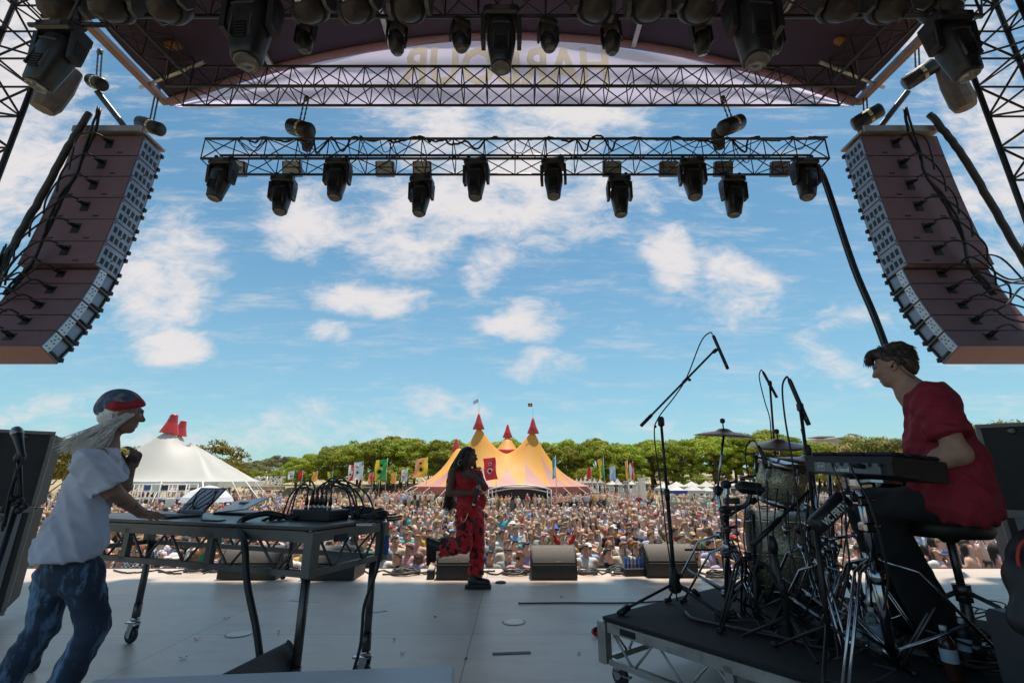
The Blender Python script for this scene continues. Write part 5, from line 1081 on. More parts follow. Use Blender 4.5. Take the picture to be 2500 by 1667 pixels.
# pale case lid at the very bottom
t = thing('flight_case', 'pale grey case top with black edging at the bottom of the picture', 'flight case', (-.75, 1.75, 0)); q = MB(); q.box((-.85, 1.55, .29), (1.35, 1.1, .58), (0, 0, .10), bev=.01); q.build('body', mat('pale blue grey laminate', (.42, .48, .52), .4, 0, .15, 5), t); q = MB(); q.box((-.95, 1.75, .585), (.05, .5, .012), (0, 0, -.9)); q.build('edge_strip', DARKP, t)
# ---------------------------------------------------------------- microphone stand at the far left
def round_base_mic():
    b = P(60, 1200, 2.55); t = thing('microphone_stand', 'black boom microphone stand with a microphone at the far left', 'microphone stand', (b.x-.1, b.y, 0)); q = MB()
    top = P(44, 1055, 2.55); q.tube(Vector((b.x-.12, b.y, .02)), P(40, 1160, 2.55), .013, 8); q.tube(P(48, 1170, 2.55), top, .011, 8); q.build('pole', BLACKM, t)
    q = MB(); q.tube(P(8, 1210, 2.5), P(40, 1075, 2.55), .009, 8); q.build('boom', BLACKM, t)
    for (x, y) in ((30, 1145), (46, 1150), (56, 1163), (44, 1172), (8, 1170)): q = MB(); q.ball(P(x, y, 2.53), .018, 8); q.build('knob', BLACKP, t)
    q = MB(); q.lathe([(.02, -.02), (.026, 0), (.02, .03)], P(45, 1052, 2.55), None, 10); q.build('clip', BLACKP, t)
    q = MB()
    for k in range(3): a = k*2.1; q.tube((b.x-.12, b.y, .12), (b.x-.12+.33*math.cos(a), b.y+.33*math.sin(a), .015), .009, 6)
    q.build('tripod', BLACKM, t)
    c = P(46, 1025, 2.54); mic_handheld('black microphone with mesh head on the far left stand', c, P(44, 1000, 2.56)-P(54, 1045, 2.53), 'microphone', .16)
    cable('cable falling from the far left microphone', [P(54, 1045, 2.53), P(50, 1062, 2.5), P(36, 1090, 2.52), P(20, 1140, 2.5), P(5, 1220, 2.5)], .006, 24)
round_base_mic()
# ---------------------------------------------------------------- side fill stacks
def stack(sg, word):
    # outline points (display) of the inner face
    if sg < 0: y0, x0 = 4.9, P(108, 1100, 4.9).x; rot = math.radians(38)
    else: y0, x0 = 4.3, P(2262, 1100, 4.3).x; rot = math.radians(-38)
    for k, (zb, h, nm) in enumerate(((.16, .86, 'lower'), (1.05, .69, 'upper'))):
        w, dp = 1.1, .75
        t = thing('side_fill_speaker', f'black side fill speaker cabinet, the {nm} one of the {word} stack', 'loudspeaker', (x0, y0, zb), (0, 0, rot)); xo = sg*w/2
        q = MB(); q.box((xo, 0, h/2), (w, dp, h), bev=.012); q.build('cabinet', mat('brown black speaker paint', (.035, .028, .028), .65, 0, .25, 20, .25, 200), t, True)
        q = MB()
        for zz in (0.0, h): q.box((xo, -dp/2, zz), (w+.02, .03, .03))
        for xx in (0, sg*w): q.box((xx, -dp/2, h/2), (.03, .03, h-.04))
        q.build('edge_trim', mat('worn trim', (.2, .17, .16), .5, .5), t, True)
        for xx in (.18, .82): q = MB(); q.lathe([(.03, 0), (.03, .008), (.02, .012), (0, .012)], (sg*w*xx, -dp/2-.002, h*.93), Euler((math.pi/2, 0, 0)).to_matrix(), 12); q.build('rigging_point', STEEL, t, True)
        if k == 0:
            q = MB(); q.box((xo, -dp/2-.004, h*.55), (.3, .02, .2), bev=.008); q.build('handle', DARKP, t, True); q = MB(); q.box((sg*w*.12, -dp/2-.006, h*.5), (.14, .01, h*.96)); q.build('grey_strip', mat('grey strip', (.22, .2, .2), .6), t, True)
            for cx_ in (.12, .88):
                q = MB(); q.lathe([(.02, -.02), (.06, -.02), (.065, 0), (.06, .02), (.02, .02)], (sg*w*cx_, -dp/2+.08, -.09), frame((1, 0, 0)), 18); q.box((sg*w*cx_, -dp/2+.08, -.02), (.07, .07, .03)); q.build('caster', RUBBER, t, True)
        else:
            q = MB(); q.path([(sg*w*.35, -dp/2-.015, h*.98), (sg*w*.37, -dp/2-.02, h*.5), (sg*w*.45, -dp/2-.02, .02)], .012, 6); q.build('strap', mat('grey strap', (.25, .23, .22), .7), t, True)
stack(-1, 'left'); stack(1, 'right')
# ---------------------------------------------------------------- litter on the boards
rr = random.Random(33)
for i, (x, y, lb) in enumerate(((520, 1420, 'on the boards behind the desk left end'), (452, 1468, 'by the floor hatch under the desk'), (640, 1452, 'left of the near desk leg'), (905, 1470, 'right of the far desk leg'), (925, 1500, 'near the bottom centre of the floor'), (1000, 1418, 'below the bent leg of the singer'), (1290, 1372, 'before the central wedge'), (1070, 1515, 'alone on the near floor'), (1330, 1500, 'left of the riser'), (420, 1512, 'before the wedge cable'))):
    p = PZ(x, y, 0); q = MB(); a = rr.uniform(0, 6.28); q.grid(lambda u, v: (p.x+(u-.5)*.05*math.cos(a)-(v-.5)*.022*math.sin(a)*(1-abs(2*u-1)), p.y+(u-.5)*.05*math.sin(a)+(v-.5)*.022*math.cos(a)*(1-abs(2*u-1)), .004+.012*abs(u-.5)+.006*v), 4, 2); solo(q, 'dry_leaf', mat('dry leaf', (.2, .13, .06), .8), f'small dry leaf {lb}', 'leaf')
for i, (x, y, w, lb) in enumerate(((700, 1380, .35, 'beside the near desk leg'), (1175, 1500, .3, 'in the middle of the near floor'), (860, 1405, .25, 'between desk and singer'))):
    p = PZ(x, y, 0); q = MB(); q.box(p+Vector((0, 0, .0025)), (w, .05, .003), (0, 0, .3*i-.2)); solo(q, 'tape_strip', mat('worn white tape', (.6, .6, .56), .7, 0, .3, 20) if i != 1 else mat('dark gaffer tape', (.05, .05, .05), .6), f'short strip of {"dark" if i == 1 else "white"} tape on the floor {lb}', 'tape')
# ---------------------------------------------------------------- drum riser
RA = Vector((.63, 3.57)); E1 = Vector((.796, .605)); E2 = Vector((.605, -.796)); RZ = .40
riser, rpt = deck('drum_riser', 'low castered truss riser with black carpet top carrying the drum kit', 'drum riser', tuple(RA), tuple(E2), tuple(E1), 2.7, 1.95, RZ, None, [(.07, .05, 1), (2.63, .05, 1), (.07, 1.9, 1), (2.63, 1.9, 1)], mat('black riser carpet', (.022, .02, .023), .85, 0, .3, 30, .4, 250), True, .2)
lb_ = MB(); p = rpt(.22, -.022, RZ-.055); lb_.box(p, (.12, .006, .035), Matrix((Vector((*E2, 0)), Vector((*E1, 0)), Vector((0, 0, -1)))).transposed()); lb_.build('maker_plate', DARKP, riser)
def RP(x, y): return PZ(x, y, RZ)
SPARK = mat('champagne sparkle', (.46, .39, .26), .32, .3, .2, 4)
def sparkle():
    N, L, b = nodes_of(SPARK); tc = N.new('ShaderNodeTexCoord'); v = N.new('ShaderNodeTexVoronoi'); v.inputs['Scale'].default_value = 210; L.new(tc.outputs['Object'], v.inputs['Vector'])
    sp = N.new('ShaderNodeSeparateColor'); L.new(v.outputs['Color'], sp.inputs[0]); cr = N.new('ShaderNodeMapRange'); L.new(sp.outputs[0], cr.inputs[0]); cr.inputs[1].default_value = .35; cr.inputs[2].default_value = .95; cr.inputs[3].default_value = .4; cr.inputs[4].default_value = 1.7
    mx = N.new('ShaderNodeMix'); mx.data_type = 'RGBA'; mx.blend_type = 'MULTIPLY'; mx.inputs[0].default_value = 1; L.new(b.inputs['Base Color'].links[0].from_socket, mx.inputs[6]); L.new(cr.outputs[0], mx.inputs[7]); L.new(mx.outputs[2], b.inputs['Base Color'])
sparkle()
HEAD = mat('worn drum head', (.42, .35, .29), .6, 0, .25, 5); BRONZE = mat('bronze cymbal', (.30, .16, .10), .28, .85, .25, 3)
def bronze():
    N, L, b = nodes_of(BRONZE); tc = N.new('ShaderNodeTexCoord'); w = N.new('ShaderNodeTexWave'); w.wave_type = 'RINGS'; w.rings_direction = 'Z'; w.inputs['Scale'].default_value = 55; w.inputs['Distortion'].default_value = .6; L.new(tc.outputs['Object'], w.inputs['Vector']); bp = N.new('ShaderNodeBump'); bp.inputs['Strength'].default_value = .25; bp.inputs['Distance'].default_value = .004; L.new(w.outputs['Fac'], bp.inputs['Height']); L.new(bp.outputs[0], b.inputs['Normal'])
bronze()
def drum(name, label, c, axis, r, L, lugs, shell=SPARK, hoop=CHROME, hoopw=.012, group=None):
    "c = centre, axis from bottom head to top head"
    c = Vector(c); M = frame(axis); t = thing(name, label, 'drum', tuple(c), group=group)
    q = MB(); q.lathe([(r*.97, -L/2), (r*.97, L/2)], c, M, 44); q.build('shell', shell, t)
    for s, nm in ((1, 'batter_head'), (-1, 'resonant_head')): q = MB(); q.lathe([(0, s*(L/2+.006)), (r*.96, s*(L/2+.008)), (r*.985, s*(L/2-.002))][::s], c, M, 44); q.build(nm, HEAD, t)
    for s in (1, -1):
        q = MB(); z = s*L/2; q.lathe([(r*.99, z-.022), (r+hoopw, z-.022), (r+hoopw, z+.02), (r*1.0, z+.022), (r*.985, z+.01)], c, M, 44); q.build('hoop', hoop, t)
    for k in range(lugs):
        a = 2*math.pi*k/lugs; q = MB(); o = M @ Vector((math.cos(a), math.sin(a), 0)); rot = M @ Euler((0, 0, a)).to_matrix()
        for s in (1, -1):
            q.box(c+o*(r+.012)+M @ Vector((0, 0, s*L*.25)), (.028, .026, .07), rot, bev=.008); q.tube(c+o*(r+.016), c+o*(r+.016)+M @ Vector((0, 0, s*(L/2+.02))), .004, 6); q.box(c+o*(r+.014)+M @ Vector((0, 0, s*(L/2-.002))), (.026, .03, .05), rot, bev=.006)
        q.build('lug', CHROME, t)
    return t
# kick drum: its side is towards us
kc = P(1815, 1258, 4.15); kc.z = RZ+.335
kax = Vector((-.86, .50, 0))
drum('kick_drum', 'big sparkle bass drum lying on the riser with chrome hoops', kc, kax, .325, .56, 8, hoop=mat('sparkle hoop wood', (.2, .13, .1), .4), hoopw=.016)
# rack tom
tcn = P(1795, 1105, 3.55); drum('tom_drum', 'sparkle rack tom tilted over the bass drum', tcn, Vector((.16, -.30, .95)), .165, .27, 6)
# snare
sn = P(2035, 1130, 2.75); drum('snare_drum', 'chrome rimmed snare drum under the drum pad by the knee', sn, Vector((-.02, -.08, 1)), .175, .15, 8, mat('black shell', (.02, .02, .022), .3))
def stand_tripod(t, foot, top, r=.014, m=CHROME, spread=.33, a0=0, hgt=.42, base=RZ, double=True):
    "tube stand with three double braced legs"
    foot, top = Vector(foot), Vector(top); q = MB(); q.tube((foot.x, foot.y, base+.06), foot+(top-foot)*.55, r*1.25, 10); q.tube(foot+(top-foot)*.5, top, r, 10); q.build('tube', m, t)
    for f in (.52,): q = MB(); c = foot+(top-foot)*f; q.lathe([(r*1.9, -.03), (r*1.9, .03)], c, None, 10); q.box(c+Vector((.035, 0, 0)), (.05, .012, .025), bev=.004); q.build('clamp', m, t)
    up = Vector((foot.x, foot.y, base+hgt)); lo = Vector((foot.x, foot.y, base+.10)); c = MB(); c.lathe([(r*2, -.025), (r*2.1, .025)], up, None, 10); c.build('collar', m, t); c = MB(); c.lathe([(r*2, -.02), (r*2, .02)], lo, None, 10); c.build('brace_collar', m, t)
    for k in range(3):
        a = a0+k*2*math.pi/3; d = Vector((math.cos(a), math.sin(a), 0)); e = Vector((foot.x, foot.y, base+.012))+d*spread; side = Vector((-d.y, d.x, 0))*.012; q = MB(); kn = up+d*spread*.35+Vector((0, 0, -.05))
        for s in ((-1, 1) if double else (0,)): q.path([up+side*s, kn+side*s, e+side*s], [.0075, .0075, .0075], 6)
        mid = kn+(e-kn)*.45
        for s in ((-1, 1) if double else (0,)): q.tube(lo+side*s*.7, mid+side*s*.7, .006, 6)
        lg = q.build('leg', m, t); q = MB(); q.tube(e+d*-.03+Vector((0, 0, .012)), e+d*.02, .016, 8); q.build('rubber_foot', RUBBER, lg)
def cymbal(label, c, r, axis, group='cymbals of the drum kit'):
    c = Vector(c); M = frame(axis); t = thing('cymbal', label, 'cymbal', tuple(c), group=group); q = MB(); pr = [(.008, .034), (.03, .032), (.05, .02), (.06, .012), (r*.5, .002), (r*.8, -.012), (r, -.024)]
    q.lathe(pr+[(a, b-.0025) for a, b in pr[::-1]], c, M, 56); q.build('disc', BRONZE, t); return t
def cymstand(label, foot, knuckle, end, a0, m=CHROME, tail=None):
    t = thing('cymbal_stand', label, 'cymbal stand', (foot.x, foot.y, RZ)); stand_tripod(t, foot, knuckle, .013, m, .36, a0); q = MB(); q.tube(knuckle, end, .009, 8)
    if tail is not None: q.tube(knuckle, tail, .009, 8)
    q.build('boom_arm', m, t); q = MB(); q.box(knuckle, (.05, .06, .06), bev=.012); q.ball(knuckle+Vector((.04, 0, .01)), .016, 8); q.build('tilter', BLACKP, t)
    q = MB(); q.tube(end, end+Vector((0, 0, .09)), .005, 8); q.lathe([(0, .07), (.016, .075), (.02, .09), (.016, .105), (0, .11)], end, None, 8); q.build('wing_nut', BLACKP, t); q = MB(); q.lathe([(.02, -.03), (.022, 0), (.016, .02)], end+Vector((0, 0, .005)), None, 10); q.build('felt', BLACKP, t); return t
dA = 3.5
cA = P(1663, 994, dA); cymbal('bronze crash cymbal on the angled left stand', cA, .215, Vector((.06, -.09, 1)))
fA = P(1690, 1392, dA); fA.z = RZ; cymstand('chrome boom cymbal stand at the left of the kit', RP(1688, 1400), P(1648, 1125, dA), cA+Vector((0, 0, .0)), .5, CHROME, P(1634, 1150, dA))
cB = P(1788, 1017, 3.7); cymbal('bronze cymbal behind the rack tom', cB, .205, Vector((-.05, -.24, 1)))
cymstand('chrome cymbal stand behind the bass drum', Vector((P(1800, 1300, 4.1).x, 4.1, RZ)), cB+Vector((.02, .03, -.18)), cB, 1.2)
hC = P(1860, 1058, 3.0); cymbal('upper hi-hat cymbal tilted beside the drum pad', hC, .19, Vector((.22, -.12, .97))); cymbal('lower hi-hat cymbal under the upper one', hC+Vector((.0, 0, -.05)), .18, Vector((-.02, .03, -1)))
def hihat():
    foot = RP(1908, 1440); foot.y = 3.0; foot.x = P(1885, 1300, 3.0).x; t = thing('hihat_stand', 'chrome hi-hat stand with footpedal in front of the kick drum', 'hi-hat stand', (foot.x, foot.y, RZ)); stand_tripod(t, foot, hC+Vector((0, 0, -.08)), .014, CHROME, .34, 2.2); q = MB(); q.tube(hC, hC+Vector((-.02, 0, .2)), .004, 8); q.build('pull_rod', CHROME, t); q = MB(); q.lathe([(.014, .03), (.02, .05), (.02, .08), (.012, .1)], hC, None, 10); q.build('clutch', BLACKP, t); q = MB(); q.box(foot+Vector((.16, -.05, .04)), (.28, .08, .012), (0, .15, -.2), bev=.004); q.build('footboard', ALU, t)
hihat()
# ---------------------------------------------------------------- microphones of the kit
def pencil(label, c, axis, L=.16, r=.011):
    c = Vector(c); M = frame(axis); t = thing('pencil_microphone', label, 'microphone', tuple(c)); q = MB(); q.lathe([(0, -L/2), (r*.75, -L/2), (r, -L/2+.02), (r, L/2), (r*.8, L/2+.006), (0, L/2+.006)], c, M, 12); q.build('body', BLACKP, t); q = MB(); q.lathe([(r*1.02, L/2-.04), (r*1.06, L/2-.038), (r*1.06, L/2-.03), (r*1.02, L/2-.028)], c, M, 12); q.build('grille_ring', STEEL, t); return t
def tall_boom():
    hub = RP(1555, 1398); d = hub.y; top = P(1513, 965, 3.72); t = thing('microphone_stand', 'tall black boom microphone stand at the corner of the drum riser', 'microphone stand', (hub.x, hub.y, RZ)); fx = Vector((hub.x, hub.y, RZ)); m = BLACKM; tp = Vector((P(1518, 965, hub.y).x, hub.y, P(1518, 965, hub.y).z))
    q = MB(); q.tube(fx+Vector((0, 0, .1)), fx+(tp-fx)*.58, .0155, 10); q.tube(fx+(tp-fx)*.55, tp, .0115, 10); q.lathe([(.02, -.04), (.022, .04)], fx+(tp-fx)*.58, None, 10); q.build('pole', m, t)
    d = hub.y; q = MB(); q.lathe([(.035, -.02), (.05, 0), (.03, .12), (.02, .15)], fx+Vector((0, 0, .13)), None, 10); q.ball(fx+Vector((.05, 0, .22)), .02, 8); q.build('hub', BLACKP, t)
    for (x, y) in ((1432, 1412), (1660, 1424), (1600, 1370)):
        e = RP(x, y); q = MB(); a = fx+Vector((0, 0, .17)); q.tube(a, e+Vector((0, 0, .03)), .010, 8); l = q.build('leg', m, t); dr = (e-a).normalized(); q = MB(); q.tube(e+Vector((0, 0, .03))-dr*.05, e+dr*.04+Vector((0, 0, .022)), .022, 10); q.build('rubber_foot', RUBBER, l)
    b0, b1 = P(1472, 978, d), P(1640, 806, d); q = MB(); q.tube(b0, b1, .0085, 8); q.tube(b0, b0+(b1-b0)*.14, .014, 8); q.lathe([(.013, -.03), (.013, .03)], b0+(b1-b0)*.6, frame(b1-b0), 8); q.ball(b0+(b1-b0)*.62+Vector((.02, 0, -.01)), .014, 8); q.build('boom', m, t)
    q = MB(); q.box(tp+Vector((0, 0, -.01)), (.05, .04, .08), bev=.012); q.ball(tp+Vector((-.05, -.0, -.05)), .012, 8); q.build('boom_clutch', BLACKP, t); q = MB(); q.box(P(1642, 806, d), (.05, .03, .03), (0, -.7, 0), bev=.008); q.build('clip', BLACKP, t)
    a, b = P(1637, 768, d), P(1672, 848, d); pencil('slim black overhead microphone on the tall boom', (a+b)/2, b-a, (b-a).length*.96, .0135)
    cable('cable bowing from the tall boom microphone down its arm', [a, P(1630, 764, d), P(1610, 785, d-.02), P(1578, 865, d-.02), P(1550, 910, d-.02), P(1512, 960, d-.03), P(1503, 1000, d-.03), P(1518, 1120, d-.03), P(1535, 1260, d-.03), P(1556, 1380, d-.05)], .0055, 60)
tall_boom()
def over_mic(label, base, top, mic0, mic1, d, loop, a0, low=RZ):
    t = thing('microphone_stand', label, 'microphone stand', (base.x, base.y, low)); m = BLACKM; q = MB(); q.tube((base.x, base.y, low+.1), base+(top-base)*.55+Vector((0, 0, 0)), .0135, 10); q.tube(base+(top-base)*.5, top, .0095, 8); q.build('pole', m, t)
    q = MB(); q.ball(base+(top-base)*.55, .02, 8); q.box(base+(top-base)*.56, (.035, .035, .06), bev=.008); q.build('clutch', BLACKP, t)
    for k in range(3):
        a = a0+k*2.094; e = Vector((base.x+.33*math.cos(a), base.y+.33*math.sin(a), low+.015)); q = MB(); q.tube((base.x, base.y, low+.2), e, .0085, 8); q.tube(e, e+(e-base).normalized()*.03+Vector((0, 0, 0)), .015, 8); q.build('leg', m, t)
    q = MB(); q.box(top, (.035, .03, .05), bev=.008); q.build('clip', BLACKP, t)
    pencil('slim black microphone on the '+label, (mic0+mic1)/2, mic1-mic0, (mic1-mic0).length, .0125); cable('cable looping over the '+label.split(',')[0], [mic0]+loop, .0055, 50)
d = 4.3; b = Vector((P(1795, 1300, d).x, d, RZ)); over_mic('rear overhead microphone stand behind the cymbals', b, P(1768, 880, d), P(1752, 853, d), P(1784, 912, d), d, [P(1748, 850, d), P(1744, 868, d), P(1756, 920, d), P(1768, 960, d), P(1772, 1010, d)], .6)
d = 2.62; b = Vector((P(1880, 1330, d).x, d, RZ)); over_mic('near overhead microphone stand before the hi-hat', b, P(1838, 935, d), P(1812, 870, d), P(1857, 974, d), d, [P(1806, 866, d), P(1797, 890, d), P(1803, 960, d), P(1820, 1060, d-.02), P(1838, 1200, d-.03), P(1860, 1300, d-.03)], 1.9)
# tom microphone with clip
d = 3.45; a, b = P(1745, 1030, d), P(1758, 1058, d); t = thing('tom_microphone', 'black microphone clipped over the rim of the rack tom', 'microphone', tuple(a)); M = frame(b-a); q = MB(); q.lathe([(.01, -.07), (.013, -.03), (.015, .02), (.026, .04), (.03, .07), (.022, .1), (0, .105)], (a+b)/2, M, 14); q.build('body', BLACKP, t); q = MB(); q.tube(P(1736, 1045, d), P(1738, 1085, d), .01, 8); q.tube(P(1728, 1048, d), P(1752, 1052, d), .008, 8); q.build('clip', BLACKP, t)
cable('cable looping up from the tom microphone', [P(1742, 1026, d), P(1732, 1012, d), P(1718, 1018, d), P(1712, 1045, d), P(1718, 1085, d), P(1730, 1130, d)], .0055, 26)
# low boom mic stand over the kick (thick diagonal boom)
d = 2.95; t = thing('microphone_stand', 'short black boom microphone stand with a fat boom across the bass drum', 'microphone stand', (P(1770, 1250, d).x, d, RZ)); q = MB(); bs = P(1775, 1250, d); q.tube((bs.x+.03, d, RZ+.03), bs, .0145, 10); q.lathe([(.02, -.05), (.02, .05)], Vector((bs.x+.02, d, RZ+.3)), None, 10); q.build('pole', BLACKM, t); q = MB(); q.lathe([(.02, -.05), (.028, 0), (.016, .05)], bs, None, 10); q.build('hub', BLACKP, t)
a, b = P(1727, 1252, d), P(1868, 1118, d); q = MB(); q.tube(a, b, .009, 8); q.tube(a, a+(b-a)*.45, .0155, 10); q.build('boom', BLACKM, t); q = MB(); 
for k in range(3): e = Vector((bs.x+.03+.26*math.cos(k*2.1+.4), d+.26*math.sin(k*2.1+.4), RZ+.012)); q.tube((bs.x+.03, d, RZ+.16), e, .009, 8)
q.build('tripod', BLACKM, t)
# small boom stand behind the riser (tee shaped)
d = 5.2; p = P(1658, 1262, d); t = thing('microphone_stand', 'small black round based stand with a level boom beyond the riser', 'microphone stand', (p.x, d, 0)); q = MB(); q.tube((p.x, d, .02), (p.x, d, p.z), .014, 8); q.build('pole', BLACKM, t); q = MB(); q.tube(P(1573, 1262, d), P(1668, 1262, d), .011, 8); q.build('boom', BLACKM, t); q = MB(); q.lathe([(.17, 0), (.17, .012), (.05, .03), (0, .03)], (p.x, d, 0), None, 24); q.build('round_base', BLACKP, t)
# trigger block on a bracket
d = 3.05; t = thing('percussion_block', 'black percussion block with a clamp on a curved bracket left of the rack tom', 'percussion', tuple(P(1718, 1110, d))); q = MB(); q.box(P(1722, 1120, d), (.17, .1, .075), (.1, .12, -.2), bev=.03); q.build('body', BLACKP, t); q = MB(); q.box(P(1714, 1097, d), (.09, .05, .02), (.1, .12, -.2), bev=.006); q.tube(P(1700, 1098, d), P(1735, 1090, d), .008, 8); q.build('clamp_plate', CHROME, t)
q = MB(); q.path(bez([P(1655, 1168, d), P(1690, 1166, d), P(1712, 1160, d), P(1722, 1140, d), P(1722, 1125, d)], 20), .014, 8); q.box(P(1680, 1150, d), (.10, .03, .035), bev=.006); q.ball(P(1658, 1170, d), .022, 8); q.build('bracket', STEEL, t)
t = thing('multi_clamp_stand', 'black and chrome stand with clamps at the left of the kit', 'stand', (P(1665, 1400, d).x, 3.3, RZ)); ft = RP(1672, 1398); stand_tripod(t, ft, P(1668, 1110, 3.15), .016, CHROME, .42, 2.7, .5)
for y in (1112, 1170, 1215, 1270): q = MB(); q.box(P(1667, y, 3.13), (.06, .05, .05), bev=.012); q.tube(P(1660, y, 3.1), P(1688, y-6, 3.1), .008, 8); q.ball(P(1690, y-6, 3.1), .014, 8); q.build('clamp', STEEL if y % 4 else BLACKP, t)
# more hardware packed round the kit
def plain_stand(name, label, x, d, xt, yt, cat='stand', m=CHROME, a0=.3, sp=.3, r=.013):
    ft = Vector((P(x, 1400, d).x, d, RZ)); t = thing(name, label, cat, (ft.x, ft.y, RZ)); stand_tripod(t, ft, P(xt, yt, d), r, m, sp, a0); return t
t = plain_stand('snare_stand', 'chrome snare drum stand in the tangle by the drum pad stand', 1985, 2.95, 1990, 1150, a0=1.0); q = MB(); c = P(1990, 1150, 2.95)
for k in range(3): a = k*2.094+.5; q.path([c, c+Vector((.12*math.cos(a), .12*math.sin(a), .02)), c+Vector((.15*math.cos(a), .15*math.sin(a), .06))], .008, 6)
q.build('basket', CHROME, t)
plain_stand('cymbal_stand', 'straight chrome stand beside the hi-hat', 1915, 3.2, 1905, 1085, 'cymbal stand', a0=2.0); plain_stand('cymbal_stand', 'chrome stand rising behind the tom and the hi-hat', 1865, 3.7, 1848, 1040, 'cymbal stand', a0=.2)
plain_stand('microphone_stand', 'black stand between the bass drum and the multi clamp stand', 1735, 3.3, 1730, 1180, 'microphone stand', BLACKM, 1.4, .3, .011)
for k, (a, b, d, lb) in enumerate((((1664, 1190), (1730, 1150), 3.2, 'short black rod clamped between the left stands'), ((1850, 1165), (1925, 1180), 3.0, 'chrome rod joining the hi-hat and snare stands'), ((1890, 1240), (1968, 1228), 2.9, 'chrome rod across the snare stand'), ((1835, 1215), (1900, 1300), 3.1, 'slanted black rod before the bass drum head'))):
    q = MB(); pa, pb = P(*a, d), P(*b, d); q.tube(pa, pb, .009, 8); q.lathe([(.022, -.02), (.022, .02)], pa, frame(pb-pa), 10); q.lathe([(.02, -.02), (.02, .02)], pb, frame(pb-pa), 10); solo(q, 'clamp_rod', CHROME if k in (1, 2) else BLACKM, lb, 'rod')
q = MB(); pa, pb = kc+Vector((-.02, -.05, .32)), tcn+Vector((.02, .08, -.17)); q.tube(pa, pb, .012, 8); q.box((pa+pb)/2, (.05, .05, .05), bev=.01); solo(q, 'tom_holder', CHROME, 'chrome tube holding the rack tom over the bass drum', 'tom holder')
rr = random.Random(14)
for k in range(12):
    x = 1690+k*24; d = rr.uniform(2.9, 3.3); cable('thin black cable dangling among the drum stands', [P(x, rr.uniform(1090, 1180), d), P(x+rr.uniform(-14, 14), 1240, d), P(x+rr.uniform(-24, 24), 1320, d), P(x+rr.uniform(-30, 30), 1390, d), RP(x+rr.uniform(-30, 30), 1425)+Vector((0, 0, .01))], .0045, 30, 0, 0, 'cables dangling among the drum stands')
# ---------------------------------------------------------------- electronic pad
def drum_pad():
    d = 2.18; a, b = P(1860, 1068, 2.45), P(2048, 1050, 2.05); c = (a+b)/2; ex = (b-a); ex.z = 0; ex.normalize(); ey = Vector((-ex.y, ex.x, 0)); up = Vector((0, 0, 1))
    rot = Matrix((ex, ey, up)).transposed() @ Euler((math.radians(-4), math.radians(3), 0)).to_matrix(); w = .42; t = thing('drum_pad', 'black electronic drum pad with a maker name on its rear panel', 'drum pad', tuple(c)); c = c + ey*.15 + Vector((0, 0, -.02))
    q = MB(); q.prism([(-.16, -.045), (.16, -.06), (.17, .0), (.165, .035), (-.15, .035), (-.165, .0)], c+rot @ Vector((-w/2, 0, 0)), rot @ Vector((0, 1, 0)), rot @ Vector((0, 0, 1)), rot @ Vector((w, 0, 0))); q.build('body', BLACKP, t)
    for i in range(3):
        for j in range(3): q = MB(); q.box(c+rot @ Vector((-w/2+w*(i+.5)/3, -.10+.1*j, .045)), (w/3*.93, .09, .022), rot, bev=.01); q.build('pad', RUBBER, t)
    bk = c+rot @ Vector((0, -.165, -.012)); q = MB(); q.box(bk+rot @ Vector((0, .0, -.008)), (w*.78, .008, .045), rot); pn = q.build('rear_panel', mat('grey metal panel', (.17, .17, .18), .5, .3), t)
    M = place(bk+rot @ Vector((-.02, -.006, -.017)), rot @ Vector((1, 0, 0)), rot @ Vector((0, 0, 1)), rot @ Vector((0, -1, 0))); text_mesh('Roland', .028, .0006, 'lettering', WHITEP, pn, M, True)
    q = MB(); x = -.125
    for (dx, w2) in ((-.018, .004), (.018, .004)): q.box(bk+rot @ Vector((x+dx, -.005, -.005)), (.003, .004, .034), rot)
    for dz in (-.017, .017): q.box(bk+rot @ Vector((x, -.005, -.005+dz)), (.039, .004, .003), rot)
    for dx in (-.008, .007): q.box(bk+rot @ Vector((x+dx, -.005, -.005)), (.009, .004, .016), rot)
    q.build('socket_marks', mat('pale marking', (.5, .5, .5), .6), pn)
    q = MB()
    for k in range(6): q.tube(bk+rot @ Vector((-.06+.045*k, .0, .008)), bk+rot @ Vector((-.06+.045*k, -.009, .008)), .008, 10)
    q.tube(bk+rot @ Vector((.09, 0, .0)), bk+rot @ Vector((.09, -.06, .0)), .011, 10); q.build('sockets', DARKP, pn)
    # stand
    tp = c+Vector((0, 0, -.07)); ft = Vector((P(2036, 1440, 2.55).x, 2.55, RZ)); s = thing('drum_pad_stand', 'thick chrome tripod stand under the electronic drum pad', 'stand', (ft.x, ft.y, RZ)); stand_tripod(s, ft, P(1972, 1112, 2.3), .019, CHROME, .5, -2.6, .52)
    q = MB(); q.box(P(1972, 1108, 2.3), (.06, .06, .05), bev=.01); q.box(tp, (.16, .12, .012), rot); q.build('mount_plate', CHROME, s)
    for y, fx in ((1150, 1978), (1210, 1992)): q = MB(); q.box(P(fx, y, 2.31), (.06, .055, .045), bev=.01); q.tube(P(fx, y, 2.3), P(fx+30, y-4, 2.28), .007, 8); q.build('wing_clamp', CHROME, s)
    cable('thin cable hanging from the drum pad rear socket', [bk+rot @ Vector((.09, -.06, 0)), bk+rot @ Vector((.095, -.08, -.02)), P(1995, 1150, 2.05), P(2025, 1250, 2.05), P(2040, 1330, 2.1), P(2030, 1400, 2.2)], .0045, 40)
    cable('thin cable hanging before the drum pad panel', [bk+rot @ Vector((-.06, -.01, .0)), P(1938, 1140, 2.1), P(1944, 1230, 2.12), P(1950, 1300, 2.15), P(1930, 1400, 2.3)], .0045, 30)
drum_pad()
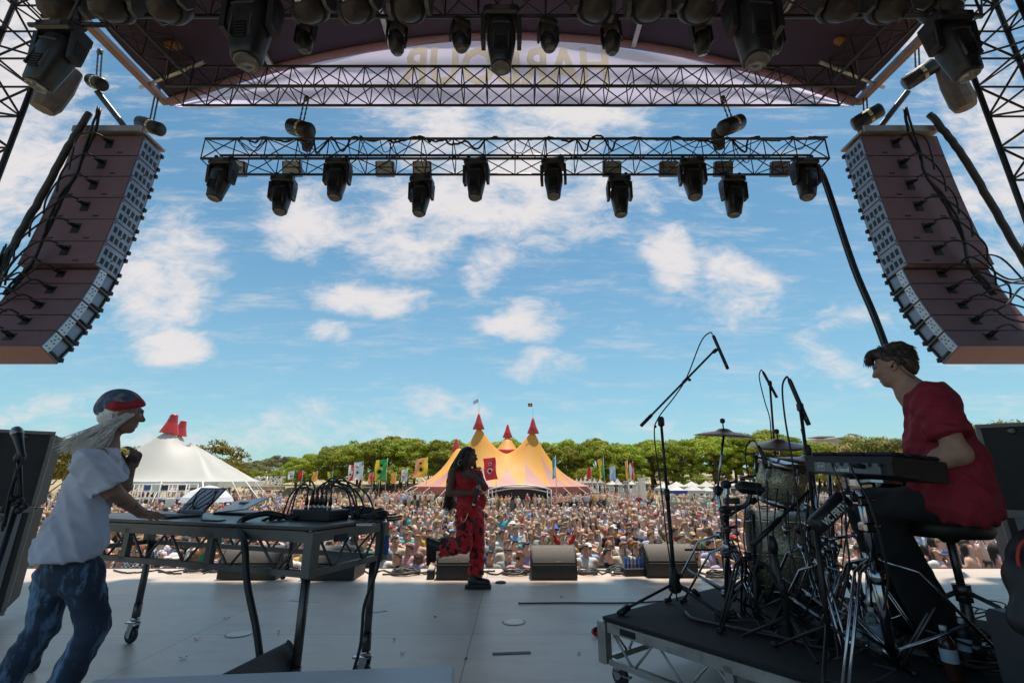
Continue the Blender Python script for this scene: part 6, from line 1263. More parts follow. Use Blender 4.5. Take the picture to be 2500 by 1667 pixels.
q = MB(); p = P(1870, 1055, 2.6); q.tube(P(1850, 1048, 2.62), P(1905, 1058, 2.5), .008, 8); solo(q, 'drum_stick', mat('dark stick', (.05, .04, .035), .5), 'dark drumstick resting across the drum pad edge', 'drumstick')
q = MB(); q.tube(P(1958, 1121, 2.2), P(2000, 1115, 2.0), .008, 8, .006); solo(q, 'drum_stick', mat('hickory', (.55, .38, .2), .5), 'pale wooden drumstick held low under the drum pad', 'drumstick')
def stick_bag():
    a, b = P(1880, 1200, 2.25), P(1928, 1155, 2.25); t = thing('stick_holder', 'black drumstick holder with white lettering clamped to the pad stand', 'stick holder', tuple(a)); ax = (b-a); L = ax.length+.06; c = (a+b)/2; M = frame(ax); q = MB(); q.lathe([(0, -L/2), (.036, -L/2), (.04, -L/2+.02), (.042, L/2), (.036, L/2), (.034, L/2-.05)], c, M, 20); q.build('tube', BLACKP, t)
    axn = ax.normalized(); view = (Vector((0, 0, CAMZ))-c).normalized(); nz_ = (view-axn*view.dot(axn)).normalized(); ey = nz_.cross(axn); nz2 = (nz_*.9-ey*.43).normalized(); ey2 = nz2.cross(axn)
    text_mesh('VIC FIRTH', .044, .0008, 'lettering', WHITEP, t, place(c+nz2*.0425, axn, ey2, nz2), True, False, .72)
    q = MB(); q.tube(b+(b-a)*.1, P(1958, 1142, 2.28), .008, 8); q.box(P(1958, 1142, 2.28), (.04, .04, .04), bev=.008); q.build('clamp', CHROME, t)
stick_bag()
# pedal, throne and clutter
p = RP(1990, 1428); p.y = 3.05; p.x = P(1985, 1330, 3.05).x; t = thing('kick_pedal', 'metal bass drum pedal at the foot of the bass drum', 'pedal', (p.x, p.y, RZ)); q = MB(); q.box((p.x+.12, p.y-.1, RZ+.05), (.3, .09, .014), (0, .2, -.7), bev=.004); q.build('footboard', ALU, t); q = MB(); 
for s in (-.05, .05): q.tube((p.x+s*.7, p.y+s*.7, RZ+.01), (p.x+s*.7, p.y+s*.7, RZ+.22), .011, 8)
q.tube((p.x-.035, p.y-.035, RZ+.2), (p.x+.035, p.y+.035, RZ+.2), .008, 8); q.tube((p.x, p.y, RZ+.2), (p.x-.07, p.y+.06, RZ+.32), .005, 8); q.ball((p.x-.075, p.y+.065, RZ+.33), (.03, .03, .035), 10); q.build('beater_frame', CHROME, t)
p = RP(2228, 1425); ft = Vector((p.x, p.y, RZ)); tp = Vector((P(2215, 1205, 2.75).x, 2.75, 0)); thr = thing('drum_throne', 'black round topped drum throne on a tripod under the drummer', 'stool', (p.x, p.y, RZ)); TH = P(2235, 1192, 2.55); ft = Vector((P(2235, 1420, 2.6).x, 2.62, RZ)); stand_tripod(thr, ft, Vector((ft.x, ft.y, TH.z-.06)), .018, STEEL, .36, .9, .36)
q = MB(); q.lathe([(.03, -.12), (.05, -.1), (.17, -.09), (.19, -.06), (.19, -.01), (.16, .01), (0, .015)], (ft.x, ft.y, TH.z), None, 28); q.build('seat', mat('black vinyl', (.02, .02, .02), .45), thr)
def bottle(label, c, axis, r=.036, L=.22, m=None):
    t = thing('water_bottle', label, 'bottle', tuple(c)); M = frame(axis); q = MB(); pr = [(0, 0), (r*.9, 0), (r, .01)]
    for k in range(5): pr += [(r, .02+.025*k), (r*.94, .032+.025*k)]
    pr += [(r, .15), (r*.95, .165), (r*.5, .195), (r*.38, .2), (r*.38, L-.01)]; q.lathe(pr, c, M, 20); q.build('bottle', m or mat('clear plastic', (.8, .86, .9), .08, 0, .05, 4, trans=.9), t); q = MB(); q.lathe([(r*.42, L-.02), (r*.43, L), (0, L)], c, M, 14); q.build('cap', WHITEP, t); q = MB(); q.lathe([(r*1.01, .08), (r*1.015, .081), (r*1.015, .135), (r*1.01, .136)], c, M, 20); q.build('wrap_label', mat('bottle label', (.35, .45, .55), .5), t)
bottle('clear water bottle standing on the riser among the stand legs', RP(2020, 1500)+Vector((0, 0, .002)), (0, 0, 1)); c = RP(2120, 1520)+Vector((0, 0, .036)); bottle('clear water bottle lying on its side pointing at the viewer', c+Vector((-.1, .14, 0)), (-.5, .85, 0), .036)
bottle('dark brown bottle standing by the throne leg', Vector((P(2165, 1440, 2.5).x, 2.5, RZ)), (0, 0, 1), .034, .23, mat('brown bottle', (.05, .02, .012), .15)); bottle('black bottle standing beside the throne tripod', Vector((P(2205, 1425, 2.65).x, 2.65, RZ)), (0, 0, 1), .036, .22, BLACKP)
c = RP(2100, 1480); t = thing('power_strip', 'grey power strip with two black plugs on the riser', 'power strip', tuple(c), (0, 0, -.7)); q = MB(); q.box((0, -.1, .025), (.34, .1, .045), bev=.006); q.build('case', mat('grey strip case', (.22, .2, .19), .5), t, True)
for k in range(2): q = MB(); q.lathe([(.028, .045), (.028, .08), (.012, .1), (0, .1)], (-.06+.1*k, -.1, 0), None, 12); q.build('plug', BLACKP, t, True)
c = RP(1905, 1455); t = thing('effect_box', 'small dark box on the riser among coiled cables', 'box', tuple(c), (0, 0, .4)); q = MB(); q.box((0, 0, .03), (.16, .11, .06), bev=.008); q.build('case', mat('dark panel', (0, 0, 0)), t, True); q = MB(); q.lathe([(.015, .06), (.015, .075), (0, .078)], (.03, 0, 0), None, 10); q.build('knob', GREYP, t, True)
GC = mat('grey black cable', (0, 0, 0))
for k, (x, y, r, lb) in enumerate(((1668, 1421, .055, 'small neat coil of cable on the near edge of the riser'), (1860, 1428, .10, 'loose coil of cable by the hi-hat legs'), (1920, 1445, .12, 'loose coil of cable in the middle of the riser'), (1845, 1410, .08, 'coil of cable behind the hi-hat legs'), (2215, 1500, .09, 'coil of cable by the bottles'), (2275, 1480, .10, 'coil of cable right of the throne'), (2250, 1530, .12, 'coil of cable at the right end of the riser'))): coil(x, y, r, lb, RZ, 4, 'coiled cables on the riser', GC, .0055, .9)
rr = random.Random(4)
for k in range(5):
    pts = [RP(1575, 1405+k*2), RP(1590, 1418+k*2.5), RP(1640, 1432+k*2), RP(1720, 1448+k*2.5), RP(1800, 1466+k*2), RP(1870, 1482+k*3), RP(1930, 1490+k*3)]; cable('thin grey cable snaking along the near edge of the riser', [p+Vector((0, 0, .006+.004*k)) for p in pts], .0055, 50, 0, 0, 'cables along the near edge of the riser', GC)
for k in range(16):
    a = RP(rr.uniform(1800, 2300), rr.uniform(1395, 1535)); an = rr.uniform(0, 6.28); pts = [a]
    for i in range(5): an += rr.uniform(-1.3, 1.3); pts.append(pts[-1]+Vector((.12*math.cos(an), .12*math.sin(an), 0)))
    cable('thin cable tangled on the riser floor', [p+Vector((0, 0, .006+(.05*rr.random() if 0 < i < 5 else 0))) for i, p in enumerate(pts)], .005, 36, 0, 0, 'tangled cables on the riser', GC if k % 3 else CAB)
cable('cable hanging over the riser edge in a loop', [RP(1900, 1490)+Vector((0, 0, .01)), RP(1905, 1512)+Vector((0, 0, .012)), P(1890, 1530, 2.75), P(1880, 1556, 2.72), P(1905, 1570, 2.72), P(1925, 1520, 2.75), P(1915, 1440, 2.8), P(1885, 1290, 2.9)], .005, 50, 0, 0, None, GC)
# snare stand hint, black jacket on case at right edge
def jacket():
    c = P(2352, 1330, 1.9); t = thing('flight_case', 'black case at the right edge beside the riser', 'flight case', (c.x+.2, c.y, 0)); q = MB(); q.box((c.x+.28, c.y, c.z*.42), (.5, .5, c.z*.84), bev=.02); q.build('body', mat('dark panel', (0, 0, 0)), t)
    j = thing('jacket', 'black jacket with a thin red trim hung at the right edge', 'jacket', (c.x+.1, c.y, 0)); a = c; ob = sdf_mesh([cap(P(2362, 1255, 1.85), P(2366, 1330, 1.85), .035, .06, k=.06), cap(P(2366, 1330, 1.85), P(2362, 1430, 1.85), .06, .05, k=.06), ell(P(2410, 1340, 1.95), (.12, .1, .2), k=.06)], .012, 'jacket_cloth', mat('black nylon', (.018, .017, .02), .5, 0, .2, 9), j, lambda X, Y, Z: .008*np.sin(X*40+Z*25)*np.sin(Y*30+Z*9)); q = MB(); q.path(bez([P(2352, 1240, 1.79), P(2341, 1256, 1.79), P(2337, 1280, 1.79), P(2341, 1300, 1.79)], 16), .005, 6); q.build('red_trim', mat('red cloth', (.5, .03, .04), .7), j)
jacket()
p = RP(2200, 1545); q = MB(); q.tube(p+Vector((-.05, 0, .02)), p+Vector((.06, .03, .02)), .014, 10, .01); solo(q, 'cable_connector', mat('red plastic', (0, 0, 0)), 'red plastic cable connector at the near right end of the riser', 'connector')
# ---------------------------------------------------------------- people on the stage
def M3(F, U):
    F = Vector(F).normalized(); U = Vector(U); U = (U-F*U.dot(F)).normalized(); L = U.cross(F); return Matrix((F, L, U)).transposed()
def head_prims(C, F, U, s=1.0, m=0, eye=1, lip=2, neck=None, ears=True, nk=.052):
    R_ = M3(F, U); C = Vector(C); p = lambda f, l, u: C + R_ @ Vector((f, l, u))*s; r = lambda *a: tuple(x*s for x in a); o = []
    o += [ell(p(-.015, 0, .03), r(.098, .077, .098), R_, .02, m=m), ell(p(.035, 0, -.035), r(.062, .058, .082), R_, .03, m=m), ell(p(.02, 0, -.07), r(.06, .055, .045), R_, .03, m=m), ell(p(.068, 0, -.098), r(.022, .026, .02), R_, .02, m=m)]
    o += [cap(p(.092, -.026, .022), p(.092, .026, .022), .012*s, k=.02, m=m), cap(p(.094, 0, .012), p(.117, 0, -.026), .007*s, .0125*s, k=.012, m=m), ell(p(.107, 0, -.032), r(.014, .019, .009), R_, .008, m=m)]
    o += [ell(p(.08, sg*.036, -.02), r(.02, .022, .018), R_, .02, m=m) for sg in (-1, 1)]
    for sg in (-1, 1):
        o.append(ell(p(.099, sg*.031, .003), r(.014, .017, .010), R_, .008, sub=True, m=m)); o.append(ell(p(.0805, sg*.031, .002), r(.0135, .0145, .0105), R_, .003, m=eye))
        o.append(cap(p(.095, sg*.014, .0165), p(.088, sg*.046, .016), .0032*s, k=.004, m=3))
        if ears: o += [ell(p(-.008, sg*.077, -.008), r(.021, .010, .032), R_, .008, m=m), ell(p(-.004, sg*.086, -.008), r(.01, .006, .017), R_, .004, sub=True, m=m)]
    o += [ell(p(.092, 0, -.060), r(.011, .024, .0065), R_, .005, m=lip), ell(p(.090, 0, -.072), r(.012, .021, .0075), R_, .005, m=lip), ell(p(.103, 0, -.066), r(.012, .024, .002), R_, .002, sub=True, m=lip)]
    if neck is not None: o.append(cap(p(-.025, 0, -.07), neck, nk*s, (nk+.006)*s, k=.03, m=m))
    return o, p, R_
def hand_prims(W, D, N, side, curl=.3, s=1.0, m=0, spread=.16, thumb=True):
    "W wrist, D finger direction, N back-of-hand normal, side = thumb side (+1 along N x D)"
    W, D, N = Vector(W), Vector(D).normalized(), Vector(N); N = (N-D*N.dot(D)).normalized(); S_ = N.cross(D)*side; o = [rbox(W+D*.045*s, (.085*s, .078*s, .028*s), Matrix((D, S_ if True else S_, N)).transposed(), .012*s, .012, m=m)]
    for i, (off, ln) in enumerate(((.029, .074), (.010, .083), (-.010, .077), (-.028, .060))):
        b = W+D*.085*s+S_*off*s; d = (D+S_*spread*(off/.03)).normalized(); c = curl*(1+.12*i); prev = b
        for j, f in enumerate((.45, .31, .24)):
            d = (d*math.cos(c*(1 if j else .7)) - N*math.sin(c*(1 if j else .7))).normalized(); nx = prev+d*ln*f*s; o.append(cap(prev, nx, (.0092-.0008*j)*s, (.0085-.001*j)*s, k=.004, m=m)); prev = nx
    if thumb:
        b = W+D*.022*s+S_*.032*s; d1 = (D*.72+S_*.66-N*.2*(1+curl)).normalized(); k1 = b+d1*.038*s; d2 = (D*.95+S_*.1-N*.35*(1+curl)).normalized(); o += [cap(b, k1, .0125*s, .0105*s, k=.008, m=m), cap(k1, k1+d2*.033*s, .0100*s, .008*s, k=.004, m=m)]
    return o
def skin(name, col, tat=None): return mat(name, col, .68, 0, .2, 14, .3, 130, spec=.35, sss=.03, col2=tat, c2scale=11, c2lo=.6, c2hi=.66)
EYE = mat('eye', (.25, .22, .2), .15); LIP = mat('lips', (.36, .13, .12), .45); DARKB = mat('dark brow', (.03, .02, .015), .7)
def strands(parent, name, m, roots, n, seed, r0=.012, r1=.003, wob=.02, freq=0):
    "hair locks: roots = list of control point lists, each lock jittered; one mesh"
    q = MB(); rd = random.Random(seed)
    for i in range(n):
        base = roots[i % len(roots)]; j = Vector((rd.uniform(-1, 1), rd.uniform(-1, 1), rd.uniform(-1, 1))); ph = rd.uniform(0, 6); pts = []
        cv = bez(base, 16)
        for k, p in enumerate(cv):
            t = k/(len(cv)-1); pts.append(p + j*wob*(.35+t) + (Vector((math.sin(freq*t+ph), math.cos(freq*t*.9+ph), .3*math.sin(freq*t*1.3+ph)))*wob*.5*t if freq else Vector()))
        q.path(pts, [r0*(1-t/(len(pts)-1))+r1*(t/(len(pts)-1)) for t in range(len(pts))], 5)
    o = q.build(name, m, parent); return o
def folds(a, fx, fy, fz, seed=0):
    def d(X, Y, Z):
        w = np.sin(X*fx*.7+Z*fz*.4+seed)*1.3; return a*(1.5*(np.abs(np.sin(.5*(X*fx+Y*fy+Z*fz+w+seed)))-.6)+.9*(np.abs(np.sin(.5*(Y*fy*1.7-X*fx*.8+Z*fz*1.4+1.7*seed+w)))-.6)+.25*np.sin(Z*fz*3.1+X*fx*2+seed))
    return d
# ---- the man at the desk
def dj():
    f = Vector((-.65, .76, 0)).normalized(); r = Vector((.76, .65, 0)).normalized(); O = Vector((-2.5, 2.87, 0)); U = Vector((0, 0, 1))
    def q(x, y, off=0): return PL(x, y, O, f, off)
    root = thing('person', 'man in pale tee, blue jeans and red bandana reaching over the desk', 'person', (O.x, O.y, 0)); sk = skin('tan skin tattooed', (.36, .20, .135), (.10, .075, .07))
    C = q(281, 947); Hf = (r*.97+f*.1-U*.10).normalized(); neck = q(240, 1030); hp, hpt, HR = head_prims(C, Hf, U, 1.0, neck=neck); sL = -.19
    shN, shF = q(212, 1062, -.17), q(262, 1066, .17); elN = q(258, 1128, -.17); wr = PZ(326, 1179, TZ+.06); hand_t = PZ(366, 1186, TZ+.045)
    elF = q(283, 1118, .24); wrF = q(300, 1072, .22)
    b = hp + [ell(q(215, 1100), (.085, .16, .18), M3(r, U), .05), cap(neck, q(215, 1090), .055, .085, k=.05), cap(q(215, 1090), q(165, 1290), .09, .10, k=.05), cap(neck, shN, .05, .06, k=.05), cap(shN, elN, .056, .044, k=.03), cap(elN, wr, .046, .029, k=.02), cap(shF, elF, .052, .043, k=.03), cap(elF, wrF, .045, .029, k=.02)]
    b += hand_prims(wr, (hand_t-wr), U*.9-r*.2, 1, .12, 1.08); 
    D = (q(309, 1050, .2)-wrF).normalized(); b += hand_prims(wrF, D, r*.55+f*.75, -1, 1.05, 1.1, spread=.02)
    body = sdf_mesh(b, .0062, 'body', [sk, EYE, LIP, DARKB], root)
    # bandana: dark pleated crown, red front
    cr = [ell(hpt(-.022, 0, .046), (.112, .092, .098), HR, .015, m=0), ell(hpt(-.095, 0, .005), (.045, .06, .05), HR, .03, m=0), cap(hpt(.052, -.042, .05), hpt(.052, .042, .05), .046, k=.02, m=1), cap(hpt(.04, -.056, .048), hpt(-.05, -.066, .02), .036, k=.015, m=1), cap(hpt(.04, .056, .048), hpt(-.05, .066, .02), .036, k=.015, m=1), rbox(hpt(-.015, 0, -.108), (.6, .4, .2), HR @ Euler((0, math.radians(-27), 0)).to_matrix(), .0, 0, sub=True)]
    ba = sdf_mesh(cr, .0055, 'bandana', [mat('dark blue grey bandana', (.085, .115, .18), .7, 0, .3, 30, .2, 60, col2=(.22, .23, .25), c2scale=22, c2lo=.55, c2hi=.62), mat('red bandana', (.42, .025, .035), .7, 0, .2, 20, .15, 60, col2=(.6, .5, .48), c2scale=26, c2lo=.66, c2hi=.70)], root, lambda X, Y, Z: .0022*np.sin((X-Y)*150+Z*30))
    sf = lambda pts: [hpt(*pts[0])]+[q(*p) for p in pts[1:]]
    hair = mat('pale blond hair', (.80, .74, .68), .4, 0, .35, 60)
    roots = [sf([(.045, -.078, -.012), (258, 968, -.1), (235, 981, -.09), (205, 994, -.05), (158, 1018, -.02)]), sf([(.02, -.085, -.015), (255, 972, -.09), (228, 984, -.08), (200, 1000, -.05), (165, 1030, .0)]), sf([(-.06, -.07, -.03), (240, 978, -.05), (218, 988, -.03), (190, 1004, 0), (148, 1022, .02)]), sf([(-.09, .0, -.04), (236, 985, .0), (214, 996, .0), (190, 1008, .01), (152, 1030, .02)]), sf([(-.05, -.075, -.03), (246, 985, -.085), (232, 1003, -.09), (212, 1020, -.085), (185, 1032, -.06)]), sf([(.03, -.083, -.02), (258, 982, -.095), (247, 1000, -.1), (230, 1018, -.11), (205, 1040, -.12)])]
    sdf_mesh([ell(hpt(-.048, 0, -.015), (.07, .083, .085), HR, .02)], .007, 'hair_base', hair, root, lambda X, Y, Z: .003*np.sin((X-Y)*90+Z*140))
    strands(root, 'hair', hair, roots, 620, 3, .0026, .0006, .024, 8)
    sh = [ell(q(225, 1075), (.10, .2, .11), M3(r+U*.2, U), .05), cap(q(236, 1042, -.06), q(244, 1042, .06), .062, k=.04), cap(q(215, 1085, -.07), q(168, 1230, -.08), .105, .135, k=.06), cap(q(220, 1085, .07), q(172, 1230, .08), .105, .135, k=.06), cap(q(168, 1230, -.08), q(152, 1275, -.1), .135, .15, k=.06), cap(q(172, 1230, .08), q(156, 1275, .1), .135, .15, k=.06), cap(q(110, 1262), q(205, 1250), .055, .07, k=.07), cap(shF, q(272, 1085, .2), .062, .062, k=.03), ell(neck+U*.04+r*.02, (.058, .064, .045), M3(r-U*.5, U), .012, sub=True)]
    hc = (q(65, 1288)+q(240, 1274))/2; hd = (q(240, 1273)-q(65, 1290)).normalized(); Rm = M3(hd, U); sh.append(rbox(hc-(Rm @ Vector((0, 0, .2))), (1.2, 1.2, .4), Rm, 0, 0, sub=True))
    tee = mat('lavender white tee', (.66, .65, .76), .8, 0, .06, 12, .25, 220)
    ts = sdf_mesh(sh, .0085, 'tee_shirt', tee, root, folds(.0085, 46, 38, 30, 2.0), 2)
    se = elN+(shN-elN)*.12; e = (elN-shN).normalized(); sdf_mesh([cap(shN+U*.0-r*.015, se, .082, .098, k=.02), rbox(se+e*.12+U*.0, (.24, .4, .4), M3(e, U), 0, .0, sub=True)], .0085, 'sleeve', tee, ts, folds(.008, 48, 40, 52, 5.0), 2)
    pm_ = MB(); pm_.box(q(283, 1046, -.13), (.05, .012, .02), M3(r, U), 0, .003); 
    pr = MB()
    for (x, y, c, rr_) in ((272, 1038, 0, .02), (279, 1050, 1, .015), (268, 1047, 1, .012)): pass
    kn, an = q(217, 1438, -.11), q(128, 1600, -.12); kF, aF = q(98, 1440, .1), q(2, 1580, .1); an = kn+(an-kn)*((kn.z-.1)/(kn.z-an.z)) if an.z < kn.z else an; aF = kF+(aF-kF)*((kF.z-.1)/(kF.z-aF.z))
    jn = [cap(q(155, 1270, -.06), q(162, 1325, -.06), .105, .10, k=.05), cap(q(150, 1270, .06), q(150, 1325, .06), .105, .10, k=.05), cap(q(188, 1315, -.1), kn, .098, .072, k=.025), cap(kn, an, .074, .07, k=.02), cap(q(125, 1320, .1), kF, .095, .072, k=.025), cap(kF, aF, .074, .07, k=.02)]
    jm = mat('dark jeans', (.03, .045, .085), .8, 0, .3, 14, .25, 160, col2=(.22, .36, .55), c2scale=5.5, c2lo=.50, c2hi=.68)
    N_, L_, b_ = nodes_of(jm); n2_ = [n for n in N_ if n.type == 'TEX_NOISE' and abs(n.inputs['Scale'].default_value-5.5) < .01][0]; mp_ = N_.new('ShaderNodeMapping'); mp_.inputs['Scale'].default_value = (2.4, 2.4, .7); n2_.inputs['Detail'].default_value = 8; n2_.inputs['Roughness'].default_value = .7; L_.new(n2_.inputs['Vector'].links[0].from_socket, mp_.inputs[0]); L_.new(mp_.outputs[0], n2_.inputs['Vector'])
    sdf_mesh(jn, .009, 'jeans', jm, root, folds(.0045, 30, 22, 60, .7), 2)
    for a in (an, aF): sdf_mesh([cap(a+U*-.02, a+r*.17+U*-.055, .048, .04, k=.02), cap(a+U*.03, a-U*.03, .05, .055, k=.02), rbox(a+r*.07+Vector((0, 0, .015-a.z)), (.3, .1, .03), M3(r, U), .01, .01, m=1)], .01, 'shoe', [BLACKP, WHITEP], root)
    p = MB(); fr = (r*.6-f*.8)
    return root
dj()
# ---- the singer
def singer():
    O = Vector((0, 6.34, 0)); f = Vector((0, 1, 0)); r = Vector((1, 0, 0)); U = Vector((0, 0, 1))
    def q(X, Y, off=0): x, y = c4(X, Y); return PL(x, y, O, f, off)
    root = thing('person', 'woman in red and black camouflage jumpsuit standing on one leg with a microphone', 'person', (q(640, 1490).x, 6.34, 0)); sk = skin('deep brown skin', (.15, .08, .058))
    C = q(590, 528, -.03); Hf = Vector((.92, -.3, -.05)); neck = q(565, 628, 0); hp, hpt, HR = head_prims(C, Hf, Vector((-.05, 0, 1)), .98, neck=neck, nk=.047)
    shR, elR, wrR = q(470, 648, -.09), q(446, 792, -.16), q(612, 792, -.27); shL, elL, wrL = q(655, 658, .0), q(704, 752, -.13), q(628, 672, -.22)
    b = hp+[cap(shR, elR, .052, .043, k=.03), cap(elR, wrR, .045, .028, k=.02), cap(shL, elL, .05, .043, k=.03), cap(elL, wrL, .044, .028, k=.02), cap(shR, shL, .055, .055, k=.05), ell(q(560, 690), (.13, .11, .15), None, .05), cap(q(562, 700), q(590, 960), .12, .14, k=.06), cap(neck, q(560, 690), .055, .1, k=.05)]
    micd = (q(622, 885, -.27)-q(655, 752, -.27)).normalized()
    b += hand_prims(wrR, Vector((1, -.1, .0)), Vector((0, -1, .1)), 1, .95, .95, spread=.02); b += hand_prims(wrL, q(575, 640, -.22)-wrL, Vector((.1, -1, .2)), -1, .45, .95, spread=.05)
    sdf_mesh(b, .0075, 'body', [sk, EYE, mat('dark lips', (.16, .05, .05), .4), DARKB], root)
    camo = mat('red camouflage cloth', (.64, .014, .02), .75, 0, .15, 12, .2, 120, col2=(.03, .008, .012), c2scale=13, c2lo=.52, c2hi=.56)
    red = mat('plain red cloth', (.55, .015, .022), .7, 0, .12, 10, .2, 120)
    top = [ell(q(562, 720), (.145, .13, .17), None, .05, m=1), cap(q(510, 650, -.08), q(628, 650, -.02), .075, .07, k=.04, m=1), cap(q(562, 735), q(585, 890), .13, .15, k=.06, m=1), cap(q(500, 640, -.06), q(520, 700, -.08), .04, .06, k=.03, m=1), cap(q(640, 640, .0), q(635, 700, -.03), .036, .06, k=.03, m=1), cap(q(520, 628, -.02), q(490, 640, -.07), .035, .04, k=.02, m=1), ell(q(575, 640, -.13), (.075, .09, .075), None, .02, sub=True, m=1),
        ell(q(590, 945), (.145, .13, .12), None, .04), cap(q(588, 860), q(595, 950), .13, .14, k=.04), cap(q(638, 965, .06), q(648, 1200, .07), .115, .092, k=.015), cap(q(648, 1200, .07), q(640, 1395, .05), .092, .102, k=.015), cap(q(552, 960, -.06), q(556, 1170, -.15), .118, .10, k=.015), cap(q(556, 1180, -.15), q(385, 1190, .04), .092, .12, k=.015)]
    top += [rbox(q(345, 1192, .1), (.14, .5, .4), None, 0, 0, sub=True), rbox(q(636, 1445, .04), (.5, .5, .16), None, 0, 0, sub=True)]
    sdf_mesh(top, .0085, 'jumpsuit', [camo, red], root, folds(.009, 36, 30, 52, 1.1), 2)
    po = MB(); po.ball(q(690, 850, -.12), (.05, .07, .09), 12); po.build('waist_flap', red, root)
    # boots
    bt = mat('black boot leather', (.014, .012, .012), .35, 0, .25, 20, .1, 60)
    a = q(625, 1420, .04); a.z = .16; sdf_mesh([cap(a+U*.03, (a.x, a.y, .09), .062, .06, k=.03), cap((a.x-.02, a.y, .08), (a.x+.16, a.y-.02, .065), .058, .048, k=.03), rbox((a.x+.055, a.y-.01, .022), (.33, .115, .044), None, .015, .008, m=1)], .008, 'boot', [bt, mat('boot sole', (.02, .017, .016), .6)], root)
    a, b2 = q(372, 1185, .1), q(315, 1165, .14); sdf_mesh([cap(a, b2, .062, .062, k=.03), cap(b2, q(325, 1280, .15), .058, .045, k=.03), rbox((q(287, 1130, .14)+q(292, 1310, .15))/2, (.044, .115, .34), M3(Vector((1, 0, .06)), U), .015, .008, m=1)], .008, 'boot', [bt, MATS['boot sole']], root)
    hair = mat('dark brown hair', (.035, .017, .011), .42, 0, .35, 50)
    rt = [[hpt(-.02, -.03, .125), hpt(-.11, -.05, .06), q(485, 600, -.06), q(450, 700, -.05), q(436, 800, .0), q(420, 905, .0)], [hpt(.02, -.05, .12), hpt(-.06, -.1, .04), q(505, 610, -.1), q(465, 690, -.1), q(450, 780, .0), q(445, 930, .02)], [hpt(-.03, .0, .128), hpt(-.13, .0, .05), q(470, 600, .02), q(440, 700, .05), q(440, 820, .06), q(430, 910, .05)], [hpt(-.02, .05, .12), hpt(-.1, .08, .03), q(500, 620, .1), q(470, 720, .1), q(455, 850, .1), q(450, 900, .1)], [hpt(.05, -.06, .1), hpt(.0, -.09, .02), q(545, 590, -.12), q(520, 620, -.13), q(490, 640, -.13)]]
    strands(root, 'hair', hair, rt, 300, 5, .0062, .0014, .026, 15); rt2 = [[hpt(.05, .05, .1), hpt(.04, .09, .0), q(632, 590, .06), q(645, 620, .04), q(682, 618, .03)], [hpt(.03, .06, .11), hpt(.0, .1, .0), q(625, 600, .08), q(650, 640, .07), q(660, 610, .06)]]
    strands(root, 'front_locks', hair, rt2, 46, 6, .0055, .0015, .022, 12)
    sdf_mesh([ell(hpt(-.03, 0, .045), (.108, .092, .095), HR, .02), rbox(hpt(.11, 0, -.02), (.14, .3, .2), HR, .0, .0, sub=True)], .009, 'hair_cap', hair, root, lambda X, Y, Z: .003*np.sin(X*160+Z*40))
    e = q(527, 572, -.13); t = MB(); n = 20; t.path([e+Vector((.034*math.cos(2*math.pi*i/n), .01*math.sin(2*math.pi*i/n), .036*math.sin(2*math.pi*i/n))) for i in range(n+1)], .0035, 6); t.build('hoop_earring', mat('gold', (.75, .52, .2), .25, 1), root)
    t = MB(); t.path(bez([q(582, 940, -.19), q(565, 985, -.2), q(540, 1010, -.2), q(532, 985, -.19), q(540, 960, -.18)], 20), .006, 5); t.build('belt_chain', MATS['gold'], root)
    a, b2 = q(657, 750, -.29), q(617, 900, -.29); mic = thing('microphone', 'black wireless microphone with a silver band held down by the singer', 'microphone', tuple(a)); ax = (b2-a); M = frame(ax); L = ax.length; t = MB(); t.lathe([(.018, 0), (.02, .02), (.02, L*.5), (.016, L*.8), (.013, L)], a, M, 14); t.build('body', BLACKP, mic); t = MB(); t.lathe([(.0165, L*.82), (.019, L*.83), (.019, L*.9), (.0165, L*.91)], a, M, 14); t.build('silver_band', WHITEP, mic); t = MB(); t.ball(a, .028, 12); t.build('mesh_head', MATS['steel mesh'], mic)
singer()
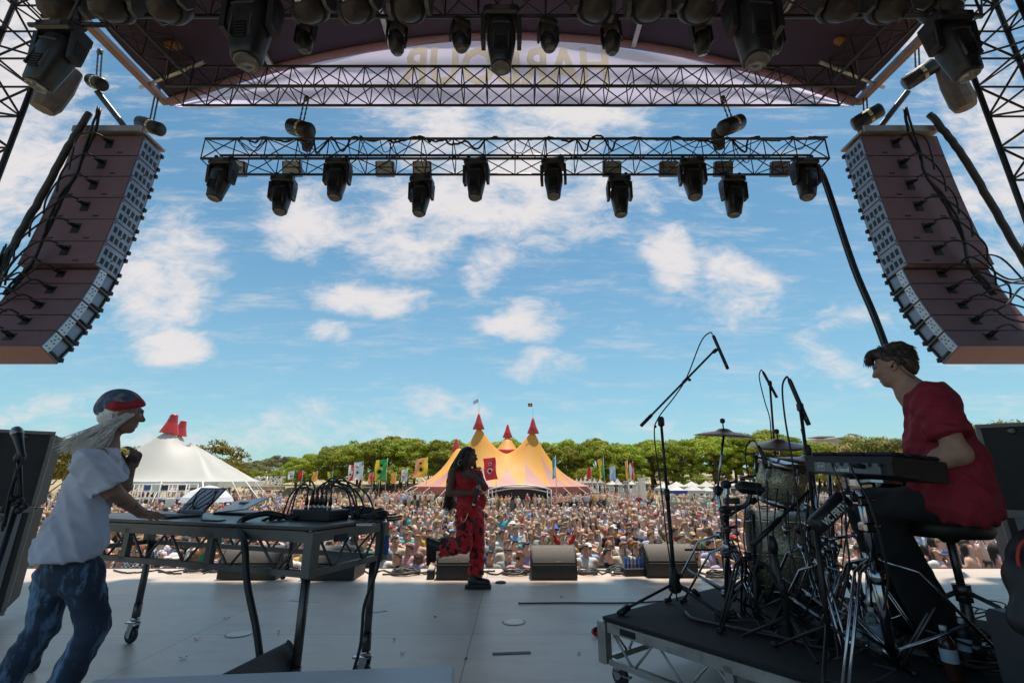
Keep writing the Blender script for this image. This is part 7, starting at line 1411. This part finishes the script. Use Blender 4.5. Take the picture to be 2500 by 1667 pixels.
# ---- the drummer
def c6(X, Y): return ((1950+X/3.136)/1.063, (800+Y/3.136)/1.063)
def drummer():
    f = Vector((.62, .78, 0)).normalized(); r = Vector((.78, -.62, 0)).normalized(); O = Vector((1.97, 2.47, 0)); U = Vector((0, 0, 1))
    def q(X, Y, off=0): x, y = c6(X, Y); return PL(x, y, O, f, off)
    def qd(x, y, off=0): return PL(x, y, O, f, off)
    root = thing('person', 'man in dark red tee sitting at the drums, seen from the side', 'person', (q(1300, 1400).x, q(1300, 1400).y, RZ)); sk = skin('fair skin', (.40, .22, .155))
    C = q(722, 300); Hf = (-r*.96+f*.16-U*.16).normalized(); neck = q(875, 500); sc = (q(700, 110)-q(640, 470)).length/.325; hp, hpt, HR = head_prims(C, Hf, U*1-r*.1, sc, neck=neck, nk=.055)
    shN, elN, wr = q(1030, 600, -.19), q(1225, 965, -.24), q(945, 1075, -.2); shF, elF, wF = q(960, 590, .18), q(1000, 980, .25), q(760, 1030, .2)
    b = hp+[cap(neck, q(1010, 620), .06, .09, k=.05), cap(q(1010, 620), q(1230, 1250), .09, .1, k=.06), cap(neck, shN, .045, .05, k=.05), cap(neck, shF, .045, .05, k=.05), cap(shN, elN, .052, .043, k=.03), cap(elN, q(1100, 1000, -.23), .046, .045, k=.03), cap(q(1100, 1000, -.23), wr, .043, .027, k=.02), cap(shF, elF, .06, .05, k=.03), cap(elF, wF, .05, .03, k=.02)]
    b += hand_prims(wr, -r*.95+f*.25-U*.1, U*.8-f*.6, -1, .7, 1.02, spread=.02); b += hand_prims(wF, -r*.9+f*.1, U*.9, 1, .7, 1.02, spread=.02)
    sdf_mesh(b, .0062, 'body', [sk, EYE, LIP, mat('brown brow', (.05, .03, .02), .7)], root)
    hair = mat('brown hair', (.055, .033, .022), .5, 0, .4, 40)
    ph = lambda a, b_, c: hpt(a, b_, c)
    hs = [ell(ph(-.03, 0, .055), (.105*sc, .086*sc, .088*sc), HR, .02), ell(ph(-.085, 0, -.01), (.045*sc, .07*sc, .075*sc), HR, .03), ell(ph(.05, 0, .105), (.055*sc, .06*sc, .03*sc), HR, .03), ell(ph(-.05, 0, .12), (.07*sc, .065*sc, .035*sc), HR, .03), rbox(ph(.11, 0, -.03), (.14*sc, .3, .19*sc), HR, 0, .01, sub=True), rbox(ph(.02, 0, -.085), (.14*sc, .3, .13*sc), HR, 0, .01, sub=True)]
    sdf_mesh(hs, .0055, 'hair', hair, root, lambda X, Y, Z: .0015*np.sin((X-Y)*130+Z*60))
    rdh = random.Random(12); hq = MB()
    for i in range(1100):
        a, u = rdh.uniform(0, 6.283), rdh.uniform(-.55, 1); w = math.sqrt(1-u*u); d = Vector((w*math.cos(a), w*math.sin(a), u))
        if d.x > .45 and d.z < .62 or (d.x > -.1 and d.z < .0): continue
        p0 = Vector((-.028+.103*d.x, .085*d.y, .052+.09*d.z if d.z > 0 else .052+.12*d.z)); L_ = rdh.uniform(.028, .05)*(1 if d.z > .3 else .55); fl = Vector((-.75, d.y*.5, .25*d.z-.35)) if d.x < .3 else Vector((.3, d.y*.3+rdh.uniform(-.4, .4), .5))
        p1 = p0+d*.005+fl*L_*.5; p2 = p0+d*.001+fl*L_; hq.path([hpt(*p0), hpt(*p1), hpt(*p2)], [.0026, .0022, .0008], 4)
    hq.build('hair_strands', hair, root)
    rt = [[ph(.02, s_*.02, .13), ph(.075, s_*.03, .125), ph(.105, s_*.035, .085), ph(.112, s_*.03, .055)] for s_ in (-1.6, -.6, .5, 1.5)]; strands(root, 'fringe', hair, rt, 110, 8, .0035, .001, .012, 3)
    ea = MB(); ea.ball(ph(-.004, .084, -.012), .009*sc, 8); ea.path(bez([ph(-.004, .088, -.012), ph(-.03, .088, .01), ph(-.045, .082, -.05), q(930, 420, -.03)], 12), .002, 5); ea.build('ear_piece', BLACKP, root)
    tee = mat('dark red tee', (.26, .012, .028), .85, 0, .1, 10, .25, 200)
    sh = [ell(q(1010, 560), (.10, .19, .085), M3(-r-U*.5, U), .05)]+[cap(q(1010, 600, o), q(1075, 790, o), .088, .104, k=.05) for o in (-.08, .08)]+[cap(q(1075, 790, o), q(1190, 1080, o), .098, .108, k=.05) for o in (-.08, .08)]+[cap(q(1200, 1080, o), q(1270, 1340, o), .112, .125, k=.05) for o in (-.115, .1)]+[cap(q(1150, 610), q(1310, 1000), .035, .05, k=.07), cap(q(1310, 1000), q(1455, 1380), .05, .05, k=.07), cap(q(905, 680), q(955, 940), .045, .055, k=.06), cap(q(955, 940), q(1070, 1230), .07, .125, k=.08), cap(shF, q(1000, 800, .22), .07, .075, k=.04), ell(neck+U*.02-r*.01, (.07, .072, .06), M3(-r-U*.4, U), .012, sub=True)]
    e = (elN-shN).normalized(); sh.append(rbox(q(1118, 838, -.19)+e*.13, (.24, .24, .26), M3(e, U), 0, 0, sub=True)) if False else None; sh.append(rbox(q(1300, 1470)-U*.24, (1.2, .9, .45), M3(r-U*-.02, U), 0, 0, sub=True))
    ts = sdf_mesh(sh, .0078, 'tee_shirt', tee, root, folds(.009, 42, 34, 36, 3.0), 2)
    se = shN+(elN-shN)*.66; sdf_mesh([cap(shN-U*.01, se, .085, .088, k=.02), rbox(se+e*.11, (.22, .4, .4), M3(e, U), 0, 0, sub=True)], .0078, 'sleeve', tee, ts, folds(.008, 46, 40, 50, 7.0), 2)
    w = MB(); w.lathe([(.034, -.012), (.038, -.01), (.038, .01), (.034, .012)], wr+(elN-wr)*.08, frame(elN-wr), 16); w.build('wristband', mat('white wristband', (.6, .6, .58), .6), root)
    pk = MB()
    # trousers
    hN, kN, aN = q(1230, 1330, -.11), qd(2008, 1160, .1), qd(2150, 1385, .42); hF, kF, aF = q(1230, 1330, .12), qd(1985, 1150, .3), qd(2060, 1370, .7); aN.z = RZ+.11; aF.z = RZ+.11
    tm = mat('black trousers', (.011, .011, .014), .8, 0, .25, 12, .2, 120)
    sdf_mesh([cap(q(1240, 1340, -.06), q(1340, 1340, -.06), .09, .09, k=.06), cap(q(1240, 1340, .06), q(1340, 1340, .06), .09, .09, k=.06), cap(hN, kN, .086, .08, k=.05), cap(kN, aN, .095, .1, k=.05), cap(hF, kF, .1, .08, k=.05), cap(kF, aF, .1, .1, k=.05)], .009, 'trousers', tm, root, folds(.0035, 34, 28, 44, 4.0), 2)
    for a in (aN, aF): sdf_mesh([cap(a-U*.02, a-r*.16-U*.065, .05, .038, k=.02), cap(a+U*.02, a-U*.05, .048, .05, k=.02), rbox((a.x-r.x*.06, a.y-r.y*.06, RZ+.014), (.28, .098, .026), M3(r, U), .01, .008, m=1)], .01, 'shoe', [BLACKP, GREYP], root)
drummer()
# ---------------------------------------------------------------- crowd
def skinm(n, c): return mat(n, c, .55, 0, .1, 8)
SK = [skinm('crowd skin '+n, c) for n, c in (('pale', (.80, .52, .41)), ('rosy', (.74, .43, .33)), ('tan', (.62, .36, .25)), ('olive', (.50, .29, .19)), ('brown', (.15, .085, .055)))]
HR_ = {k: mat(k+' crowd hair', c, .5, 0, .3, 20) for k, c in dict(brown=(.11, .06, .035), dark=(.02, .014, .012), blond=(.36, .23, .10), ginger=(.26, .09, .03), sandy=(.19, .12, .06)).items()}
SHN = dict(white=(.74, .73, .72), black=(.02, .02, .024), grey=(.3, .3, .31), navy=(.03, .045, .12), red=(.50, .04, .05), teal=(.05, .42, .46), yellow=(.68, .45, .08), pink=(.62, .32, .32), olive=(.2, .2, .1), sky=(.30, .46, .66), maroon=(.22, .03, .05), lilac=(.45, .38, .56), cream=(.62, .54, .42), orange=(.65, .25, .06), green=(.06, .26, .12), striped=(.5, .46, .46), checked=(.25, .28, .36))
SHM = {}
for k, c in SHN.items():
    m = mat(k+' crowd shirt', c, .8, 0, .12, 14, .2, 60); SHM[k] = m
    if k in ('striped', 'checked'):
        N, L, b = nodes_of(m); tc = N.new('ShaderNodeTexCoord'); w = N.new('ShaderNodeTexWave' if k == 'striped' else 'ShaderNodeTexChecker'); L.new(tc.outputs['Object'], w.inputs['Vector'])
        w.inputs['Scale'].default_value = 9 if k == 'striped' else 22
        if k == 'striped': w.bands_direction = 'Z'
        mx = N.new('ShaderNodeMix'); mx.data_type = 'RGBA'; L.new(w.outputs['Fac'], mx.inputs[0]); mx.inputs[6].default_value = (.75, .72, .7, 1); mx.inputs[7].default_value = (.3, .06, .08, 1) if k == 'striped' else (.06, .08, .16, 1); L.new(mx.outputs[2], b.inputs['Base Color'])
HATC = {k: mat(k+' crowd hat', c, .75, 0, .12, 12) for k, c in dict(black=(.02, .02, .022), white=(.72, .71, .69), red=(.5, .04, .04), straw=(.55, .38, .18), navy=(.03, .05, .14), green=(.12, .16, .08), blue=(.05, .14, .5), grey=(.32, .31, .3)).items()}
GLS = mat('dark lenses', (.01, .01, .012), .12); PANT = mat('crowd trousers', (.07, .075, .09), .8, 0, .4, 3)
def crowd_proto(style, h=.021, seed=0):
    "materials: 0 skin 1 hair 2 shirt 3 trousers 4 hat 5 lenses"
    rd = random.Random(seed); lean = rd.uniform(-.04, .04); Z = 1.70; C = Vector((lean, 0, 1.585)); F = Vector((rd.uniform(-.35, .35), -1, rd.uniform(-.02, .12))); R_ = M3(F, Vector((rd.uniform(-.12, .12), 0, 1))); p = lambda a, b, c: C+R_ @ Vector((a, b, c)); b = []
    wm = style in ('long', 'bun', 'shade', 'phone'); sw = .175 if wm else .205
    b += [ell(p(-.012, 0, .03), (.095, .078, .1), R_, .015), ell(p(.03, 0, -.04), (.065, .06, .085), R_, .02), cap(p(.095, 0, .005), p(.112, 0, -.03), .010, .015, k=.01), cap(p(-.02, 0, -.07), (lean*.5, .01, 1.42), .05, .056, k=.02)]
    b += [ell((0, .0, 1.30), (sw*.85, .105, .17), None, .05, m=2), cap((-sw+.03, .01, 1.395), (sw-.03, .01, 1.395), .062, k=.05, m=2), cap((0, 0, 1.25), (0, 0, 1.0), .14 if not wm else .12, .145, k=.06, m=2), ell((0, 0, .93), (.165, .115, .12), None, .04, m=3)]
    for s in (-1, 1):
        b.append(cap((s*.085, 0, .9), (s*.1, 0, .08), .085, .055, k=.03, m=3)); b.append(cap((s*.1, .02, .05), (s*.11, -.12, .04), .05, .04, k=.02, m=3)); up = (style == 'shade' and s == 1) or (style == 'phone') or (style == 'cheer')
        sh = Vector((s*sw, .01, 1.38))
        if style == 'shade' and s == 1: el, ha = Vector((.36, -.1, 1.46)), p(.12, -.10, .06)
        elif style == 'phone': el, ha = Vector((s*.26, -.22, 1.22)), Vector((s*.07, -.34, 1.42))
        elif style == 'cheer': el, ha = Vector((s*.3, -.05, 1.62)), Vector((s*.24, -.1, 1.9))
        elif style == 'fold': el, ha = Vector((s*.26, -.02, 1.12)), Vector((-s*.08, -.2, 1.14))
        else: el, ha = Vector((s*.27, .03, 1.1)), Vector((s*.25, -.12, .88))
        mid = sh+(el-sh)*.55; b += [cap(sh, mid, .062, .058, k=.02, m=2 if style not in ('bun', 'long', 'bare') else 0), cap(mid, el, .046, .04, k=.02), cap(el, ha, .042, .028, k=.02), ell(ha, (.045, .045, .05), None, .015)]
    hp = lambda *r: dict(m=1, k=.012)
    if style in ('short', 'fold', 'cheer', 'bare'): b += [ell(p(-.03, 0, .055), (.098, .088, .088), R_, .01, m=1), ell(p(-.07, 0, -.01), (.045, .072, .06), R_, .02, m=1), ell(p(.045, 0, .11), (.05, .06, .025), R_, .02, m=1)]
    if style in ('long', 'shade', 'phone'): b += [ell(p(-.03, 0, .055), (.1, .09, .088), R_, .01, m=1)]+[cap(p(-.01, s*.08, .04), p(-.03, s*.095, -.2), .038, .035, k=.02, m=1) for s in (-1, 1)]+[cap(p(-.08, 0, .0), p(-.09, 0, -.22), .08, .07, k=.03, m=1)]
    if style == 'bun': b += [ell(p(-.03, 0, .05), (.098, .086, .09), R_, .01, m=1), ell(p(-.07, 0, .14), (.042, .042, .04), R_, .01, m=1)]
    if style in ('cap', 'hat', 'visor'):
        b += [ell(p(-.06, 0, -.005), (.05, .074, .06), R_, .015, m=1), ell(p(-.015, 0, .065), (.106, .092, .075), R_, .008, m=4)]
        if style == 'cap': b.append(ell(p(.11, 0, .055), (.075, .07, .011), R_, .008, m=4))
        elif style == 'hat': b.append(ell(p(-.01, 0, .045), (.185, .175, .016), R_, .01, m=4))
    if style in ('cap', 'long', 'fold', 'bun', 'hat'): b.append(rbox(p(.093, 0, .005), (.02, .125, .034), R_, .008, .003, m=5))
    return b
styles = ['short', 'long', 'cap', 'shade', 'hat', 'fold', 'bun', 'cheer', 'bare']
PROTO = {}
for i, s in enumerate(styles):
    for v in range(2):
        o = sdf_mesh(crowd_proto(s, seed=i*5+v), .023, 'person', [SK[0], HR_['brown'], SHM['white'], PANT, HATC['black'], GLS]); PROTO[(s, v)] = o
land = [(300, 'beside the desk man'), (390, 'under desk left end'), (480, 'left of the first wedge'), (560, 'over the first wedge'), (655, 'between the desk wedges'), (750, 'over the second wedge'), (840, 'behind desk right legs'), (930, 'between desk and singer'), (1010, 'just left of the singer'), (1100, 'just right of the singer'), (1190, 'left of central wedge'), (1280, 'over central wedge'), (1370, 'right of central wedge'), (1450, 'over blue plug box'), (1550, 'behind the boom stand'), (1650, 'left of the drum kit'), (2175, 'seen under the drummer')]
def disp_of(p):
    d = p.y*CT + (p.z-CAMZ)*ST; return (1250+FPX*p.x/d)/1.063, (833.5-FPX*((p.z-CAMZ)*CT-p.y*ST)/d)/1.063
rd = random.Random(77); spots = []
y = 10.15; row = 0
while y < 24:
    x = -1.12*y + rd.uniform(0, .5)
    while x < 1.12*y:
        spots.append((row, x+rd.uniform(-.09, .09), y+rd.uniform(-.16, .16))); x += rd.uniform(.5, .66)
    y += .66; row += 1
ind, rest = [], []
for (rw, x, yy) in spots:
    dx, dy = disp_of(Vector((x, yy, GZ+1.6)))
    if len(ind) < 300 and (238 < dx < 1690 or 2125 < dx < 2222): ind.append((rw, x, yy, dx))
    else: rest.append((x, yy))
HEADW = dict(short='short {h} hair', long='long {h} hair and sunglasses', cap='{t} cap and sunglasses', shade='{h} hair, hand shading eyes', hat='wide {t} hat', fold='{h} hair, folded arms', bun='{h} hair bun and sunglasses', cheer='{h} hair, both arms up', bare='{h} hair and bare arms')
taken = set(); first = set(); ROWN = ['front']+ORD[1:]
wts = ['short', 'short', 'long', 'long', 'cap', 'cap', 'short', 'shade', 'hat', 'fold', 'bun', 'long', 'bare', 'short', 'bare', 'shade', 'fold', 'short', 'cheer']
for (rw, x, yy, dx) in ind:
    lm = min(land, key=lambda l: abs(l[0]-dx))[1]
    for tr in range(80):
        s = rd.choice(wts); h = rd.choice(list(HR_)); t = rd.choice(list(HATC)+['black', 'black', 'white', 'straw', 'grey', 'red']); sh = rd.choice(list(SHN)+['white', 'white', 'white', 'white', 'black', 'grey', 'cream', 'pink', 'pink', 'striped', 'lilac', 'sky', 'cream'])
        if s == 'cheer' and rw < 2: continue
        lb = f'person in {sh} top, {HEADW[s].format(h=h, t=t)}, {ROWN[rw]} row {lm}'
        if lb not in taken and len(lb.split()) <= 22: break
    taken.add(lb); v = rd.randint(0, 1); src = PROTO[(s, v)]
    if (s, v) not in first: o = src; first.add((s, v))
    else: o = src.copy(); COL.objects.link(o)
    o.location = (x, yy, GZ); o.rotation_euler = (0, 0, -math.atan2(x*-1, yy)*.55+rd.uniform(-.3, .3)); k = rd.uniform(.93, 1.06)*(.95 if s in ('long', 'bun', 'shade') else 1.02); o.scale = (k, k, k)
    for i, m in enumerate((rd.choice(SK[:4]*3+SK[4:]), HR_[h], SHM[sh], PANT, HATC[t], GLS)): o.material_slots[i].link = 'OBJECT'; o.material_slots[i].material = m
    tag(o, lb, 'person', 'people in the front of the crowd')
for k, o in PROTO.items():
    if k not in first: bpy.data.objects.remove(o)
# the mass of the crowd beyond: one object, one vertex colour per garment
def mass():
    rg = np.random.default_rng(5); low = []
    for i, s in enumerate(('short', 'long', 'cap', 'hat', 'fold', 'bun', 'bare', 'short', 'shade', 'cheer', 'phone', 'long')):
        o = sdf_mesh(crowd_proto(s, seed=50+i), .062, 'tmp', [SK[0]]*6); me = o.data; V = np.empty(len(me.vertices)*3); me.vertices.foreach_get('co', V); V = V.reshape(-1, 3); Q = np.empty(len(me.polygons)*4, dtype=np.int64)
        Q = np.array([p.vertices[:] for p in me.polygons if len(p.vertices) == 4]); mi = np.array([p.material_index for p in me.polygons if len(p.vertices) == 4]); vm = np.zeros(len(V), dtype=int)
        for c in range(4): vm[Q[:, c]] = mi
        low.append((V, Q, vm)); bpy.data.objects.remove(o)
    pts = list(rest); y = 24.2
    while y < 30.5:
        x = -1.15*y
        while x < 1.15*y: pts.append((x+rd.uniform(-.15, .15), y+rd.uniform(-.25, .25))); x += rd.uniform(.6, .85)*(1+max(0, y-28)*.12)
        y += .8
    for k in range(420):
        yy = rd.uniform(30, 49); u = rd.uniform(-1.1, 1.1)
        if not -.21 < u < .2: pts.append((u*yy, yy))
    for k in range(330): yy = rd.uniform(49, 77); xx = rd.uniform(-1.0, .05)*yy if k % 3 else rd.uniform(.05, .9)*yy; pts.append((xx, yy))
    for k in range(190):
        a = rd.uniform(3.3, 6.1); pts.append((-1+13.3*math.cos(a)*rd.uniform(.92, 1.15), 63+12*math.sin(a)*rd.uniform(.92, 1.12)))
    pal = np.array([SHN[k] for k in ('white', 'black', 'grey', 'red', 'yellow', 'pink', 'maroon', 'lilac', 'cream', 'orange', 'sky', 'teal', 'navy')]+[SHN['white']]*8+[SHN['grey'], SHN['black'], SHN['pink'], SHN['cream'], SHN['pink'], SHN['sky']]+[(.74, .45, .34)]*7); skc = np.array([(.80, .52, .41), (.74, .43, .33), (.62, .36, .25), (.50, .29, .19)]); hc = np.array([(.075, .04, .022), (.02, .014, .012), (.36, .23, .1), (.19, .12, .06)]); hat = np.array([(.02, .02, .022), (.72, .71, .69), (.5, .04, .04), (.55, .38, .18), (.03, .05, .14)]); pn = np.array([(.03, .035, .05), (.1, .12, .18), (.35, .3, .22), (.02, .02, .02)])
    VV, QQ, CC = [], [], []; n = 0
    for (x, yy) in pts:
        # keep clear of the tent poles and market tents
        V, Q, vm = low[min(len(low)-1, int(rg.integers(len(low)+3)) % (len(low)))]; a = rg.normal()*.55; c, s = math.cos(a), math.sin(a); k = rg.uniform(.88, 1.1); W_ = np.stack([(V[:, 0]*c-V[:, 1]*s)*k+x, (V[:, 0]*s+V[:, 1]*c)*k+yy, V[:, 2]*k+gz(x, yy)], 1)
        col = np.stack([skc[rg.integers(4)], hc[rg.integers(4)], pal[rg.integers(len(pal))], pn[rg.integers(4)], hat[rg.integers(5)], np.array((.01, .01, .01))])[vm]
        VV.append(W_); QQ.append(Q+n); CC.append(col); n += len(V)
    V = np.concatenate(VV); Q = np.concatenate(QQ); Cc = np.concatenate(CC); m = bpy.data.materials.new('crowd cloth and skin'); m.use_nodes = True; at = m.node_tree.nodes.new('ShaderNodeVertexColor'); at.layer_name = 'Col'; bs = m.node_tree.nodes['Principled BSDF']; m.node_tree.links.new(at.outputs[0], bs.inputs[0]); bs.inputs['Roughness'].default_value = .7
    o = raw_mesh(V, Q, 'crowd', m); ca = o.data.color_attributes.new('Col', 'FLOAT_COLOR', 'POINT'); ca.data.foreach_set('color', np.concatenate([Cc, np.ones((len(Cc), 1))], 1).astype(np.float32).ravel()); o['kind'] = 'stuff'; o['label'] = 'dense festival crowd filling the field behind the front rows'
mass()
